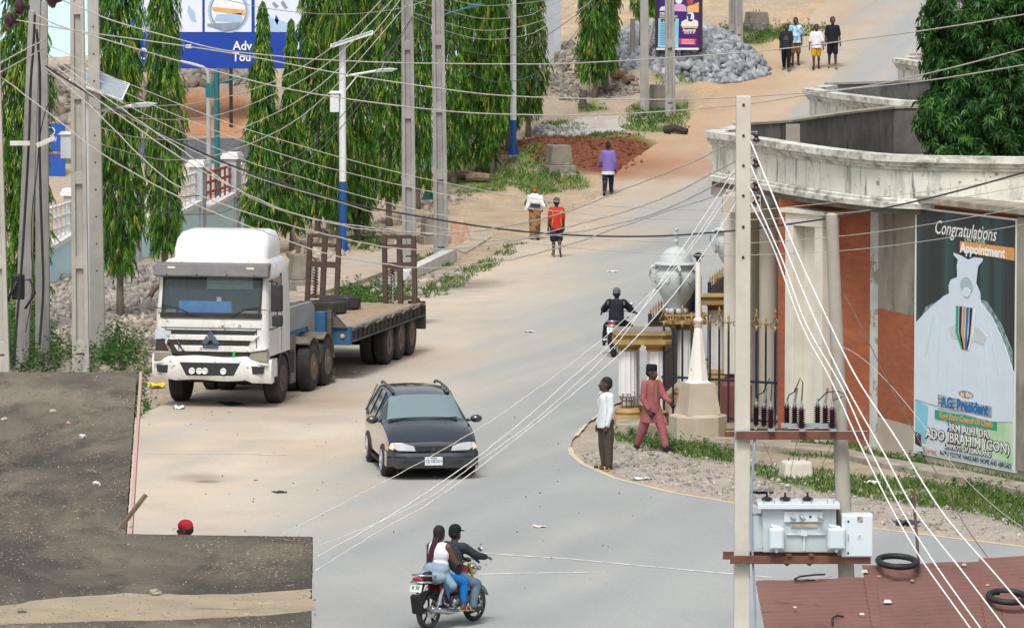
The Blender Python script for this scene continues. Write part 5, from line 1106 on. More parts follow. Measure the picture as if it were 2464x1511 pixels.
def weeds(name,polys,dens,h0,h1,label,seed,ls=.10):
    r=np.random.default_rng(seed); X_g=[];Y_g=[]
    for p in polys: a,b_=scatter_px(p,dens,r,.1); X_g.append(a);Y_g.append(b_)
    x=np.concatenate(X_g); y=np.concatenate(Y_g); z=gzv(x,y); n=len(x); ht=r.uniform(h0,h1,n)*(.4+1.2*vn(x,y,.8,8)); nl=16
    k=np.tile((np.arange(nl)+.5)/nl,n); rp=lambda a:np.repeat(a,nl)
    lean=r.normal(size=(n,2))*.25; base=np.stack([rp(x)+rp(lean[:,0])*k*rp(ht),rp(y)+rp(lean[:,1])*k*rp(ht),rp(z)+k*rp(ht)],1)
    a=r.random(n*nl)*TAU; d=unit(np.stack([np.cos(a),np.sin(a),r.uniform(-.1,.7,n*nl)],1)); L=r.uniform(.6,1.3,n*nl)*ls
    v=leaves(base,d,L,L*.42,r,.25); tint=np.clip(rp(r.beta(2,2.5,n))+k*.2+r.normal(size=n*nl)*.08,0,1)
    tag(npmesh(name,v,quads(n*nl),WEED,np.repeat(tint,4)),label,'weeds',None,'stuff')
weeds('weed_patch',[[(-60,900),(20,760),(120,850),(330,850),(335,900)],[(10,760),(80,760),(110,860),(10,890)],[(215,880),(260,835),(310,850),(330,900)]],16,.25,.85,'tall green weeds at the foot of the left poles',5)
weeds('weed_patch',[[(318,960),(345,940),(362,985),(335,1010),(320,1010)],[(330,905),(350,890),(345,950),(325,960)]],16,.15,.35,'low weeds beside the pink roof edge',9,.09)
weeds('weed_patch',[[(800,718),(860,690),(960,692),(985,718),(900,745)],[(820,585),(880,565),(930,580),(880,602)]],9,.12,.35,'low weeds behind the trailer deck and lamp base',6,.09)
weeds('weed_patch',[[(1690,80),(1790,62),(1900,70),(1990,68),(1960,88),(1780,105)],[(1520,290),(1590,270),(1640,290),(1560,312)]],7,.15,.4,'scrubby weeds around the far plinths and poles',7,.10)
weeds('weed_patch',[[(1300,425),(1390,418),(1400,436),(1310,440)],[(1395,258),(1430,256),(1436,270),(1398,272)]],18,.08,.22,'small weeds round the concrete plinth and tree stump',8,.07)
weeds('weed_patch',[[(1480,1046),(1600,1050),(1770,1085),(1770,1105),(1650,1092),(1490,1062)],[(2180,1150),(2464,1190),(2520,1230),(2464,1230),(2300,1195)],[(1900,1070),(2000,1072),(2010,1086),(1900,1084)],[(2100,1095),(2240,1112),(2240,1125),(2110,1112)]],12,.08,.24,'leafy green weeds along the foot of the palace kerb',10,.07)
# ---- stones
STN=None
def stonemat(name):
    m,nt,p=nodes(name); a=N(nt,'ShaderNodeAttribute',attribute_name='tint'); f_=ramp(nt,noisefac(nt,9,5,.7),[(.3,.75),(.7,1.2)])
    mul=nt.nodes.new('ShaderNodeMix'); mul.data_type='RGBA'; mul.blend_type='MULTIPLY'; mul.inputs[0].default_value=1
    nt.links.new(a.outputs['Color'],mul.inputs[6]); nt.links.new(f_,mul.inputs[7]); nt.links.new(mul.outputs[2],p.inputs['Base Color']); p.inputs['Roughness'].default_value=.9; p.inputs['Specular IOR Level'].default_value=.2
    return m
STN=stonemat('loose stone')
def rocks(name,x,y,z,sz,c1,c2,label,seed,cat='stones',flatn=.7,kind='stuff'):
    r=np.random.default_rng(seed); n=len(x)
    cube=np.array([(i,j,k) for k in (-1,1) for j in (-1,1) for i in (-1,1)],float)*.5
    v=cube[None]*(1+r.uniform(-.45,.35,(n,8,3))); v[...,2]*=flatn
    q=r.normal(size=(n,4)); q/=np.linalg.norm(q,axis=1,keepdims=True); q[:,1:3]*=.6; q/=np.linalg.norm(q,axis=1,keepdims=True)
    w_,a,b_,c=q.T; Rm=np.stack([1-2*(b_*b_+c*c),2*(a*b_-c*w_),2*(a*c+b_*w_),2*(a*b_+c*w_),1-2*(a*a+c*c),2*(b_*c-a*w_),2*(a*c-b_*w_),2*(b_*c+a*w_),1-2*(a*a+b_*b_)],-1).reshape(n,3,3)
    v=np.einsum('nij,nkj->nki',Rm,v)*sz[:,None,None]*r.uniform(.7,1.3,(n,1,3))+np.stack([x,y,z],1)[:,None]
    f0=np.array([(0,2,3,1),(4,5,7,6),(0,1,5,4),(2,6,7,3),(0,4,6,2),(1,3,7,5)]); f=(f0[None]+np.arange(n)[:,None,None]*8).reshape(-1,4)
    t=r.random((n,1)); col=np.array(c1)*(1-t)+np.array(c2)*t; col*=r.uniform(.7,1.2,(n,1))
    o=npmesh(name,v.reshape(-1,3),f,STN,np.repeat(col,8,0)); 
    return tag(o,label,cat,None,kind)
def rock_px(name,polys,dens,s0,s1,c1,c2,label,seed,**k):
    r=np.random.default_rng(seed); X_g=[];Y_g=[]
    for p in polys: a,b_=scatter_px(p,dens,r,.2); X_g.append(a);Y_g.append(b_)
    x=np.concatenate(X_g); y=np.concatenate(Y_g); u=r.random(len(x))**2.5; sz=s0+(s1-s0)*u; return rocks(name,x,y,gzv(x,y)+sz*.12,sz,c1,c2,label,seed,**k)
# the pile of crushed granite
r=np.random.default_rng(5); gP=gnd(1625,160); n=2300; a=r.random(n)*TAU; q=np.sqrt(r.random(n)); 
xx_=gP.x+.15+3.15*q*np.cos(a); yy_=gP.y-1.0+2.6*q*np.sin(a)+ .0*xx_; hz_=1.55*np.clip(1-((xx_-gP.x+.15)/3.3)**2*1.0-((yy_-gP.y+.4)/2.9)**2,0,1)**.8
zz_=np.array([H(0,v_) for v_ in yy_])+hz_*r.uniform(.86,1.0,n)+.03
rocks('granite_pile',xx_,yy_,zz_,r.uniform(.12,.36,n),(.21,.23,.255),(.38,.40,.425),'big pile of blue grey crushed granite behind the far poles',5,flatn=.75)
b=MB(); R_=[]
for k in range(9):
    t_=k/8; R_.append([(gP.x-.15+3.1*(1-t_)*math.cos(TAU*j/28),gP.y-.4+2.7*(1-t_)*math.sin(TAU*j/28),H(0,gP.y-.4+2.7*(1-t_)*math.sin(TAU*j/28))+1.35*(1-(1-t_)**2)-.12) for j in range(28)])
b.ring(R_); o=b.build('stone_heap_core',pmat('stone dust',(.24,.25,.27),(.17,.18,.19),6,.95)); tag(o,'grey grit filling the inside of the granite pile','stones',None,'stuff')
rock_px('rubble',[[(180,880),(260,800),(395,800),(385,880),(330,900)],[(700,610),(760,570),(830,600),(800,640)],[(60,860),(180,800),(390,760),(400,800),(250,850)]],24,.05,.26,(.44,.39,.32),(.32,.27,.21),'cream and grey rubble strewn between the left poles and the truck',12)
rock_px('rubble',[[(130,750),(160,665),(380,640),(400,740),(250,790)]],24,.04,.24,(.26,.24,.22),(.36,.33,.29),'grey slaty rubble at the foot of the blue wall',13)
rock_px('rubble',[[(700,560),(760,520),(1000,470),(1180,430),(1190,460),(1080,500),(990,560),(900,610),(820,610)],[(1000,690),(1130,640),(1100,690),(980,740)],[(860,715),(980,640),(1060,640),(1010,700),(930,735)]],5,.04,.24,(.42,.38,.32),(.30,.25,.20),'scattered broken stones along the verge under the trees',14)
rock_px('rubble',[[(1265,335),(1285,305),(1350,305),(1440,318),(1420,338),(1330,330)]],34,.07,.28,(.42,.42,.42),(.32,.31,.29),'pale broken blocks by the red earth heap',15)
rock_px('rubble',[[(1325,215),(1335,140),(1360,110),(1400,120),(1405,230),(1370,245)],[(1470,175),(1500,90),(1560,75),(1600,150),(1570,190)],[(1440,215),(1520,200),(1540,220),(1450,240)]],40,.05,.24,(.34,.31,.27),(.25,.21,.17),'brown grey rubble bank beside the lone ashoka tree',16)
rock_px('rubble',[[(440,240),(450,190),(560,160),(660,175),(650,240)],[(120,300),(120,195),(330,200),(330,300)]],26,.10,.42,(.30,.265,.23),(.19,.155,.125),'tumbled boulders on the bank below the billboard',17)
rock_px('gravel',[[(1400,1105),(1480,1070),(1700,1090),(2464,1235),(2560,1290),(2464,1305),(2100,1258),(1770,1200),(1480,1142)]],34,.015,.085,(.42,.40,.37),(.28,.25,.22),'loose gravel on the apron along the yellow line',18)
rock_px('gravel',[[(310,1240),(420,1262),(520,1275),(480,1290),(300,1290)],[(340,900),(400,905),(420,1000),(360,1030),(335,1000)],[(1000,700),(1430,480),(1480,500),(1200,650),(1050,740)]],9,.015,.09,(.46,.43,.38),(.33,.29,.24),'small loose stones along the edge of the street',19)
r=np.random.default_rng(23); P=[(r.uniform(420,1600),r.uniform(1000,1420)) for _ in range(80)]; G=[gnd(*p) for p in P]
rocks('grit',np.array([g.x for g in G]),np.array([g.y for g in G]),np.full(len(G),RZ+.012),r.uniform(.008,.024,len(G)),(.12,.11,.10),(.26,.22,.18),'dark grit and chips scattered over the junction',23)
rock_px('soil_clods',[[(1200,395),(1240,350),(1400,335),(1520,345),(1560,375),(1520,400),(1450,420),(1300,415)]],30,.02,.11,(.19,.072,.04),(.12,.045,.028),'dark red clods broken over the heap of dug earth',20)
# ---- plinths, stump, beams, logs
OLDC=pmat('old plinth concrete',(.26,.23,.19),(.17,.155,.13),2.5,.95,bump=.012,bscale=10,stains=[((.42,.39,.33),1.6,.55,.7),((.07,.065,.055),1.3,.6,.75,(2,2,.5))])
def plinth(px,py,bw,tw,h,label,slab=.25,m=OLDC,rz=.3):
    g=foot(px,py); s=ppm(g.y); p=thing('concrete_plinth',label,'plinth',(g.x,g.y+bw/s*.45,g.z),rz,'old concrete lamp plinths')
    b=MB(); b.frus((0,0,-.3),(bw/s*.98,bw/s*.98),(bw/s*.94,bw/s*.94),slab+.3); b.build('foot',m,p,bevel=.03)
    b=MB(); b.frus((0,0,slab+.001),(bw/s*.76,bw/s*.76),(tw/s*.9,tw/s*.9),h/s-slab); t_=b.build('block',m,p,bevel=.03)
    for k in range(3): b=MB(); b.tube([(-.12+.12*k,.05,h/s),(-.12+.12*k+.02,.05,h/s+.1)],.012,5); b.build('bolt',PIN,t_)
    return p
plinth(1345,430,72,52,66,'tapered concrete plinth in front of the red earth heap'); plinth(1588,262,58,44,58,'dark concrete plinth between the two poles by the campaign board'); plinth(1822,74,66,48,46,'concrete plinth far up beside the dirt road')
plinth(1042,588,70,52,62,'weathered plinth behind the grooved pole near the orange rock'); plinth(722,700,76,46,84,'tapered plinth just behind the truck cab')
g=foot(1107,586); b=MB(); b.frus((0,.3,-.1),(.70,.6),(.42,.4),.78,dx=-.05); o=b.build('rock',pmat('orange streaked rock',(.42,.20,.11),(.50,.40,.32),3,.95,bump=.03,bscale=5,stretch=(2,2,.4)),None,g,bevel=.05); tag(o,'orange streaked boulder beside the weathered plinth','rock')
g=foot(1403,262); ST=thing('tree_stump','dark sawn tree stump in a tuft of weeds','stump',g); b=MB(); b.tube([(0,0,-.1),(.0,0,.25),(-.02,0,.40),(.06,0,.52)],[.17,.13,.14,.1],10); b.build('stump',pmat('dark stump bark',(.07,.06,.05),(.12,.10,.08),8,.95,bump=.02),ST)
a_,c_=foot(982,672),foot(1078,632); t_=(c_-a_); a_=a_-t_*.1; M=frameM((0,0,0),(t_.x,t_.y,0)); b=MB(); L_=t_.length*1.2; b.prism([(0,.02),(L_,.02),(L_,.40),(L_*.5,.34),(0,.28)],-.16,.16,'y',M); o=b.build('fallen_beam',pmat('pale beam concrete',(.60,.60,.56),(.50,.50,.47),2,.9,stains=[((.3,.3,.28),2,.6,.7)]),None,(a_.x,a_.y,gz(a_.x,a_.y)),bevel=.02); tag(o,'pale concrete beam lying on the verge behind the trailer ramp','beam')
g=foot(1922,1150); BBk=thing('concrete_block','pale broken concrete block with rusty bolts near the transformer','block',g,.2); s=ppm(g.y); b=MB(); b.frus((0,.25,-.05),(74/s,.6),(66/s,.45),.36,dx=.02); b.build('block',pmat('pale broken concrete',(.58,.56,.48),(.48,.45,.38),3,.95,bump=.02,bscale=7),BBk,bevel=.06,seg=3)
for x in (-.15,.05,.2): b=MB(); b.tube([(x,.2,.28),(x+.01,.2,.38)],.012,5); b.build('bolt',PIN,BBk)
for k,(P,rd,lab) in enumerate((([(1520,190),(1522,82)],.10,'upright weathered post left of the farther pole'),([(1542,185),(1546,60)],.11,'taller brown post left of the farther pole'),([(1545,195),(1575,85)],.07,'leaning grey plank against the stone pile'))):
    g=foot(*P[0]); s=ppm(g.y); e=((P[1][0]-P[0][0])/s,.1,(P[0][1]-P[1][1])/s); b=MB(); b.tube([(0,0,-.2),(e[0]*.5+.01,.05,e[2]*.5),e],[rd,rd*.95,rd*.85],7); o=b.build('timber_post',pmat('post wood %d'%k,((.26,.25,.23),(.22,.13,.08),(.40,.38,.34))[k],None,6,.95,stretch=(3,3,.4)),None,g); tag(o,lab,'post')
WOODB=pmat('driftwood',(.10,.065,.05),(.16,.11,.08),6,.95,bump=.01)
def branch(label,P,rd,Y0,name='dead_branch'):
    pts=[at(x,y,Y0+k*.1) for k,(x,y) in enumerate(P)]; o_=pts[0].copy(); b=MB(); b.tube([p-o_ for p in pts],[rd*(1-.6*i/len(P)) for i in range(len(P))],7); o=b.build(name,WOODB,None,o_,smooth=True); tag(o,label,'branch')
branch('reddish dead branch leaning left of the truck cab',[(358,718),(368,700),(382,688),(398,682),(402,650)],.08,148)
branch('twisted dead branch standing up behind the truck cab',[(716,700),(708,650),(718,600),(705,560),(712,535)],.07,158); branch('bent dead branch crossing behind the left ramp',[(700,640),(735,610),(770,630),(800,650)],.06,160); branch('thin forked dead twig beside the left ramp',[(690,610),(716,640),(745,655),(790,652)],.05,159.5)
g=foot(1600,320); b=MB(); b.tube([(0,0,.1),(.35,-.2,.18),(.75,-.4,.08)],[.14,.13,.1],8); o=b.build('log',pmat('charred log',(.03,.028,.025),(.06,.05,.045),6,.95),None,g); tag(o,'charred black log at the edge of the dirt road','log')
for k,(px,py,l,rz,lab) in enumerate(((1110,435,.9,.2,'brown fallen log under the right hand trees'),(1150,440,.8,-.1,'brown log chunk right of the fallen log'),(1490,205,.6,.3,'brown log chunk near the far poles'),(1513,210,.5,.9,'grey stump chunk near the far poles'))):
    g=foot(px,py); b=MB(); b.tube([(-l/2,0,.14),(0,.03,.17),(l/2,0,.15)],[.14,.16,.13],9); o=b.build('log',pmat('log wood %d'%k,(.20,.12,.08),(.30,.22,.16),6,.95),None,g); o.rotation_euler=(0,0,rz); tag(o,lab,'log')
# ---- litter
def litter(px,py,w_,h_,c,label,name='litter',rz=.4,lift=.03):
    g=foot(px,py); onroad=True; b=MB(); n=5; P=[]
    rr_=random.Random(px); 
    for i in range(n): P.append([(w_*(j/4-.5),h_*(i/4-.5),RZ+.006+lift*(.5+.5*math.sin(i*2.1+j*1.7+px))*rr_.uniform(.3,1)) for j in range(5)])
    b.grid(P); o=b.build(name,pmat(label[:14]+str(px),c,None,5,.6),None,(g.x,g.y,max(g.z,H(0,g.y)))); o.rotation_euler=(0,0,rz); tag(o,label,'litter')
litter(377,937,.35,.3,(.70,.55,.03),'crumpled yellow plastic near the truck bumper',lift=.15); litter(556,973,.42,.8,(.01,.01,.012),'flat black rubber scrap in front of the truck'); litter(672,1186,.22,.3,(.03,.03,.03),'small dark scrap lying left of the car'); litter(1298,1269,.2,.25,(.75,.66,.58),'pale paper scrap on the road right of the motorcycle')
litter(450,965,.25,.3,(.70,.72,.74),'white paper scrap under the truck front left wheel'); litter(430,985,.2,.3,(.72,.72,.72),'white crumpled bag by the truck',lift=.1); litter(1275,800,.25,.3,(.65,.63,.6),'white scrap on the dust right of the trailer'); litter(850,898,.22,.3,(.68,.7,.7),'white scrap beneath the trailer'); litter(1543,1153,.3,.3,(.75,.75,.73),'white paper scrap behind the man in the white shirt') ; litter(1835,1183,.4,.5,(.16,.17,.16),'dark flat sheet on the gravel by the tall pole'); litter(2100,1165,.3,.3,(.78,.8,.8),'white plastic scrap on the gravel behind the round pole',lift=.08); litter(2180,1262,.4,.4,(.05,.05,.09),'dark crumpled cloth near the yellow line',lift=.1); litter(1542,548,.3,.4,(.8,.8,.8),'white scrap on the verge') if False else None
litter(1050,490,.35,.4,(.72,.76,.82),'pale blue plastic scrap on the verge left of the walking woman',lift=.12); litter(1475,655,.25,.4,(.8,.8,.78),'white mark of litter on the far asphalt')

r=np.random.default_rng(41); P=[]
for poly,nn in (([(330,905),(420,985),(560,990),(420,1040),(335,1010)],26),([(700,700),(1000,690),(1430,470),(1400,440),(1100,560),(820,640)],60),([(1480,1080),(1770,1100),(2464,1240),(2464,1300),(1900,1220),(1500,1130)],22),([(1250,300),(1650,230),(1700,330),(1300,340)],26),([(420,1010),(1300,1000),(1250,1180),(400,1250)],14)):
    a_,b_=scatter_px(poly,60,r); k=r.permutation(len(a_))[:nn]; P+=[(a_[i],b_[i]) for i in k]
P=np.array(P); rocks('scattered_scraps',P[:,0],P[:,1],gzv(P[:,0],P[:,1])+.04,r.uniform(.03,.09,len(P)),(.62,.61,.59),(.36,.38,.40),'small pale paper and plastic scraps strewn along the verges',41,flatn=.2)
# ---- foreground flat roof building (left) and rusty shed roof (right)
MOULD,nt,p=nodes('mouldy roof screed')
_c=mixc(nt,ramp(nt,noisefac(nt,.34,7,.66,dist=.4,stretch=(1,.30,1)),[(.40,0),(.66,1)]),(.064,.058,.049),(.195,.172,.134))
_c=mixc(nt,ramp(nt,noisefac(nt,1.5,7,.72,stretch=(1,.30,1)),[(.50,0),(.66,.8)]),_c,(.050,.047,.042))
_c=mixc(nt,ramp(nt,noisefac(nt,.6,6,.68,stretch=(1,.3,1)),[(.58,0),(.75,.8)]),_c,(.27,.235,.18))
_a=ramp(nt,noisefac(nt,24,3,.6,stretch=(1,.4,1)),[(.60,0),(.66,1)]); _b=ramp(nt,noisefac(nt,1.1,5,.65,stretch=(1,.35,1)),[(.48,0),(.60,1)])
_m=N(nt,'ShaderNodeMath',operation='MULTIPLY'); nt.links.new(_a,_m.inputs[0]); nt.links.new(_b,_m.inputs[1]); _c=mixc(nt,_m.outputs[0],_c,(.40,.32,.22))
nt.links.new(_c,p.inputs['Base Color']); p.inputs['Roughness'].default_value=.95; p.inputs['Specular IOR Level'].default_value=.15
_bp=N(nt,'ShaderNodeBump'); _bp.inputs['Strength'].default_value=.5; _bp.inputs['Distance'].default_value=.015; nt.links.new(noisefac(nt,9,8,.7),_bp.inputs['Height']); nt.links.new(_bp.outputs[0],p.inputs['Normal'])
PINK=pmat('pink fascia paint',(.56,.36,.30),(.46,.30,.25),3,.8,stains=[((.5,.42,.34),3,.6,.66)])
SCR=pmat('tan screed strip',(.36,.295,.205),(.28,.235,.17),1.5,.95,stains=[((.12,.11,.09),1.8,.60,.70,(.5,1.8,1)),((.46,.38,.26),4,.6,.7)])
ZR=3.3
def onz(px,py,z=ZR):
    d=ray(px,py); k=(z-CH)/d.z; return Vector((d.x*k,d.y*k,z))
A=onz(330,895); B_=onz(302,1284); Cc=onz(752,1291); D_=onz(770,1530)
FB=thing('flat_roofed_building','low concrete building with mouldy stained flat roof in the left foreground','building',(-6,70,0))
o=Vector((-6,70,0)); lx=-22; Yn=57.0
poly=[(lx,A.y),(A.x,A.y),(B_.x,B_.y),(Cc.x,Cc.y),(D_.x,Yn),(lx,Yn)]
loc=[(x-o.x,y-o.y) for x,y in poly]
# roof slab subdivided for uneven edges
def jag(P,step=.35,amp=.035):
    out=[]
    for i,(a,c) in enumerate(zip(P,P[1:]+P[:1])):
        a,c=Vector(a),Vector(c); n=max(1,int((c-a).length/step)); 
        for k in range(n):
            q=a.lerp(c,k/n); out.append((q.x+random.uniform(-amp,amp)*.6,q.y+random.uniform(-amp,amp)))
    return out
b=MB(); b.prism(jag(loc,.12,.012),ZR-.18,ZR); b.build('roof_slab',MOULD,FB)
WAL=pmat('cream building wall',(.45,.40,.32),(.40,.35,.28),1.5,.9)
def inset(P,d): 
    return [(P[0][0],P[0][1]-d),(P[1][0]-d,P[1][1]-d),(P[2][0]-d,P[2][1]-d),(P[3][0]-d,P[3][1]-d),(P[4][0]-d,P[4][1]),(P[5][0],P[5][1])]
b=MB(); b.prism(inset(loc,.35),0,ZR-.182); b.build('wall',WAL,FB)
def edge(P,Q,name,m,w_=.05,h0=-.17,h1=.012,out=.03):
    P,Q=Vector((P.x-o.x,P.y-o.y,0)),Vector((Q.x-o.x,Q.y-o.y,0)); t=(Q-P).normalized(); M=frameM((P.x,P.y,ZR),(t.x,t.y,0)); b=MB(); b.box(0,(Q-P).length,-w_,out,h0,h1,M) ; return b.build(name,m,FB)
edge(A+Vector((.06,0,0)),B_+Vector((.06,0,0)),'fascia',PINK,.02,-.22,.006,.02)
s0=[onz(-60,1470),onz(120,1440),onz(300,1428),onz(470,1432),onz(620,1428),onz(747,1418),onz(753,1470),onz(620,1482),onz(400,1492),onz(200,1496),onz(-60,1506)]
b=MB(); b.prism(jag([(p.x-o.x,p.y-o.y) for p in s0],.15,.05),ZR+.001,ZR+.006); b.build('screed_strip',SCR,FB)
r=np.random.default_rng(31); P=[]
while len(P)<2600:
    px,py=r.uniform(-20,760),r.uniform(900,1511)
    if py<1290 and px>330-(py-895)*.07: continue
    if r.random()>vn(np.array([px*.02]),np.array([py*.03]),1,55)[0]**2*2.2: continue
    if py>1285 and r.random()<.6: continue
    P.append(onz(px,py))
rocks('roof_gravel',np.array([p.x for p in P]),np.array([p.y for p in P]),np.full(len(P),ZR+.008),r.uniform(.004,.017,len(P)),(.44,.38,.29),(.22,.19,.145),'pale grit and pebbles scattered over the mouldy roof',31)
for k,(px,py,s_,lab) in enumerate(((126,993,.07,'pointed cream stone high on the mouldy roof'),(198,1055,.085,'flat white stone on the mouldy roof'),(232,1168,.08,'white stone near the pink roof edge'),(10,1012,.07,'cream stone at the far left of the roof'),(374,1432,.10,'small grey brick on the tan roof strip'),(53,1475,.07,'mossy pebble on the tan roof strip'),(165,1020,.05,'small orange chip on the mouldy roof'))):
    p=onz(px,py); b=MB(); [b.sph((0,0,s_*.32),(s_*.72,s_*.6,s_*.42),7,5)]; b.v=[(x+random.uniform(-.2,.2)*s_,y+random.uniform(-.2,.2)*s_,z+random.uniform(-.1,.12)*s_) for x,y,z in b.v]; q=b.build('stone',pmat('roof stone %d'%k,((.50,.43,.33),(.62,.60,.56),(.62,.60,.56),(.5,.42,.3),(.34,.33,.25),(.24,.25,.15),(.55,.33,.2))[k],None,5,.9,bump=.01),None,p); q.rotation_euler.z=k*1.3; tag(q,lab,'stone')
p0,p1=at(303,1252,69.9),at(351,1190,70.0); b=MB(); v_=p1-p0; b.box(-.035,.035,-.02,.02,-.25,v_.length,Matrix.Translation(Vector((0,0,0)))@v_.to_track_quat('Z','Y').to_matrix().to_4x4()); q=b.build('timber_stick',pmat('weathered stick',(.20,.15,.10),(.13,.095,.06),8,.95,stretch=(3,3,.3)),None,p0); tag(q,'short weathered timber jutting from the pink roof edge','stick')
# rusty corrugated roof
RS=pmat('rusty corrugated iron',(.150,.076,.064),(.205,.112,.096),.9,.75,lo=.3,hi=.7,stains=[((.10,.042,.035),2.2,.58,.72,(.4,3,3)),((.30,.17,.13),3.5,.66,.74,(.3,3,3))],spec=.3)
t0=at(1818,1398,68.9); SH=thing('shed','low shed with rust red corrugated iron roof at the lower right corner','shed',(t0.x,t0.y,t0.z),0)
sl=rad(27)
def rf(u,v,h=0): # u along the edge, v down the slope towards the camera
    return (u*1.0+v*.05*0,u*.26-v*math.cos(sl),u*.0+.11*u*.0-v*math.sin(sl)+h)
def sheet(u0,u1,v0,v1,h,skew=0,sk2=0):
    nv=int((v1-v0)/.011); G=[]
    for i in range(nv+1):
        v=v0+(v1-v0)*i/nv; hh=h+.018*math.sin(TAU*v/.088); G.append([rf(u0+skew*v+(u1-u0-skew*v)*j/14,v,hh+.006*math.sin(j*1.3+h*90)) for j in range(15)])
    b=MB(); b.grid(G); return b.build('roof_sheet',RS,SH,smooth=True)
sheet(0.0,1.50,0.0,2.6,0.0,.07); sheet(1.34,3.0,-.22,2.6,.03,.04); sheet(1.50,2.9,.30,2.6,.05); sheet(2.8,5.4,-.24,2.6,.045); sheet(2.72,4.2,.42,2.6,.075,.05); sheet(3.0,5.6,.55,2.6,.095)
b=MB(); b.box(.12,4.9,-2.0,-.3,-t0.z,-2.1); b.box(.15,4.9,-.3,-.1,-t0.z,-1.3); b.build('wall',pmat('shed planks',(.2,.16,.12)),SH)
def on_roof(px,py):
    d=ray(px,py); n=Vector((0,-math.sin(sl),math.cos(sl))); 
    ex=Vector(rf(1,0)); ev=Vector(rf(0,1)); n=ex.cross(ev).normalized(); k=(t0-Vector((0,0,CH))).dot(n)/d.dot(n); return Vector((0,0,CH))+d*k, n
TY=pmat('black rubber tube',(.012,.014,.017),(.025,.027,.03),5,.55,bump=.002)
for (px,py,lab) in ((2158,1376,'black motorcycle tyre lying at the top of the rusty roof'),(2424,1461,'second black motorcycle tyre at the right edge of the rusty roof')):
    p,n=on_roof(px,py+2); b=MB(); b.torus((0,0,0),.235,.038,40,10,'z'); q=b.build('tyre',TY,None,p+Vector((0,-.06,.15)),smooth=True); q.rotation_euler=n.to_track_quat('Z','Y').to_euler(); q.rotation_euler.x*=.35; tag(q,lab,'tyre','tyres thrown on the rusty roof')
for k,(P,lab,m,rr_) in enumerate((([(1985,1391),(1960,1392),(1925,1396),(1912,1402),(1925,1408),(1960,1404)],'curved black rubber strip on the left sheet of the rusty roof',TY,.012),([(1948,1403),(1975,1400),(2003,1394)],'thin grey cord with an orange end on the rusty roof',GW,.006),([(2003,1510),(2003,1496),(2014,1490),(2030,1493)],'bent black rubber scrap at the bottom of the rusty roof',TY,.014))):
    pts=[on_roof(*q)[0]+Vector((0,0,.05)) for q in P]; o_=pts[0].copy(); b=MB(); b.tube([p-o_ for p in pts],rr_,6); q=b.build('rubber_strip' if k!=1 else 'cord',m,None,o_,smooth=True); tag(q,lab,'scrap')
for k,(px,py,w_,c) in enumerate(((2136,1462,.10,(.78,.76,.74)),(2074,1491,.06,(.72,.70,.68)),(1913,1474,.04,(.7,.68,.66)),(2195,1410,.05,(.6,.35,.28)),(2320,1372,.06,(.62,.42,.36)),(2376,1421,.05,(.65,.4,.3)),(2080,1389,.09,(.62,.58,.52)),(2115,1400,.05,(.55,.22,.12)))):
    p,n=on_roof(px,py); b=MB(); b.frus((0,0,0),(w_,w_*.6),(w_*.7,w_*.4),w_*.35); q=b.build('scrap',pmat('roof scrap %d'%k,c,None,6,.8),None,p+Vector((0,0,.065))); tag(q,('largest white scrap in the middle of the rusty roof','small white scrap low on the rusty roof','tiny white chip on the left roof sheet','small pinkish chip near the rusty post','pinkish chip at the upper right of the roof','orange chip right of the sagging lines on the roof','pale bent offcut left of the roof tyre','rust orange chip under the roof tyre')[k],'scrap')
p0=at(2216,1356,69.4); p1=at(2197,1182,69.6); b=MB(); b.tube([(0,0,-.3),p1-p0],.018,7); b.tube([p1-p0,(p1-p0)+Vector((.03,0,.012))],.012,5); q=b.build('metal_post',pmat('brown pipe',(.09,.05,.055),(.13,.08,.07),8,.7),None,p0); tag(q,'rusty leaning iron post tied into the white lines above the roof','post')
# ---- tyres, wheels
RUB=pmat('dusty tyre rubber',(.022,.022,.024),(.05,.046,.042),4,.85,bump=.003,bscale=30,stains=[((.14,.11,.085),1.6,.58,.78)])
RIMT=pmat('dusty truck rim',(.20,.155,.115),(.14,.105,.08),4,.8); 
def wheel(root,x,y,r,w,rimr,m_rim,out=-1,name='wheel',hub=True,tread=True,dish=.05,spokes=0):
    z=r; b=MB()
    pr=[(rimr,-w/2),(rimr+.03,-w/2),(r*.93,-w/2),(r*.985,-w*.40),(r,-w*.30),(r,w*.30),(r*.985,w*.40),(r*.93,w/2),(rimr+.03,w/2),(rimr,w/2)]
    if tread:
        n=48; rings=[]
        b.lathe(pr,40,(x,y,z),'x')
        for k in range(5): 
            pass
    else: b.lathe(pr,36,(x,y,z),'x')
    w_=b.build(name,RUB,root,smooth=45)
    o_=w/2*out
    b=MB(); b.lathe([(rimr*1.0,0),(rimr*.97,.012*out),(rimr*.90,-dish*.8*out),(rimr*.55,-dish*out),(rimr*.42,-dish*.6*out),(rimr*.40,.0),(rimr*.30,.03*out),(.01,.035*out)],28,(x+o_+.002*out,y,z),'x'); b.build('rim',m_rim,w_,smooth=40)
    if hub:
        for k in range(8):
            a=TAU*k/8; b=MB(); b.lathe([(.016,0),(.016,.03*out)],6,(x+o_-dish*.75*out,y+rimr*.62*math.cos(a),z+rimr*.62*math.sin(a)),'x'); b.build('wheel_nut',m_rim,w_)
    return w_
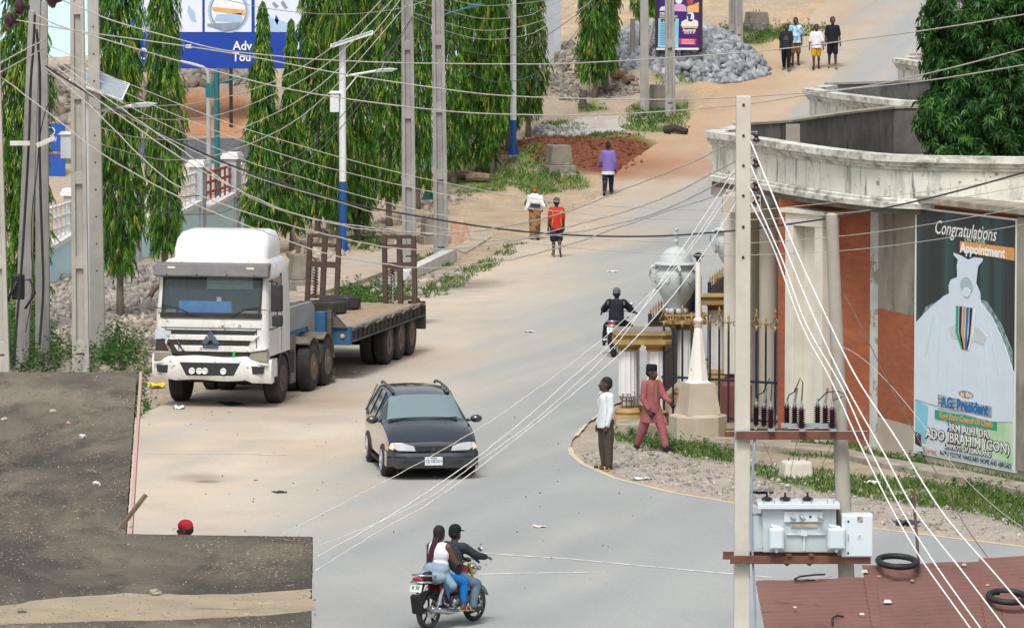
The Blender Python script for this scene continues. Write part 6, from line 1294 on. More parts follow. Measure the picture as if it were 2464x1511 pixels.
# ---- the truck: +Y forward, -X is the side facing the viewer's right
hd=rad(11.6); TR=thing('lowbed_truck','battered white truck with bent bumper and empty low loader trailer parked facing the camera','truck',(-6.02,120.25,0),PI-hd)
TR.rotation_euler.z=PI-hd
WH=pmat('chipped white truck paint',(.72,.73,.71),(.65,.66,.64),2,.35,stains=[((.50,.45,.37),1.3,.52,.74,(2,2,.6)),((.34,.29,.23),2.6,.63,.69),((.16,.135,.11),6,.61,.67)],spec=.5)
WHC=pmat('clean white fairing',(.78,.79,.80),(.74,.75,.76),2,.3,spec=.5,stains=[((.6,.58,.54),3,.74,.78)])
VIS=pmat('grey sun visor',(.13,.13,.135),(.17,.17,.175),3,.5); DRK=pmat('dark truck plastic',(.022,.023,.025),(.035,.035,.037),4,.6,stains=[((.10,.085,.07),3,.66,.76)]); CHS=pmat('dirty chassis',(.030,.028,.026),(.06,.05,.042),4,.85)
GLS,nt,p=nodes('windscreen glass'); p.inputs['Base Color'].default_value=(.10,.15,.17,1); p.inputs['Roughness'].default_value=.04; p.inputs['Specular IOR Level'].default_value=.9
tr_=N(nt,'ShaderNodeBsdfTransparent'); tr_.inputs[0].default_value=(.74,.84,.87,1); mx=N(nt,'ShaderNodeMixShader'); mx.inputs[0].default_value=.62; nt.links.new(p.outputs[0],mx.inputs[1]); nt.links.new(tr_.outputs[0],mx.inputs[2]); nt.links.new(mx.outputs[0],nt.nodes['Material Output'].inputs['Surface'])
SGL=pmat('side glass',(.02,.035,.04),(.03,.05,.055),1,.06,spec=.8)
def rring(z,yf,yb,w,r,rb=None,n=4):
    rb=rb or r; P=[]
    for (cx_,cy_,a0,q) in ((-w+r,yf-r,PI,r),(w-r,yf-r,PI/2,r),(w-rb,yb+rb,0,rb),(-w+rb,yb+rb,-PI/2,rb)):
        for k in range(n): a=a0-(PI/2)*k/(n-1); P.append((cx_+q*math.cos(a),cy_+q*math.sin(a),z))
    return P
zs=[(1.10,1.40,-.60,1.225,.16),(1.55,1.43,-.60,1.225,.16),(1.93,1.44,-.60,1.225,.16),(2.0,1.42,-.60,1.22,.16),(2.76,1.22,-.60,1.19,.16),(3.0,1.12,-.60,1.16,.18),(3.09,1.0,-.55,1.08,.2),(3.11,.8,-.4,.95,.2)]
R_=[rring(z,yf,yb,w,r,.1) for z,yf,yb,w,r in zs]; n=len(R_[0]); b=MB(); vs=[p for q in R_ for p in q]; fs=[]
for i in range(len(R_)-1):
    for j in range(n):
        if i==3 and j==3: continue     # windscreen opening
        a=i*n+j; c=i*n+(j+1)%n; fs.append((a,c,c+n,a+n))
fs.append([len(vs)-n+k for k in range(n)]); b.add(vs,fs); cab=b.build('cab',WH,TR,smooth=35)
b=MB(); yw=lambda z:1.42-(z-2.0)/.76*.20; wx=lambda z:1.06-(z-2.0)/.76*.03
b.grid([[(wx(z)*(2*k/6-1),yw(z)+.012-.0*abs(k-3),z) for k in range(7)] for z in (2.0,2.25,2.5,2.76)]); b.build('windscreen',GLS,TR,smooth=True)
b=MB()
for q in ((-1.08,-1.03,2.0,2.76),(1.03,1.08,2.0,2.76)): b.add([(q[0],yw(q[2])+.022,q[2]),(q[1],yw(q[2])+.022,q[2]),(q[1],yw(q[3])+.022,q[3]),(q[0],yw(q[3])+.022,q[3])],[(0,1,2,3)])
b.box(-1.1,1.1,1.405,1.452,1.905,2.01); b.build('windscreen_seal',DRK,TR)
b=MB(); b.box(-1.05,1.05,-.45,-.40,1.6,2.9); b.box(-1.0,1.0,-.40,1.30,1.55,1.58); b.build('cab_interior',pmat('cab interior',(.20,.23,.24),(.28,.31,.32),2,.8),TR)
for x in (-.55,.55): b=MB(); b.box(x-.26,x+.26,-.2,.0,1.6,2.45); b.box(x-.13,x+.13,-.18,-.05,2.46,2.66); b.build('seat',pmat('seat cloth',(.07,.08,.09)) if x<0 else bpy.data.materials['seat cloth'],TR,bevel=.04)
BLC=pmat('blue dash cloth',(.03,.28,.80),(.10,.42,.88),4,.7,bump=.01,bscale=5); b=MB(); b.box(-.42,.72,1.31,1.345,2.01,2.25); b.build('dashboard_cloth',BLC,TR)
b=MB(); b.box(-.85,.15,1.19,1.195,2.50,2.73); b.build('sun_strip',pmat('faded sun strip',(.45,.55,.52),(.35,.45,.44),6,.5),TR)
b=MB(); b.box(-.20,-.10,1.335,1.34,2.22,2.34); b.build('sticker',WP,TR); b=MB(); b.box(-.98,-.6,1.28,1.34,2.0,2.06); b.box(.78,1.0,1.28,1.36,2.0,2.09); b.build('dash_clutter',pmat('dash clutter',(.5,.45,.42),(.6,.6,.2),9,.6),TR)
b=MB(); b.prism([(1.30,2.74),(1.47,2.78),(1.40,3.03),(1.12,3.05)],-1.235,1.235,'x'); vz=b.build('sun_visor',VIS,TR,bevel=.02)
for x in (-.85,.85): b=MB(); b.box(x-.08,x+.08,1.425,1.445,2.93,2.975); b.build('marker_lamp',pmat('marker lens',(.75,.72,.62)) if x<0 else bpy.data.materials['marker lens'],vz)
for x in (-.95,-.35,.3,.95): b=MB(); b.lathe([(.018,-.004),(.018,.006)],8,(x,1.462,2.81),'y'); b.build('rivet',DRK,vz)
fr=[(3.05,.74,-.55,1.02,.2),(3.28,.70,-.55,1.03,.22),(3.50,.58,-.55,1.0,.24),(3.62,.42,-.55,.94,.26),(3.67,.18,-.5,.82,.28)]
b=MB(); b.ring([rring(z,yf,yb,w,r,.12,5) for z,yf,yb,w,r in fr]); b.build('roof_fairing',WHC,TR,smooth=50)
for x,dx in ((.35,-.75),(-.45,-.80)): b=MB(); b.tube([(x,1.47,1.95),(x+.35 if x>0 else x-.3,1.452,2.10),(x+dx*.0+(.72 if x>0 else -.6),1.43,2.16)],[.016,.012,.01],5); b.tube([(x+(.9 if x>0 else -.2),1.425,2.10),(x+(.4 if x>0 else -.75),1.435,2.09)],[.012,.008],5); b.build('wiper',DRK,TR)
# grille, emblem, damage
for (z0,z1,w_) in ((1.56,1.65,1.0),(1.33,1.43,.86)): b=MB(); b.prism([(-w_,z1),(w_,z1),(w_*.93,z0),(-w_*.93,z0)],1.405,1.449,'y'); b.build('grille_slot',DRK,TR)
b=MB(); b.prism([(-1.05,1.55),(1.0,1.55),(.9,1.44),(-.92,1.44)],1.43,1.475,'y'); b.build('grille_bar',WH,TR,bevel=.012); b=MB(); b.prism([(-.85,1.325),(.8,1.325),(.72,1.20),(-.8,1.20)],1.42,1.47,'y'); b.build('grille_bar',WH,TR,bevel=.012)
for (z0,x0,x1) in ((1.69,-1.08,1.08),(1.88,-1.08,1.08)): b=MB(); b.box(x0,x1,1.43,1.4465,z0,z0+.012); b.build('panel_gap',DRK,TR)
for x in (-.98,.98): b=MB(); b.box(x-.007,x+.007,1.43,1.4465,1.2,1.69); b.build('panel_gap',DRK,TR)
b=MB(); b.box(-.85,.85,1.30,1.425,1.02,1.195); b.build('radiator_opening',CHS,TR)
EMB=pmat('emblem blue grey',(.05,.075,.10),(.10,.14,.18),5,.4)
for P in ([(.0,1.66),(.07,1.56),(.02,1.47),(-.02,1.47),(-.07,1.56)],[(.085,1.54),(.20,1.36),(.07,1.36),(.015,1.45)],[(-.085,1.54),(-.20,1.36),(-.07,1.36),(-.015,1.45)]): b=MB(); b.prism(P,1.478,1.50,'y'); b.build('emblem',EMB,TR,bevel=.006)
b=MB(); b.box(-.17,.17,1.478,1.495,1.27,1.345); b.build('badge_plate',EMB,TR)
Mt=Matrix(((-1,0,0,-.62),(0,0,1,1.452),(0,1,0,1.74),(0,0,0,1))); text('O',Mt,.09,DRK,TR,name='lettering')
b=MB(); b.prism([(.45,1.44),(.62,1.54),(.78,1.50),(.92,1.56),(1.18,1.46),(1.21,1.16),(.58,1.14),(.40,1.20),(.50,1.32)],1.40,1.456,'y'); dm=b.build('broken_corner',CHS,TR); dm['label']='torn open corner of the truck front with bare metal and cables'
for k in range(7): 
    rr_=random.Random(k); x=.6+.45*rr_.random(); b=MB(); b.tube([(x,1.455,1.5-.1*rr_.random()),(x-.1+.2*rr_.random(),1.50,1.36),(x-.15+.25*rr_.random(),1.47,1.2)],.014,5); b.build('torn_cable',(STL,DRK,RUST)[k%3],dm)
b=MB(); b.prism([(.86,1.62),(1.20,1.66),(1.215,1.44),(1.0,1.46),(.95,1.40),(.88,1.5)],1.43,1.475,'y'); b.build('panel_fragment',pmat('bent grey panel',(.50,.58,.62)),TR)
b=MB(); b.tube([(-.52,1.47,1.22),(-.50,1.49,1.14),(-.54,1.48,1.06)],[.018,.03,.018],6); b.build('green_rag',pmat('green plastic rag',(.0,.55,.07)),TR)
# bumper
b=MB(); pr=[(1.30,.62),(1.50,.60),(1.56,.72),(1.55,1.02),(1.50,1.10),(1.30,1.10)]
rings=[]
for x in np.linspace(-1.29,1.29,21):
    bend=-.16*max(0,abs(x)-.85)**1.2/.4; sag=.015*math.sin(x*5)+(-.06 if x<-.9 else 0)+(.03 if x>.9 else 0); cut=.0
    rings.append([(x,y+bend,z+sag) for y,z in pr])
b.ring(rings); bu=b.build('bumper',WH,TR,smooth=35)
b=MB(); b.prism([(-.66,.98),(.66,.98),(.52,.70),(-.52,.70)],1.50,1.566,'y'); b.build('bumper_grille',DRK,bu,bevel=.02)
CHR,nt_,p_=nodes('lamp reflector'); p_.inputs['Base Color'].default_value=(.8,.82,.84,1); p_.inputs['Metallic'].default_value=.4; p_.inputs['Roughness'].default_value=.15
for x in (.38,.22,.10,-.30): b=MB(); b.lathe([(.068,0),(.068,.03),(.055,.035),(.04,.028),(.001,.02)],16,(x,1.57,.80),'y'); b.build('spot_lamp',CHR,bu,smooth=40)
for sx_ in (-1,1): b=MB(); b.prism([(sx_*.80,.92),(sx_*1.16,.90),(sx_*1.14,.76),(sx_*.86,.74)],1.40,1.542,'y'); b.build('bumper_slot',DRK,bu); 
HLM=pmat('hazed headlamp',(.30,.28,.24),(.22,.20,.165),3,.25,spec=.7)
for sx_ in (-1,1):
    b=MB(); b.prism([(sx_*.86,1.20),(sx_*1.225,1.24 if sx_<0 else 1.20),(sx_*1.235,.98),(sx_*.80,1.02)],1.28,1.50,'y'); h_=b.build('headlamp',HLM,TR,bevel=.03)
    b=MB(); b.prism([(sx_*.80,1.015),(sx_*1.24,.975),(sx_*1.24,.93),(sx_*.78,.97)],1.28,1.51,'y'); b.build('lamp_bezel',WH,h_)
b=MB(); b.prism([(-.84,1.21),(-1.2,1.26),(-1.23,1.30),(-.78,1.27)],1.30,1.535,'y'); b.build('bent_panel',WH,TR)
# near side: door, window, mirrors, wheel arch, steps
for sx_ in (-1,1):
    b=MB(); X0=sx_*1.228; b.prism([(.30,2.02),(1.14,2.02),(1.02,2.70),(.30,2.72)],min(X0,X0-sx_*.03),max(X0,X0-sx_*.03),'x'); b.build('side_window',SGL,TR)
    b=MB(); b.prism([(.22,1.12),(.25,1.12),(.25,2.78),(.22,2.78)],min(X0,X0-sx_*.03),max(X0,X0-sx_*.03),'x'); b.build('door_gap',DRK,TR)
    b=MB(); b.box(min(sx_*1.24,sx_*1.25),max(sx_*1.24,sx_*1.25),.30,.5,1.74,1.79); b.build('door_handle',DRK,TR)
    b=MB(); A_=[(.62*math.cos(PI*k/10),.54+.62*math.sin(PI*k/10)) for k in range(11)]; A2=[(.54*math.cos(PI*k/10),.54+.54*math.sin(PI*k/10)) for k in range(11)][::-1]; b.prism(A_+A2,min(sx_*.86,sx_*1.21),max(sx_*.86,sx_*1.21),'x'); b.build('wheel_arch',DRK,TR)
    b=MB(); b.box(min(sx_*.95,sx_*1.2),max(sx_*.95,sx_*1.2),-1.05,-.56,.55,1.09); b.build('fuel_tank',CHS,TR,bevel=.05)
    b=MB(); b.prism([(1.30,1.02),(.62,1.02),(.62,.62),(1.28,.66)],min(sx_*1.05,sx_*1.23),max(sx_*1.05,sx_*1.23),'x'); b.build('corner_step',WH,TR,bevel=.02)
    if sx_>0: continue
    b=MB(); xm=sx_*1.40; b.box(xm-.12,xm+.12,1.26,1.40,2.05,2.62); m_=b.build('mirror',DRK,TR,bevel=.04,seg=3); b=MB(); b.box(xm-.12,xm+.10,1.26,1.42,1.74,1.98); b.build('lower_mirror',DRK,m_,bevel=.04,seg=3)
    b=MB(); b.tube([(sx_*1.2,1.2,2.68),(sx_*1.40,1.32,2.66),(sx_*1.40,1.32,1.72),(sx_*1.2,1.28,1.66)],.02,6); b.build('mirror_arm',DRK,m_)
b=MB(); b.prism([(-.62,1.36),(-1.15,1.36),(-1.15,.35),(-.70,.35)],-1.19,-1.15,'x'); b.build('mud_flap',pmat('faded mudguard',(.20,.18,.16),(.12,.11,.10),4,.8),TR)
b=MB(); b.box(-.45,.45,-4.9,1.25,.72,.98); b.box(-1.1,1.1,-.1,.1,.42,.62); b.box(-.8,.8,.6,1.25,.55,1.08); b.build('chassis',CHS,TR)
for x in (-1.03,1.03): wheel(TR,x,0,.53,.31,.29,pmat('brown front rim',(.16,.12,.09),(.10,.08,.065),5,.8) if x<0 else bpy.data.materials['brown front rim'],-1 if x<0 else 1,dish=-.02)
for y in (-2.75,-4.05):
    for sx_ in (-1,1):
        wheel(TR,sx_*1.06,y,.53,.28,.29,RIMT,sx_,dish=.13); wheel(TR,sx_*.73,y,.53,.28,.29,RIMT,sx_,dish=.13,hub=False)
    b=MB(); A_=[(.66*math.cos(PI*k/10),.56+.62*math.sin(PI*k/10)) for k in range(3,11)]; A2=[(.63*math.cos(PI*k/10),.56+.58*math.sin(PI*k/10)) for k in range(3,11)][::-1]; b.prism([(y+p,q) for p,q in A_+A2],-1.2,-.6,'x'); b.build('mudguard',pmat('dusty mudguard',(.18,.155,.13),(.10,.09,.08),4,.85) if y>-3 else bpy.data.materials['dusty mudguard'],TR)
# trailer
TBL=pmat('worn blue trailer paint',(.025,.13,.27),(.03,.10,.20),2.5,.6,stains=[((.30,.31,.32),1.4,.58,.66),((.10,.07,.05),3,.64,.74)]); TGY=pmat('grey gooseneck paint',(.36,.37,.39),(.28,.29,.31),2,.7,stains=[((.03,.12,.26),1.2,.60,.66),((.16,.12,.10),3,.66,.76)]); TDK=pmat('dirty trailer frame',(.075,.07,.065),(.12,.11,.10),4,.8,stains=[((.22,.18,.14),2.5,.62,.75)])
DECK=pmat('worn deck planks',(.34,.26,.18),(.26,.195,.14),2,.95,bump=.01,bscale=8,stains=[((.12,.09,.07),2,.62,.74,(3,.5,1)),((.46,.38,.29),3,.64,.72,(3,.5,1))],stretch=(4,.6,1)); RMP=pmat('brown ramp steel',(.055,.038,.030),(.085,.055,.042),5,.8,stains=[((.14,.085,.06),4,.62,.74)])
b=MB(); GN=[(-1.0,1.84),(-4.35,1.82),(-4.62,1.70),(-4.98,1.14),(-4.98,.95),(-4.4,.95),(-4.0,1.30),(-1.0,1.34)]
for q0,q1 in ((-.76,-.70),(.70,.76)): b=MB(); b.prism(GN,q0,q1,'x'); gn=b.build('gooseneck_beam',TGY,TR)
b=MB()
b=MB(); b.box(-.698,.698,-4.3,-1.0,1.76,1.80); b.box(-.698,.698,-1.05,-1.0,1.36,1.759); b.build('gooseneck_plate',TDK,TR)
for sx_ in (-1,1): b=MB(); b.box(min(sx_*.765,sx_*.98),max(sx_*.765,sx_*.98),-4.97,-4.7,.98,1.56); b.build('side_locker',TBL,TR,bevel=.01)
for sx_ in (-1,1):
    b=MB(); b.box(min(sx_*.985,sx_*1.08),max(sx_*.985,sx_*1.08),-5.0,-4.86,.28,1.58); lg_=b.build('landing_leg',TDK,TR); b=MB(); b.box(min(sx_*.94,sx_*1.14),max(sx_*.94,sx_*1.14),-5.02,-4.80,.18,.279); b.build('leg_foot',TDK,lg_)
b=MB(); b.prism([(-1.06,1.55),(-1.02,1.5),(-1.40,1.19),(-1.08,1.19)],-5.11,-5.05,'y'); b.build('corner_gusset',TDK,TR)
b=MB(); b.box(-1.2,-.9,-4.75,-4.62,.02,.16); b.build('wheel_chock',OLDC,TR)
b=MB(); b.box(-1.45,1.45,-5.30,-5.12,.80,1.20); b.build('deck_front',TBL,TR,bevel=.01); b=MB(); b.lathe([(.05,0),(.05,.03),(.02,.04)],10,(-1.28,-5.119,1.0),'y'); b.build('side_lamp',pmat('amber lens',(.6,.38,.14)),TR)
b=MB(); b.box(-1.40,1.40,-12.5,-5.302,1.06,1.15); b.build('deck',DECK,TR)
b=MB(); b.box(-1.50,-1.405,-12.5,-5.31,1.10,1.17); b.box(-1.50,-1.405,-12.5,-5.31,.86,.90); b.box(-1.44,-1.41,-12.5,-5.31,.90,1.10); b.build('side_rail',TDK,TR); b=MB(); b.box(1.405,1.50,-12.5,-5.31,.88,1.17); b.build('side_rail',TDK,TR)
for k in range(17): y=-5.5-k*.43; b=MB(); b.box(-1.495,-1.442,y-.012,y+.012,.901,1.099); b.build('rail_rib',TDK,TR)
b=MB(); G=[]
for k in range(40): y=-5.4-k*.18; s_=.03*math.sin(k*.9)+.02*math.sin(k*2.1); G.append([(-1.30,y,1.155),(-1.42,y,1.175+s_*.4),(-1.52,y,1.165+s_),(-1.53,y,1.135+s_)])
b.grid(G); b.build('bent_edge_plate',pmat('bent edge plate',(.14,.12,.105),(.24,.20,.165),5,.75),TR)
b=MB(); b.box(-.7,-.55,-12.4,-5.0,.80,1.055); b.box(.55,.7,-12.4,-5.0,.80,1.055); 
for y in (-9.35,-10.55,-11.72): b.box(-1.0,1.0,y-.06,y+.06,.44,.56)
b.build('trailer_frame',CHS,TR)
for y in (-9.35,-10.55,-11.72):
    for sx_ in (-1,1): wheel(TR,sx_*1.24,y,.51,.27,.29,RIMT,sx_,dish=.12); wheel(TR,sx_*.92,y,.51,.27,.29,RIMT,sx_,dish=.12,hub=False)
for q in (-1.52,1.18): b=MB(); b.box(q,q+.34,-12.56,-12.53,.55,1.12); b.build('mud_flap',TDK,TR); b=MB(); b.frus((-1.30,-12.45,1.16),(.22,.25),(.12,.12),.12); b.box(-1.5,-1.1,-12.6,-12.5,1.0,1.2); b.build('ramp_hinge',RUST,TR)
for x,tz,lab in ((-.94,.03,0),(.94,-.035,1)):
    M=Matrix.Translation((x,-12.35,1.12))@Matrix.Rotation(tz,4,'Y')@Matrix.Rotation(.05,4,'X'); hh=1.60; b=MB()
    for q,w_ in ((-.36,.11),(-.02,.12),(.34,.11)): b.box(q-w_/2,q+w_/2,-.06,.05,0 if q>-.1 else -.25,hh+(.05 if q==.34 and x<0 else 0),M)
    rp=b.build('ramp',RMP,TR,bevel=.008)
    for z in (.12,.85,1.32,1.54): b=MB(); b.box(-.304,.284,-.045,.035,z,z+(.14 if z==.85 else .09),M); b.build('cross_bar',RMP,rp,bevel=.006)
    for k in range(9): 
        for q in (-.36,-.02,.34): b=MB(); b.box(q-.06,q+.06,-.085,-.061,.10+k*.17,.125+k*.17,M); b.build('grip_bar',RMP,rp)
    b=MB(); b.tube([M@Vector((.16+.055*math.cos(k*.9),.055*math.sin(k*.9),.15+k*.0095)) for k in range(75)],.014,5); b.tube([M@Vector((.16,0,.14)),M@Vector((.16,0,1.0))],.02,6); b.build('ramp_spring',RMP,rp,smooth=True)
b=MB(); 
for k in range(12): b.torus((-.80+.01*math.sin(k*3),-12.25,1.25+k*.05),.026,.008,8,5,'x' if k%2 else 'y')
b.build('chain',STL,TR)
def loose_tyre(x,y,z,r,label,rx=0):
    p=TR.matrix_world; M=Matrix.Translation(TR.location)@Matrix.Rotation(PI-hd,4,'Z'); q=M@Vector((x,y,z)); b=MB(); pr=[(r*.58,-.12),(r*.70,-.14),(r*.93,-.13),(r,-.09),(r,.09),(r*.93,.13),(r*.70,.14),(r*.58,.12)]; b.lathe(pr+[pr[0]],44,(0,0,.14))
    t=thing('spare_tyre',label,'tyre',q,0,'loose tyres on the trailer deck'); t.rotation_euler=(rx,0,0); b.f=b.f[:-2]; b.m=b.m[:-2]; tt=b.build('tyre',RUB,t,smooth=45)
    for k in range(34):
        a=TAU*k/34; b=MB(); b.box(-.03,.03,-.008,.03,.03,.25,Matrix.Rotation(a,4,'Z')@Matrix.Translation((0,r*.985,0))); b.build('tread_block',RUB,tt)
loose_tyre(.12,-9.3,1.16,.47,'nearer loose tyre lying on the trailer deck behind the gooseneck'); loose_tyre(.06,-10.55,1.16,.45,'farther loose tyre lying on the trailer deck',-.03)
# ---- the estate car
ch=rad(7.7); CAR=thing('estate_car','dark blue grey estate car with roof rails driving towards the camera','car',(-1.58,105.95,RZ),PI+ch)
CARP=pmat('dark slate car paint',(.010,.016,.023),(.013,.020,.028),1,.14,spec=.8,coat=1.0); 
st=[ # y, half width, sill z, hood/belt z, roof z, roof half width
 (.86,.66,.30,.62,.64,.58),(.84,.76,.22,.66,.68,.66),(.74,.835,.20,.70,.735,.74),(.40,.845,.22,.82,.875,.72),(-.10,.845,.22,.90,.955,.70),(-.30,.845,.22,.92,.985,.69)]
hd_=[(y,w,zs_,zb,zr,rw,False) for y,w,zs_,zb,zr,rw in st]
cabst=[(-.42,.845,.22,.93,1.03,.68,True),(-1.02,.85,.22,.945,1.40,.575,True),(-1.35,.85,.22,.95,1.455,.565,True),(-2.2,.85,.22,.955,1.465,.56,True),(-3.0,.845,.22,.955,1.43,.55,True),(-3.22,.83,.25,.95,1.36,.545,True),(-3.42,.80,.30,.93,1.0,.60,True),(-3.50,.77,.34,.66,.70,.6,True)]
S=hd_+cabst
def carring(y,w,zs_,zb,zr,rw,c):
    return [(0,y,zs_),(-w*.80,y,zs_),(-w*.985,y,zs_+.10),(-w,y,zs_+(zb-zs_)*.55),(-w*.975,y,zb),(-(rw+.04),y,zr-.035 if c else zb+(zr-zb)*.55),(-rw,y,zr-.008),(-rw*.6,y,zr+.018),(0,y,zr+.028)]
def fullring(s):
    h=carring(*s); return h+[(-x,y,z) for x,y,z in h[-2:0:-1]]
R_=[fullring(s) for s in S]; n=len(R_[0]); 
# rings: 0 bottom centre .. 4 belt, 5 roof edge outer, 6 roof edge, 8 top centre, then mirrored
glass={'windscreen':[],'side_window':[],'rear_window':[]}; body=[]
ic=len(hd_)-1
for i in range(len(R_)-1):
    for j in range(n):
        q=(i,j)
        if i==ic+1 and j in (5,6,7,8,9,10): glass['windscreen'].append(q)
        elif ic+2<=i<=ic+4 and j in (4,11): glass['side_window'].append(q)
        elif i==ic+1 and j in (4,11): glass['side_window'].append(q)
        elif i in (ic+6,) and j in (6,7,8,9): glass['rear_window'].append(q)
        else: body.append(q)
def mk(name,qs,m,caps=False,off_=0,**k):
    b=MB(); vs=[p for r_ in R_ for p in r_]; fs=[(i*n+j,i*n+(j+1)%n,(i+1)*n+(j+1)%n,(i+1)*n+j) for i,j in qs]
    if caps: fs+= [list(range(n)),[len(vs)-n+q for q in range(n)]]
    used=sorted({v for f in fs for v in f}); mp={v:t for t,v in enumerate(used)}; b.add([vs[v] for v in used],[[mp[v] for v in f] for f in fs]); return b.build(name,m,CAR,**k)
bd=mk('body',body,CARP,True,smooth=32)
CGL,nt,p=nodes('car glass'); p.inputs['Base Color'].default_value=(.30,.41,.45,1); p.inputs['Roughness'].default_value=.03; p.inputs['Specular IOR Level'].default_value=1.0  # pale base colour stands in for sky reflected in the windscreen
tr_=N(nt,'ShaderNodeBsdfTransparent'); tr_.inputs[0].default_value=(.5,.62,.66,1); mx=N(nt,'ShaderNodeMixShader'); mx.inputs[0].default_value=.42; nt.links.new(p.outputs[0],mx.inputs[1]); nt.links.new(tr_.outputs[0],mx.inputs[2]); nt.links.new(mx.outputs[0],nt.nodes['Material Output'].inputs['Surface'])
mk('windscreen',glass['windscreen'],CGL,smooth=True); mk('side_windows',glass['side_window'],SGL); mk('rear_window',glass['rear_window'],SGL)
# pillars over the side glass
for sx_ in (-1,1):
    for (y0,y1) in ((-1.45,-1.55),(-2.22,-2.32),(-2.95,-3.1)):
        b=MB(); P=[(sx_*.832,y0,.95),(sx_*.832,y1,.95),(sx_*.602,y1,1.44),(sx_*.602,y0,1.44)]; P2=[(x+sx_*.012,y,z+.006) for x,y,z in P]; b.add(P+P2,[(0,1,2,3),(4,5,6,7),(0,1,5,4),(1,2,6,5),(2,3,7,6),(3,0,4,7)]); b.build('pillar',CARP,CAR)
    b=MB(); b.tube([(sx_*.52,-1.12,1.44),(sx_*.53,-1.20,1.485),(sx_*.535,-1.5,1.508),(sx_*.53,-2.4,1.518),(sx_*.52,-2.95,1.50),(sx_*.51,-3.08,1.46)],[.035,.028,.022,.022,.025,.03],8); b.build('roof_rail',pmat('rail grey',(.06,.075,.085),None,3,.4) if sx_<0 else bpy.data.materials['rail grey'],CAR,smooth=True)
    b=MB(); b.sph((sx_*.985,-.52,1.0),(.115,.075,.075),12,8); b.tube([(sx_*.80,-.55,.97),(sx_*.92,-.53,.985)],.03,6); b.build('mirror',CARP,CAR,smooth=True)
    # headlamp
    b=MB(); Y_=lambda x:.845-.22*max(0,abs(x)-.45)**1.3
    pts=[(.33,.545),(.36,.635),(.56,.695),(.72,.70),(.74,.60),(.66,.555)]; fr_=[(sx_*x,Y_(x)+.085-.22*(z-.53),z) for x,z in pts]; bk=[(x,y-.16,z) for x,y,z in fr_]; m_=len(pts)
    b.add(fr_+bk,[list(range(m_)),[m_+k for k in range(m_)][::-1]]+[(k,(k+1)%m_,(k+1)%m_+m_,k+m_) for k in range(m_)])
    h_=b.build('headlight',pmat('headlight lens',(.38,.41,.43),(.55,.58,.60),3,.12,spec=.8) if sx_<0 else bpy.data.materials['headlight lens'],CAR,bevel=.012)
    b=MB(); pts=[(.745,.565),(.725,.70),(.785,.69),(.825,.60)]; fr_=[(sx_*x,Y_(x)+.075-.22*(z-.53),z) for x,z in pts]; bk=[(x,y-.12,z) for x,y,z in fr_]; b.add(fr_+bk,[(0,1,2,3),(7,6,5,4)]+[(k,(k+1)%4,(k+1)%4+4,k+4) for k in range(4)]); b.build('indicator',pmat('indicator lens',(.80,.66,.50),None,4,.2) if sx_<0 else bpy.data.materials['indicator lens'],h_)
# bumper, grille, plate
b=MB(); rings=[]
for x in np.linspace(-.86,.86,23):
    yb=.86-.34*max(0,abs(x)-.42)**1.6*2.0; rings.append([(x,yb-.25,.245),(x,yb+.02,.245),(x,yb+.065,.29),(x,yb+.085,.36),(x,yb+.095,.44),(x,yb+.07,.505),(x,yb+.02,.53),(x,yb-.25,.53)])
b.ring(rings); bp_=b.build('bumper',CARP,CAR,smooth=35)
b=MB(); b.prism([(-.56,.355),(.56,.355),(.52,.285),(-.52,.285)],.86,.950,'y'); b.build('lower_grille',DRK,bp_)
for sx_ in (-1,1): b=MB(); b.prism([(sx_*.02,.645),(sx_*.30,.64),(sx_*.335,.60),(sx_*.29,.545),(sx_*.05,.545)],.80,.902,'y'); b.build('grille',DRK,CAR,bevel=.008)
b=MB(); b.prism([(-.36,.66),(.36,.66),(.34,.53),(-.34,.53)],.78,.886,'y'); b.build('grille_surround',CARP,CAR,bevel=.01)
b=MB(); b.box(-.165,.165,.95,.965,.285,.44); pl=b.build('number_plate',pmat('plate white',(.74,.76,.76),None,3,.4),CAR,bevel=.006)
text('ABUJA',Matrix(((-1,0,0,0),(0,0,1,.968),(0,1,0,.42),(0,0,0,1))),.04,P_K,pl,width=.12); text('CE 148 RSH',Matrix(((-1,0,0,0),(0,0,1,.968),(0,1,0,.36),(0,0,0,1))),.085,P_BL,pl,width=.29)
b=MB(); b.box(-.6,.72,-.335,-.295,.998,1.02); b.tube([(.7,-.33,1.02),(.05,-.40,1.045)],.01,5); b.tube([(.05,-.33,1.02),(-.6,-.40,1.045)],.01,5); b.build('wiper',DRK,CAR)
b=MB(); b.box(-.62,.62,-.9,-.4,.86,.90); b.box(-.66,.66,-2.6,-1.0,.35,.42); b.build('cabin_floor',DRK,CAR)
for x in (-.36,.36): b=MB(); b.box(x-.23,x+.23,-1.75,-1.55,.5,1.05); b.box(x-.12,x+.12,-1.74,-1.62,1.08,1.25); b.build('seat',pmat('pale seat cover',(.55,.58,.58)) if x<0 else bpy.data.materials['pale seat cover'],CAR,bevel=.05)
b=MB(); b.torus((-.36,-.95,1.0),.17,.018,20,6,'y'); b.build('steering_wheel',DRK,CAR)
b=MB(); b.box(.50,.62,-.985,-.975,1.30,1.345); b.build('sticker',WP,CAR)
b=MB(); b.box(-.83,.83,-3.2,.5,.17,.215); b.build('underside',CHS,CAR)
ALW=pmat('alloy wheel',(.52,.55,.57),(.42,.45,.47),4,.3,metal=.3)
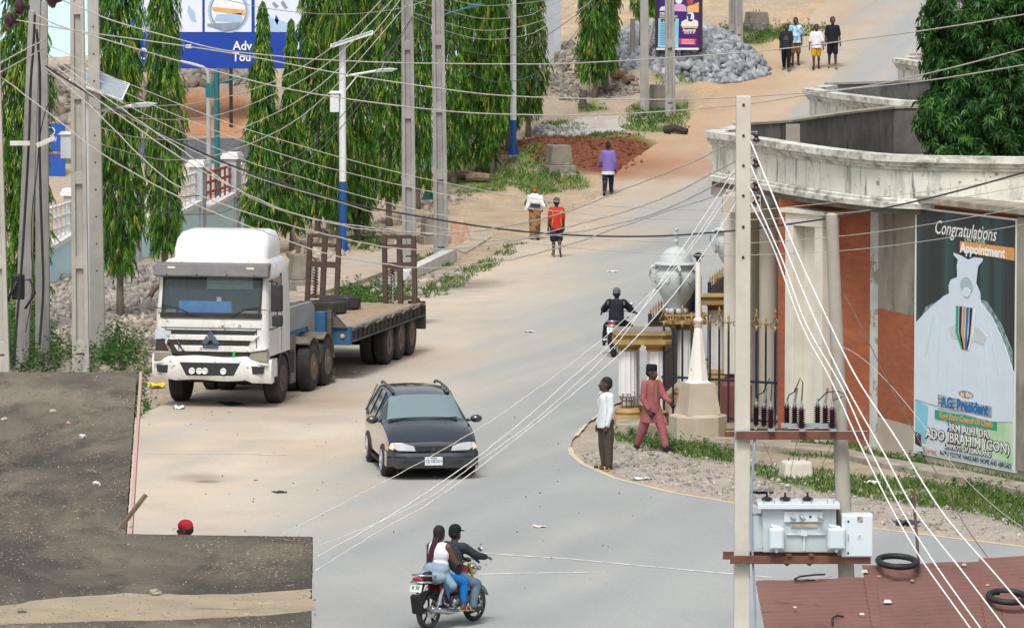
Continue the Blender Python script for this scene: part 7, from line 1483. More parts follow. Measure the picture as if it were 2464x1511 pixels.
for (x,y) in ((-.73,0),(.73,0),(-.73,-2.5),(.73,-2.5)):
    sx_=-1 if x<0 else 1
    b=MB(); b.lathe([(.335,-.10),(.335,.11)],26,(x,y,.31),'x'); b.build('wheel_well',BLK,CAR)
    w_=wheel(CAR,x+sx_*.05,y,.305,.19,.20,ALW,sx_,hub=False,dish=.03)
# ---- people: one continuous body each, clothes and hair as children
def prim(b,p):
    if p[0]=='cap':
        _,a,c,r0,r1=p[:5]; a,c=Vector(a),Vector(c); sq=p[5] if len(p)>5 else 1
        d=c-a; L=max(d.length,1e-4); t=d/L; u=t.cross(Vector((0,1,0))) 
        if u.length<.05: u=t.cross(Vector((1,0,0)))
        u.normalize(); v=t.cross(u); rings=[]; n=12
        prof=[(-math.sin(PI/2*(1-k/4)),math.cos(PI/2*(1-k/4))) for k in range(5)]
        for h,q in prof: rings.append([a+t*(h*r0)+(u*math.cos(TAU*j/n)+v*math.sin(TAU*j/n)*sq)*max(r0*q,1e-4) for j in range(n)])
        for h,q in prof[::-1]: rings.append([c-t*(h*r1)+(u*math.cos(TAU*j/n)+v*math.sin(TAU*j/n)*sq)*max(r1*q,1e-4) for j in range(n)])
        b.ring(rings)
    elif p[0]=='fru':
        _,a,ra,c,rc=p; a,c=Vector(a),Vector(c); t=(c-a).normalized(); u=t.cross(Vector((0,1,0))); u.normalize(); v=t.cross(u); n=20
        b.ring([[q+u*(math.cos(TAU*j/n)*rx)+v*(math.sin(TAU*j/n)*ry) for j in range(n)] for q,(rx,ry) in [(a.lerp(c,k/5),(ra[0]+(rc[0]-ra[0])*k/5,ra[1]+(rc[1]-ra[1])*k/5)) for k in range(6)]])
    else:
        _,c,r,M=p if len(p)==4 else (*p,None)
        T_=Matrix.Translation(Vector(c)); 
        if M is not None: T_=T_@M.to_4x4()
        b.sph((0,0,0),r,16,10,T_)
def organic(name,prims,voxel,mat,parent,sm=5,fold=0,extra=None,seed=0):
    b=MB()
    for p in prims: prim(b,p)
    me=bpy.data.meshes.new('t'); me.from_pydata(b.v,[],b.f); bm=bmesh.new(); bm.from_mesh(me); bmesh.ops.recalc_face_normals(bm,faces=bm.faces); bm.to_mesh(me); bm.free()
    o=bpy.data.objects.new('t',me); TSC.collection.objects.link(o); m=o.modifiers.new('r','REMESH'); m.mode='VOXEL'; m.voxel_size=voxel; s=o.modifiers.new('s','SMOOTH'); s.iterations=sm; s.factor=.5
    me2=evalmesh(o); me2.name=name
    if fold:
        for v in me2.vertices:
            q=v.co; f=mnoise.noise(Vector((q.x*7+seed,q.y*7,q.z*4)))+.6*mnoise.noise(Vector((q.x*16+seed,q.y*16,q.z*9))); v.co=q+v.normal*fold*f
    me2.materials.clear(); me2.materials.append(mat)
    if extra:
        bm=bmesh.new(); bm.from_mesh(me2); e=bpy.data.meshes.new('e'); e.from_pydata(extra.v,[],extra.f); bm.from_mesh(e); bmesh.ops.recalc_face_normals(bm,faces=bm.faces); bm.to_mesh(me2); bm.free()
    return link(name,me2,parent,None,True)
SKIN=pmat('dark brown skin',(.082,.044,.028),(.064,.034,.022),6,.42,spec=.5); SKIN2=pmat('warm brown skin',(.13,.062,.036),(.10,.05,.03),6,.5,spec=.4)
HAIRB=pmat('black hair',(.010,.009,.010),(.018,.015,.016),30,.75,bump=.004,bscale=60)
def cloth(n,c1,c2=None,sc=7,**k): return pmat('cloth '+n,c1,c2,sc,.85,bump=.004,bscale=24,spec=.2,**k)
def V3(*a): return Vector(a)
class Fig: pass
def figure(label,loc,rz,Hh,legs,arms,torso=(0,0),head=(0,0),hip_z=None,skin=SKIN,group=None,build=1.0):
    """legs/arms: {-1:(...),1:(...)}  leg=(pitch,bend,spread,foot pitch)  arm=(pitch,abduct,bend,inward)"""
    f=Fig(); h=Hh; f.h=h; r=thing('person',label,'person',loc,rz,group); f.root=r; f.skin=skin
    J={}; lp,lr=torso; J['pel']=V3(0,0,0)
    R_=Matrix.Rotation(-lp,3,'X')@Matrix.Rotation(lr,3,'Y')
    tor=lambda x,y,z: R_@V3(x*h,y*h,z*h)
    J['wai']=tor(0,0,.085); J['che']=tor(0,.0,.205); J['nek']=tor(0,-.004,.30); J['hed']=J['nek']+(Matrix.Rotation(-lp*.45,3,'X')@V3(0,.012*h,.090*h))
    for s in (-1,1):
        p,bd,sp,fp=legs[s]; hip=V3(s*.052*h,0,-.015*h); J['hip',s]=hip
        kn=hip+V3(s*math.sin(sp),math.sin(p)*math.cos(sp),-math.cos(p)*math.cos(sp))*(.245*h); J['kne',s]=kn
        an=kn+V3(s*math.sin(sp)*.3,math.sin(p-bd),-math.cos(p-bd)).normalized()*(.232*h); J['ank',s]=an
        J['toe',s]=an+V3(s*.02*h,math.cos(fp)*.105*h,-math.sin(fp)*.105*h-.022*h); J['hee',s]=an+V3(0,-.03*h*math.cos(fp),-.028*h+.03*h*math.sin(fp))
        a,ab,be,inw=arms[s]; sh=tor(s*.092*build,0,.262); J['sho',s]=sh
        el=sh+V3(s*math.sin(ab),math.sin(a)*math.cos(ab),-math.cos(a)*math.cos(ab))*(.172*h); J['elb',s]=el
        fd=V3(s*(math.sin(ab)*.4)-s*math.sin(inw),math.sin(a+be),-math.cos(a+be)).normalized(); J['wri',s]=el+fd*(.148*h); J['fd',s]=fd
    low=min(min(J['toe',s].z-.014*h,J['hee',s].z-.016*h) for s in (-1,1)); dz=-low if hip_z is None else hip_z
    for k in J:
        if k[0]!='fd': J[k]=J[k]+V3(0,0,dz)
    f.J=J; f.R=R_; HR=Matrix.Rotation(head[0],3,'Z')@Matrix.Rotation(-head[1],3,'X'); f.HR=HR; hc=J['hed']
    HS=1.16; hp=lambda x,y,z: hc+HR@V3(x*h*HS,y*h*HS,z*h*HS); f.hp=hp; w=build
    P=[('ell',J['pel']+V3(0,-.006*h,.01*h),(.093*h*w,.068*h,.075*h)),('ell',J['wai'],(.080*h*w,.058*h,.09*h),R_),('ell',J['che'],(.098*h*w,.064*h,.105*h),R_),
       ('cap',J['sho',-1],J['sho',1],.040*h,.040*h),('cap',J['che'],J['nek'],.05*h,.036*h),('cap',J['nek'],hc+HR@V3(0,-.008*h,-.02*h),.034*h,.031*h),
       ('ell',hp(0,-.006,.012),(.051*h,.065*h,.062*h),HR),('ell',hp(0,.014,-.026),(.041*h,.045*h,.050*h),HR),('cap',hp(0,.049,.0),hp(0,.059,-.016),.008*h,.013*h),('ell',hp(0,.047,-.040),(.020*h,.012*h,.012*h),HR),('ell',hp(0,.036,-.058),(.018*h,.014*h,.012*h),HR),('ell',hp(0,.040,.016),(.032*h,.014*h,.007*h),HR),
       ('ell',hp(-.044,-.004,-.008),(.008*h,.014*h,.021*h),HR),('ell',hp(.044,-.004,-.008),(.008*h,.014*h,.021*h),HR)]
    ex=MB()
    for s in (-1,1):
        P+=[('cap',J['hip',s],J['kne',s],.056*h*w,.036*h),('cap',J['kne',s],J['ank',s],.035*h,.023*h),('ell',J['kne',s].lerp(J['ank',s],.3)+V3(0,-.012*h,0),(.033*h,.034*h,.06*h)),('cap',J['hee',s],J['toe',s],.020*h,.017*h),('cap',J['ank',s],J['hee',s],.022*h,.02*h),
            ('cap',J['sho',s],J['elb',s],.033*h*w,.025*h),('cap',J['elb',s],J['wri',s],.025*h,.0165*h)]
        fd=J['fd',s]; wr=J['wri',s]; side=V3(0,1,0)-fd*fd.y; side=side.normalized() if side.length>.2 else V3(0,0,1); nrm=fd.cross(side).normalized()*(-s)
        if side.z>.7: side=V3(-s,0,0); side=(side-fd*fd.dot(side)).normalized(); nrm=V3(0,0,-1)
        kn_=wr+fd*.052*h; P+=[('cap',wr,kn_,.0165*h,.020*h,.6)]; f.J['pal',s]=kn_; f.J['nrm',s]=nrm
        for q in range(4):
            l=(.040,.046,.043,.034)[q]*h; b0=kn_+side*(.5-q/3.0)*.034*h-fd*.006*h; c=.35+.08*q; ex.tube([b0,b0+fd*l*.5+nrm*l*.14*c,b0+fd*l*.82+nrm*l*.42*c,b0+fd*l*.95+nrm*l*.75*c],[.0068*h,.0062*h,.0055*h,.004*h],6)
        t0=wr+fd*.018*h+side*.014*h; ex.tube([t0,t0+fd*.018*h+side*.014*h+nrm*.006*h,t0+fd*.040*h+side*.014*h+nrm*.012*h],[.0085*h,.0072*h,.0048*h],6)
    organic('body',P,.0125,skin,r,4,0,ex)
    return f
def eyes(f):
    h=f.h
    for s in (-1,1):
        b=MB(); b.sph(f.hp(s*.0175,.0445,.003),.0068*h,8,6); e=b.build('eye',pmat('eye white',(.42,.39,.35)) if 'eye white' not in bpy.data.materials else bpy.data.materials['eye white'],f.root,smooth=True)
        b=MB(); b.sph(f.hp(s*.0175,.0485,.003),.0046*h,8,6); b.build('iris',HAIRB,e,smooth=True)
def hair(f,long=0,m=HAIRB):
    h=f.h; P=[('ell',f.hp(0,-.012,.022),(.055*h,.064*h,.060*h),f.HR),('ell',f.hp(0,-.026,-.004),(.053*h,.049*h,.050*h),f.HR)]
    return organic('hair',P,.012,m,f.root,3,.002)
def cap(f,m,brim=True,back=False,fez=False,m2=None):
    h=f.h
    if fez:
        b=MB(); M=Matrix.Translation(f.hp(0,-.008,.03))@f.HR.to_4x4(); b.lathe([(.056*h,-.012*h),(.058*h,0),(.055*h,.050*h),(.050*h,.058*h),(.001,.060*h)],18,(0,0,0),M=M@Matrix.Scale(1.18,4,(0,1,0))); return b.build('cap',m,f.root,smooth=40)
    P=[('ell',f.hp(0,-.007,.028),(.058*h,.070*h,.056*h),f.HR),('ell',f.hp(0,-.016,.012),(.057*h,.063*h,.036*h),f.HR)]
    o=organic('cap',P,.012,m,f.root,3)
    if brim:
        sgn=-1 if back else 1; b=MB(); M=Matrix.Translation(f.hp(0,sgn*.047,.018))@Matrix.Scale(1.15,4)@f.HR.to_4x4(); b.prism([(.042*h*math.cos(a),sgn*(.052*h*math.sin(a))) for a in np.linspace(0,PI,12)],-.004*h,.004*h,'z',M@Matrix.Rotation(-sgn*.2,4,'X')); b.build('brim',m2 or m,o,bevel=.003)
    return o
def shirt(f,m,sleeve=1,hem=-.06,gr=.012,flare=0,fold=.006,name='shirt',wide=1.0,collar=False,slw=1.0):
    h=f.h; J=f.J; g=gr
    R_=f.R; pel=J['pel']
    P=[('ell',J['che'],(.096*h*wide+g,.064*h+g,.105*h+g*.5),R_),('cap',J['sho',-1],J['sho',1],.038*h+g*.5,.038*h+g*.5),('cap',J['che'],J['nek']-V3(0,0,.016*h),.06*h,.040*h)]
    e=pel+V3(0,0,hem*h); top=J['che']-V3(0,0,.02*h); mid=pel+V3(0,0,.03*h)
    P+=[('fru',top,(.092*h*wide+g,.064*h+g),mid,(.094*h*wide+g+.006,.072*h+g)),('fru',mid,(.094*h*wide+g+.006,.072*h+g),e,(.100*h*wide+g+.006+flare*h,.078*h+g+flare*.7*h)),('ell',mid,(.094*h*wide+g+.005,.072*h+g,.05*h),None)]
    for s in (-1,1):
        sh,el,wr=J['sho',s],J['elb',s],J['wri',s]
        if sleeve>0:
            t=min(1,sleeve*2); P.append(('cap',sh,sh.lerp(el,t),(.036*h+g)*slw,(.030*h+g)*slw))
            if sleeve>.5: u=(sleeve-.5)*2; P.append(('cap',el,el.lerp(wr,u*.97),(.029*h+g*.8)*slw,(.0215*h+g*.8)*slw))
    o=organic(name,P,.0135,m,f.root,3,fold,seed=hash(name+str(J['pel'].x))%7)
    if collar:
        b=MB(); M=Matrix.Translation(J['nek']-V3(0,0,.012*h))@R_.to_4x4(); b.lathe([(.043*h,-.012*h),(.040*h,.014*h),(.036*h,.014*h),(.038*h,-.012*h)],16,M=M); b.build('collar',m,o,smooth=True)
    return o
def trousers(f,m,length=1.0,gr=.012,name='trousers',fold=.006):
    h=f.h; J=f.J; g=gr; P=[('ell',J['pel']+V3(0,-.006*h,.01*h),(.088*h+g,.066*h+g,.07*h))]
    for s in (-1,1):
        hp,kn,an=J['hip',s],J['kne',s],J['ank',s]; t=min(1,length*2)
        P.append(('cap',hp,hp.lerp(kn,t),(.057*h+g),.057*h+g+(.047-.057)*h*t))
        if length>.5: u=(length-.5)*2; P.append(('cap',kn,kn.lerp(an,u*.95),.047*h+g,.032*h+g*.9))
    return organic(name,P,.0135,m,f.root,3,fold)
def shoes(f,m,name='shoe',sandal=False):
    h=f.h; J=f.J
    for s in (-1,1):
        a,t=J['hee',s],J['toe',s]
        if sandal:
            d=(t-a); L=d.length; d.normalize(); u=d.cross(V3(0,0,1)).normalized(); n=u.cross(d); M=Matrix(((d.x,u.x,n.x,a.x),(d.y,u.y,n.y,a.y),(d.z,u.z,n.z,a.z),(0,0,0,1)))
            b=MB(); b.prism([(-.022*h,-.02*h),(L*.6,-.026*h),(L+.022*h,-.02*h),(L+.03*h,0),(L+.022*h,.02*h),(L*.6,.026*h),(-.022*h,.02*h),(-.03*h,0)],-.026*h,-.016*h,'z',M); o=b.build(name,m,f.root); b=MB(); b.tube([M@V3(L*.75,-.026*h,-.014*h),M@V3(L*.72,-.012*h,.018*h),M@V3(L*.72,.012*h,.018*h),M@V3(L*.75,.026*h,-.014*h)],.006*h,6); b.tube([M@V3(L*.3,-.026*h,-.014*h),M@V3(L*.38,0,.03*h),M@V3(L*.3,.026*h,-.014*h)],.005*h,5); b.build('strap',m,o)
        else: organic(name,[('cap',a,t,.026*h,.023*h),('cap',a+V3(0,0,.012*h),a.lerp(t,.4)+V3(0,0,.004*h),.026*h,.022*h)],.012,m,f.root,2)
D=rad
def P0(px,py): g=foot(px,py); g.z=max(g.z,H(0,g.y)+RZ) if True else g.z; return (g.x,g.y,g.z)
ST_L={-1:(D(1),D(2),D(2),0),1:(D(-1),D(2),D(2),0)}; ST_A={-1:(D(2),D(8),D(12),0),1:(D(2),D(8),D(12),0)}
def walk(a=20,b1=8,b2=38): return {-1:(D(a),D(b1),D(1),D(-5)),1:(D(-a*.7),D(b2),D(1),D(25))}
def walkr(a=20,b1=8,b2=38): w=walk(a,b1,b2); return {-1:w[1],1:w[-1]}
NVYC=cloth('black trousers',(.012,.012,.016)); 
# man in the white shirt
f=figure('man in a pale shirt and brown trousers standing side on at the yellow line',P0(1458,1130),D(118),1.74,ST_L,{-1:(D(3),D(9),D(14),D(4)),1:(D(-2),D(9),D(16),D(4))},head=(D(-22),D(-4)))
shirt(f,cloth('pale shirt',(.66,.71,.72),(.60,.65,.67)),.98,-.085,.016,.006,collar=True); trousers(f,cloth('brown trousers',(.085,.066,.052),(.065,.05,.04)),1.0,.018); shoes(f,pmat('yellow sandal',(.60,.47,.18)),'sandal',True); hair(f); eyes(f)
b=MB(); b.box(.05,.12,.125,.13,1.22,1.34); b.build('pocket',bpy.data.materials['cloth pale shirt'],f.root)
# man in pink
f=figure('man in a pink tunic suit and black cap striding past the broken column',P0(1568,1087),D(213),1.70,{1:(D(-16),D(12),D(4),D(14)),-1:(D(24),D(4),D(4),D(-4))},{-1:(D(24),D(12),D(48),D(12)),1:(D(4),D(12),D(25),D(18))},head=(D(24),D(2)))
PKC=cloth('pink tunic',(.33,.115,.120),(.26,.088,.095)); shirt(f,PKC,.95,-.185,.016,.014,.008,'tunic',collar=True); trousers(f,PKC,.97,.016); shoes(f,pmat('black shoe',(.01,.01,.013),None,3,.4)); hair(f); cap(f,cloth('black cap',(.012,.016,.022)),fez=True); eyes(f)
b=MB(); b.prism([(-.014,.95),(.014,.95),(.014,1.40),(-.014,1.40)],.142,.150,'y'); b.build('placket',cloth('placket',(.42,.20,.13)),f.root)
for s,n in ((1,'phone'),(-1,'phone')):
    q=f.root.matrix_basis; M=Matrix.Translation(f.root.location)@Matrix.Rotation(f.root.rotation_euler.z,4,'Z'); p=M@(f.J['pal',s]+f.J['nrm',s]*.028+f.J['fd',s]*.03); b=MB(); b.box(-.036,.036,-.006,.006,-.07,.07,Matrix.Rotation(.5*s,4,'Y')@Matrix.Rotation(.6,4,'X')); o=b.build('phone',pmat('phone black %d'%s,(.015,.015,.018),None,3,.3),None,p,bevel=.004); tag(o,('dark phone held low by the man in pink','phone in the outstretched hand of the man in pink')[s<0],'phone')
# red cap man behind the roof
f=figure('man in a red cap, only head and shoulder showing behind the flat roof',(*((lambda g:(g.x,g.y))(at(447,1300,84.2))),RZ),D(75),1.70,ST_L,ST_A,head=(D(0),D(4)))
shirt(f,cloth('white tee',(.72,.73,.72)),.4,-.06); trousers(f,NVYC); hair(f); cap(f,cloth('red cap',(.40,.025,.035)),m2=cloth('white brim',(.72,.74,.80))); shoes(f,bpy.data.materials['black shoe']); eyes(f)
# walkers on the verge
f=figure('woman walking away in a white shawl and brown patterned wrapper',P0(1287,578),D(-8),1.60,walk(8,4,14),{-1:(D(4),D(26),D(40),D(25)),1:(D(4),D(26),D(40),D(25))})
def wrapmat():
    m,nt,p=nodes('ankara wrapper'); tc=nt.nodes.new('ShaderNodeTexCoord'); v=N(nt,'ShaderNodeTexVoronoi'); v.inputs['Scale'].default_value=7.5; nt.links.new(tc.outputs['Object'],v.inputs['Vector'])
    c=ramp(nt,v.outputs['Distance'],[(.18,(.02,.022,.02)),(.27,(.05,.05,.04)),(.34,(.36,.17,.05)),(.6,(.27,.15,.06)),(.8,(.10,.07,.03))]); nt.links.new(c,p.inputs['Base Color']); p.inputs['Roughness'].default_value=.9; return m
WR=wrapmat(); h=f.h; J=f.J; pel=J['pel']
shirt(f,cloth('dark blouse',(.04,.05,.05)),.5,-.03,.012)
organic('wrapper',[('ell',pel+V3(0,-.01,.02),(.185,.15,.11))]+[('cap',pel+V3(x,y,-.02),V3(x*.72+dx,y,.16),.125,.115) for x,y,dx in ((-.06,0,0),(.06,0,0),(0,-.03,0))],.014,WR,f.root,4,.012)
SHW=cloth('white shawl',(.78,.79,.82),(.72,.73,.78)); c=J['che']
organic('shawl',[('ell',c+V3(0,-.03,.05),(.18,.11,.13)),('cap',c+V3(-.16,0,.07),c+V3(-.24,-.02,-.26),.08,.05),('cap',c+V3(.16,0,.07),c+V3(.27,.0,-.24),.08,.06),('cap',c+V3(-.10,-.06,.0),c+V3(-.27,-.06,-.33),.09,.045),('cap',c+V3(.12,-.06,.0),c+V3(.28,-.05,-.20),.08,.06),('ell',c+V3(.03,-.07,-.06),(.17,.07,.11))],.014,SHW,f.root,3,.016)
SCF=pmat('orange brown headscarf',(.42,.19,.03),(.06,.04,.025),9,.8); organic('headscarf',[('ell',f.hp(0,-.012,.020),(.082,.098,.090),f.HR),('ell',f.hp(0,-.03,-.02),(.07,.07,.07),f.HR)],.012,SCF,f.root,3,.006); shoes(f,pmat('dark sandal',(.03,.025,.025)),'sandal',True)
f=figure('man walking away barefoot in a red and yellow shirt and dark shorts',P0(1339,620),D(4),1.66,{-1:(D(-2),D(3),D(0),D(0)),1:(D(4),D(42),D(0),D(55))},{-1:(D(-6),D(12),D(10),0),1:(D(4),D(10),D(12),0)})
RDC=cloth('red shirt',(.50,.035,.025),(.42,.03,.025)); so_=shirt(f,RDC,.42,-.07,.018,.006,collar=True); trousers(f,cloth('dark shorts',(.018,.022,.034)),.48,.022,'shorts'); hair(f); cap(f,cloth('grey cap',(.10,.10,.11)),brim=False)
YEL=cloth('yellow piping',(.55,.36,.04))
for s in (-1,1): b=MB(); b.tube([f.J['che']+V3(s*.16,-.085,.10),f.J['che']+V3(s*.11,-.125,.0),f.J['wai']+V3(s*.11,-.125,0),f.J['pel']+V3(s*.15,-.12,-.04)],.012,6); b.build('piping',YEL,so_)
f=figure('man in a violet tunic and navy trousers walking away past the red earth',P0(1463,470),D(-4),1.70,walkr(10,4,20),{-1:(D(8),D(14),D(26),D(14)),1:(D(2),D(10),D(14),0)},build=1.05)
shirt(f,cloth('white undershirt',(.62,.65,.70)),.2,-.16,.012,.02,name='undershirt'); shirt(f,cloth('violet tunic',(.20,.15,.42),(.17,.12,.36)),.96,-.09,.022,.012,.008,'tunic'); trousers(f,cloth('navy trousers',(.015,.018,.035)),1,.012); shoes(f,bpy.data.materials['dark sandal'],'sandal',True); hair(f)
b=MB(); b.sph((0,0,0),(.03,.03,.055),8,6); 
# four walking down the hill
def four(label,px,py,rz,h,legs,arms,top,topc,bot,botlen,sl=.42,headt=(0,0)):
    f=figure(label,P0(px,py),rz,h,legs,arms,head=headt); shirt(f,top,sl,-.07,.020,.010,.007,wide=1.05); trousers(f,bot,botlen,.014,'trousers' if botlen>.6 else 'shorts'); hair(f); eyes(f); return f
f=four('young man in a printed black tee and long black trousers, front left of the four',1892,171,D(172),1.66,walk(10,5,16),{-1:(D(4),D(12),D(12),0),1:(D(-4),D(12),D(12),0)},cloth('charcoal tee',(.025,.028,.034)),0,NVYC,1.0); shoes(f,pmat('teal slipper',(.05,.30,.30)),'slipper',True)
for k in range(3): b=MB(); b.box(-.10+.02*k,.10-.03*k,.130,.137,1.12+.055*k,1.145+.055*k); b.build('chest_print',pmat('grey print %d'%k,(.14,.15,.17)),f.root)
f=four('young man in a blue and white tee and brown shorts, behind the other three',1914,160,D(176),1.72,walkr(8,4,16),{-1:(D(2),D(10),D(10),0),1:(D(4),D(10),D(12),0)},pmat('cloth blue white tee',(.10,.36,.62),(.62,.68,.76),5,.85,lo=.45,hi=.55),0,cloth('brown shorts',(.23,.11,.04)),.5); shoes(f,bpy.data.materials['dark sandal'],'sandal',True)
f=four('young man in a white tee and yellow shorts, third of the four walkers',1964,168,D(178),1.60,walkr(9,4,18),{-1:(D(4),D(16),D(10),0),1:(D(2),D(16),D(12),0)},cloth('white oversized tee',(.70,.71,.74),(.64,.65,.69)),0,cloth('yellow shorts',(.58,.33,.03)),.42,.5); shoes(f,bpy.data.materials['dark sandal'],'sandal',True)
f=four('tall man all in black with shorts, rightmost of the four walkers',2003,166,D(182),1.82,walk(7,4,12),{-1:(D(2),D(14),D(10),0),1:(D(2),D(14),D(10),0)},cloth('black tee',(.014,.016,.024)),0,cloth('black shorts',(.012,.015,.02)),.46); shoes(f,pmat('cream slipper',(.62,.55,.38)),'slipper',True)
# ---- motorcycles (+Y forward)
CHM=pmat('chrome',(.62,.64,.66),(.52,.54,.56),6,.18,metal=.9); ENG=pmat('engine alloy',(.24,.25,.26),(.12,.12,.13),9,.4,metal=.5); SEATM=pmat('black seat vinyl',(.014,.014,.016),None,5,.5)
def moto(label,loc,rz,tank,plate):
    m=thing('motorcycle',label,'motorcycle',loc,rz); m.scale=(.93,)*3; r=.295
    for y in (-.62,.62):
        b=MB(); b.torus((0,y,r),.252,.043,40,10,'x',1.0 if y>0 else 1.25); w=b.build('wheel',RUB,m,smooth=True)
        b=MB(); b.torus((0,y,r),.222,.014,36,8,'x',1.6); rim=b.build('rim',CHM,w,smooth=True)
        b=MB(); b.lathe([(.045,-.06),(.06,-.05),(.06,.05),(.045,.06)],16,(0,y,r),'x'); b.build('hub',ENG,w)
        for k in range(5):
            a=TAU*k/5+.3; 
            for q in (-.07,.07): b=MB(); b.tube([(0,y+.05*math.cos(a),r+.05*math.sin(a)),(0,y+.215*math.cos(a+q),r+.215*math.sin(a+q))],[.013,.011],6); b.build('spoke',BLK if k%1 else SEATM,w)
        b=MB(); b.lathe([(.105,-.004),(.105,.004)],24,(.055,y,r),'x'); b.build('brake_disc',CHM,w)
    b=MB(); F_=[(0,.40,.92),(0,.15,.62),(0,-.05,.40),(0,-.25,.34)]; b.tube(F_,.024,8); b.tube([(0,.40,.92),(0,.1,.80),(0,-.35,.74),(0,-.72,.80)],.022,8)
    for s in (-1,1): b.tube([(s*.11,-.25,.36),(s*.12,-.62,.30)],.022,8); b.tube([(s*.10,-.30,.74),(s*.12,-.25,.38)],.018,8); 
    b.build('frame',DRK,m)
    for s in (-1,1):
        b=MB(); b.tube([(s*.09,.36,.98),(s*.09,.49,.66)],.022,8); fk=b.build('fork',pmat('yellow fork',(.62,.47,.02)) if 'yellow fork' not in bpy.data.materials else bpy.data.materials['yellow fork'],m); b=MB(); b.tube([(s*.09,.485,.67),(s*.09,.62,.30)],.03,8); b.build('fork_leg',DRK,fk)
        b=MB(); b.tube([(s*.15,-.40,.70),(s*.15,-.60,.33)],.018,9); b.tube([(s*.15,-.42,.66),(s*.15,-.57,.40)],[.032,.032],9); b.build('shock_absorber',CHM,m)
        b=MB(); b.tube([(s*.02,.36,1.02),(s*.16,.33,1.07),(s*.30,.27,1.06),(s*.40,.20,1.04)],.014,7); hb=b.build('handlebar',CHM,m,smooth=True); b=MB(); b.tube([(s*.30,.27,1.06),(s*.41,.195,1.04)],.02,8); b.build('grip',SEATM,hb); b=MB(); b.tube([(s*.36,.25,1.05),(s*.27,.37,1.06)],.008,5); b.build('lever',CHM,hb)
        b=MB(); b.tube([(s*.24,.30,1.07),(s*.30,.36,1.20)],.008,5); mr=b.build('mirror_stem',CHM,m); b=MB(); b.sph((s*.31,.37,1.23),(.06,.02,.04),10,6); b.build('mirror',CHM,mr,smooth=True)
        b=MB(); b.sph((s*.19,.50,.90),(.04,.05,.04),9,6); b.tube([(s*.05,.47,.90),(s*.17,.50,.90)],.01,5); b.build('indicator',CHM,m,smooth=True)
        b=MB(); b.tube([(s*.08,-.10,.36),(s*.30,-.06,.34)],.014,6); b.tube([(s*.22,-.06,.345),(s*.33,-.05,.34)],.022,8); b.build('footpeg',SEATM,m)
        b=MB(); b.tube([(s*.12,-.42,.50),(s*.24,-.46,.40)],.012,6); b.tube([(s*.2,-.45,.42),(s*.28,-.46,.40)],.02,8); b.build('rear_footpeg',CHM,m)
    organic('fuel_tank',[('ell',(0,.18,.86),(.13,.24,.13)),('ell',(0,.05,.82),(.11,.16,.10))],.014,tank,m,3)
    organic('seat',[('cap',(0,-.02,.80),(0,-.40,.80),.085,.10,1.3),('cap',(0,-.35,.82),(0,-.68,.84),.10,.085,1.3)],.016,SEATM,m,4)
    b=MB(); b.box(-.10,.10,-.12,.16,.30,.50); en=b.build('engine',ENG,m,bevel=.03,seg=3)
    b=MB()
    for k in range(6): b.frus((0,.12+.012*k,.50+k*.035),(.20,.16),(.20,.16),.018)
    b.frus((0,.14,.50),(.13,.11),(.12,.10),.24); b.build('cylinder_fins',ENG,en)
    for s in (-1,1): b=MB(); b.lathe([(.10,0),(.10,.02),(.07,.05)],20,(s*.101,-.02,.38),'x') if s>0 else b.lathe([(.07,-.05),(.10,-.02),(.10,0)],20,(s*.101,-.02,.38),'x'); b.build('engine_cover',CHM,en,smooth=40)
    b=MB(); b.tube([(.08,.20,.56),(.14,.30,.42),(.15,.16,.26),(.16,-.15,.25)],.02,8); b.tube([(.16,-.15,.25),(.18,-.30,.27),(.20,-.80,.36)],[.03,.05,.05],12); b.tube([(.20,-.80,.36),(.20,-.84,.366)],[.035,.03],10); b.build('exhaust',CHM,m,smooth=45)
    b=MB(); b.tube([(-.25,.06,.30),(-.22,.14,.24),(.22,.14,.24),(.25,.06,.30)],.014,7); b.build('crash_bar',CHM,m)
    def fender(y,r0,a0,a1,w_,mm,name):
        b=MB(); G=[]
        for k in range(13): a=a0+(a1-a0)*k/12; G.append([(x,y+(r0-abs(x)*.15)*math.cos(a),r+(r0-abs(x)*.25)*math.sin(a)) for x in (-w_,-w_*.6,0,w_*.6,w_)])
        b.grid(G); G2=[[(x,y_-.0,z-.008) for x,y_,z in q] for q in G]; b.grid(G2); return b.build(name,mm,m,smooth=True)
    fender(.62,.335,.35,2.3,.065,CHM,'front_fender'); fender(-.62,.345,1.0,2.75,.08,SEATM,'rear_fender')
    b=MB(); b.prism([(-.98,.56),(-.93,.60),(-.86,.30),(-.92,.28)],-.10,.10,'x'); b.build('mud_flap',SEATM,m)
    b=MB(); b.lathe([(.03,-.08),(.085,-.03),(.10,.05),(.09,.06),(.001,.065)],18,(0,.53,.87),'y'); b.build('headlight',CHM,m,smooth=40); b=MB(); b.frus((0,.40,1.0),(.18,.10),(.14,.07),.07); b.build('instruments',SEATM,m,bevel=.02)
    b=MB(); b.tube([(-.13,-.45,.86),(-.15,-.80,.90),(-.10,-.92,.91),(.10,-.92,.91),(.15,-.80,.90),(.13,-.45,.86)],.015,8); b.build('grab_rail',CHM,m,smooth=True)
    b=MB(); b.tube([(-.14,-.60,.76),(-.15,-.85,.80),(-.10,-.945,.80),(.10,-.945,.80),(.15,-.85,.80),(.14,-.60,.76)],.018,8); b.build('rear_trim',CHM,m,smooth=True)
    organic('tail_light',[('ell',(0,-.90,.845),(.115,.05,.035))],.01,pmat('tail lamp red',(.35,.03,.025),None,3,.3) if 'tail lamp red' not in bpy.data.materials else bpy.data.materials['tail lamp red'],m,2)
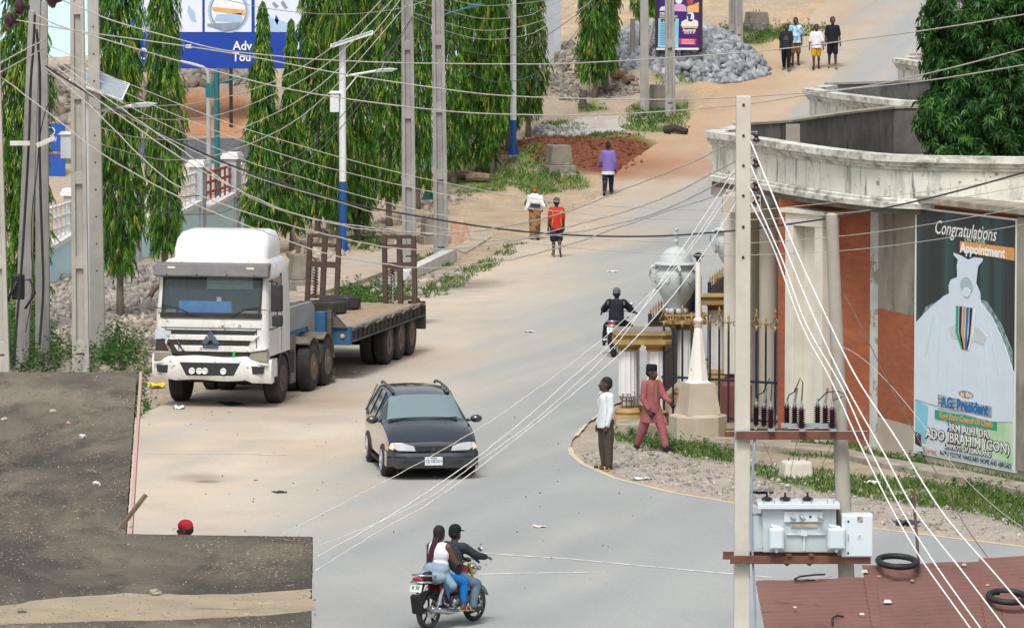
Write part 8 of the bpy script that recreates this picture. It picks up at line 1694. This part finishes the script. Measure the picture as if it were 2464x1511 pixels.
    b=MB(); Mp=Matrix.Translation((0,-.955,.70))@Matrix.Rotation(-.35,4,'X'); b.box(-.115,.115,-.004,.004,-.06,.07,Mp); pl=b.build('number_plate',plate,m); 
    for x in (-.07,-.045,.01,.035,.06): b=MB(); b.box(x-.006,x+.006,-.008,-.0045,-.02,.04,Mp); b.build('plate_mark',P_K,pl)
    b=MB(); b.box(-.13,-.09,-.45,.02,.55,.74); b.box(.09,.13,-.45,.02,.55,.74); b.build('side_panel',tank,m,bevel=.02)
    return m
TNK=pmat('red tank paint',(.34,.02,.02),(.28,.018,.02),2,.25,spec=.7); PLG=pmat('pale green plate',(.60,.74,.66)); PLW=bpy.data.materials['plate white']
gr_=gnd(1030,1513); gf=gnd(1142,1498); c=(gr_+gf)/2; dirm=(gf-gr_); hz=-D(36)
mloc=(c.x,c.y,RZ); moto('red tanked motorcycle with yellow forks carrying a couple at the bottom of the picture',mloc,hz,TNK,PLG)
def on_bike(loc,rz,y,z=0): 
    q=Matrix.Translation(loc)@Matrix.Rotation(rz,4,'Z')@Vector((0,y,z)); return (q.x,q.y,q.z)
f=figure('motorcycle driver in a black cap and charcoal shirt, in front of the braided woman',on_bike(mloc,hz,.0),hz,1.58,{-1:(D(64),D(88),D(22),D(-4)),1:(D(64),D(88),D(22),D(-4))},{-1:(D(56),D(22),D(22),D(8)),1:(D(56),D(22),D(22),D(8))},torso=(D(10),0),hip_z=.785,build=1.12)
shirt(f,cloth('charcoal shirt',(.040,.047,.055),(.032,.038,.045)),.97,-.03,.020,collar=True); trousers(f,cloth('faded jeans',(.13,.19,.24),(.10,.15,.20)),.97,.012); shoes(f,pmat('dark loafer',(.03,.026,.025),None,4,.6)); hair(f); cap(f,cloth('black baseball cap',(.010,.016,.017)),True); eyes(f)
f=figure('woman passenger with long burgundy braids, white sleeveless top and blue leggings',on_bike(mloc,hz,-.33),hz,1.55,{-1:(D(72),D(82),D(24),D(8)),1:(D(72),D(82),D(24),D(8))},{-1:(D(16),D(18),D(55),D(22)),1:(D(22),D(16),D(62),D(25))},torso=(D(3),0),hip_z=.815,skin=SKIN2,head=(D(10),0),build=1.15)
WTP=cloth('white sleeveless top',(.74,.74,.80),(.68,.68,.75)); h=f.h; J=f.J
organic('top',[('ell',J['che'],(.124*h,.082*h,.116*h),f.R),('ell',J['wai'],(.112*h,.078*h,.11*h),f.R),('cap',J['sho',-1].lerp(J['sho',1],.14),J['sho',1].lerp(J['sho',-1],.14),.046*h,.046*h)],.0135,WTP,f.root,3,.006)
trousers(f,cloth('blue leggings',(.012,.16,.46),(.01,.13,.40)),.93,.006,'leggings'); shoes(f,pmat('tan sandal',(.42,.26,.17)),'sandal',True)
BRD=pmat('burgundy braids',(.022,.010,.014),(.09,.012,.04),12,.6,bump=.004,bscale=40,stretch=(3,3,.3)); hr=organic('hair',[('ell',f.hp(0,-.014,.020),(.057*h,.067*h,.064*h),f.HR),('ell',f.hp(0,-.034,-.010),(.050*h,.042*h,.052*h),f.HR)],.012,HAIRB,f.root,3,.002)
for k in range(16):
    a=(k-7.5)/7.5; x0=a*.045; b=MB(); p0=f.hp(a*.022,-.055,-.005); b.tube([p0,J['nek']+V3(x0*.8-.01,-.085,.03),J['che']+V3(x0*.75-.035,-.135,.06),J['che']+V3(x0*.95-.07,-.140,-.12),J['wai']+V3(x0*1.5-.10,-.14,-.06-.05*random.random())],[.014,.014,.012,.010,.005],6); b.build('braid',BRD,hr,smooth=True)
DNM=cloth('denim jacket',(.27,.36,.43),(.20,.29,.37),5); DN2=cloth('dark denim lining',(.035,.10,.20)); pel=J['pel']
jk=organic('tied_jacket',[('ell',pel+V3(0,-.05,.07),(.225,.17,.13)),('ell',pel+V3(-.02,-.12,-.03),(.25,.14,.12)),('cap',pel+V3(.12,-.04,.0),pel+V3(.27,.0,-.16),.10,.06),('cap',pel+V3(-.12,-.06,-.02),pel+V3(-.29,-.10,-.14),.10,.06),('cap',pel+V3(.1,.06,.04),pel+V3(.17,.14,-.02),.06,.04)],.0135,DNM,f.root,3,.012)
organic('jacket_flap',[('cap',pel+V3(.17,-.05,-.10),pel+V3(.24,-.06,-.34),.06,.025),('cap',pel+V3(.22,.03,-.12),pel+V3(.26,-.02,-.24),.05,.03)],.0125,DN2,jk,2,.01); organic('jacket_flap',[('cap',pel+V3(-.20,-.08,-.10),pel+V3(-.30,-.12,-.30),.05,.03),('cap',pel+V3(-.22,-.10,-.10),pel+V3(-.20,-.16,-.24),.05,.03)],.0125,DN2,jk,2,.01)
g2=gnd(1475,860); hz2=D(-9); mloc2=(g2.x+.10,g2.y+.61,RZ); moto('black motorcycle with chrome rear rack riding away beside the column pair',mloc2,hz2,pmat('black tank paint',(.015,.015,.018),None,3,.25,spec=.7),PLW)
f=figure('motorcyclist in black with a grey cap riding away near the gate columns',on_bike(mloc2,hz2,-.12),hz2,1.62,{-1:(D(68),D(86),D(26),D(-4)),1:(D(68),D(86),D(26),D(-4))},{-1:(D(40),D(34),D(28),D(-6)),1:(D(40),D(34),D(28),D(-6))},torso=(D(8),0),hip_z=.80,build=1.08)
so_=shirt(f,cloth('black work shirt',(.014,.017,.024),(.02,.024,.032)),.62,-.05,.024,slw=1.1,collar=True); trousers(f,NVYC,.97,.018); shoes(f,bpy.data.materials['black shoe']); hair(f); cap(f,cloth('slate cap',(.13,.14,.17)),True)
for s in (-1,1): b=MB(); b.tube([f.J['sho',s]+V3(s*.02,-.085,.03),f.J['sho',s]+V3(s*.035,-.085,-.05)],.014,6); b.build('shoulder_stripe',cloth('stripe',(.30,.22,.19)),so_)
bpy.data.scenes.remove(TSC)
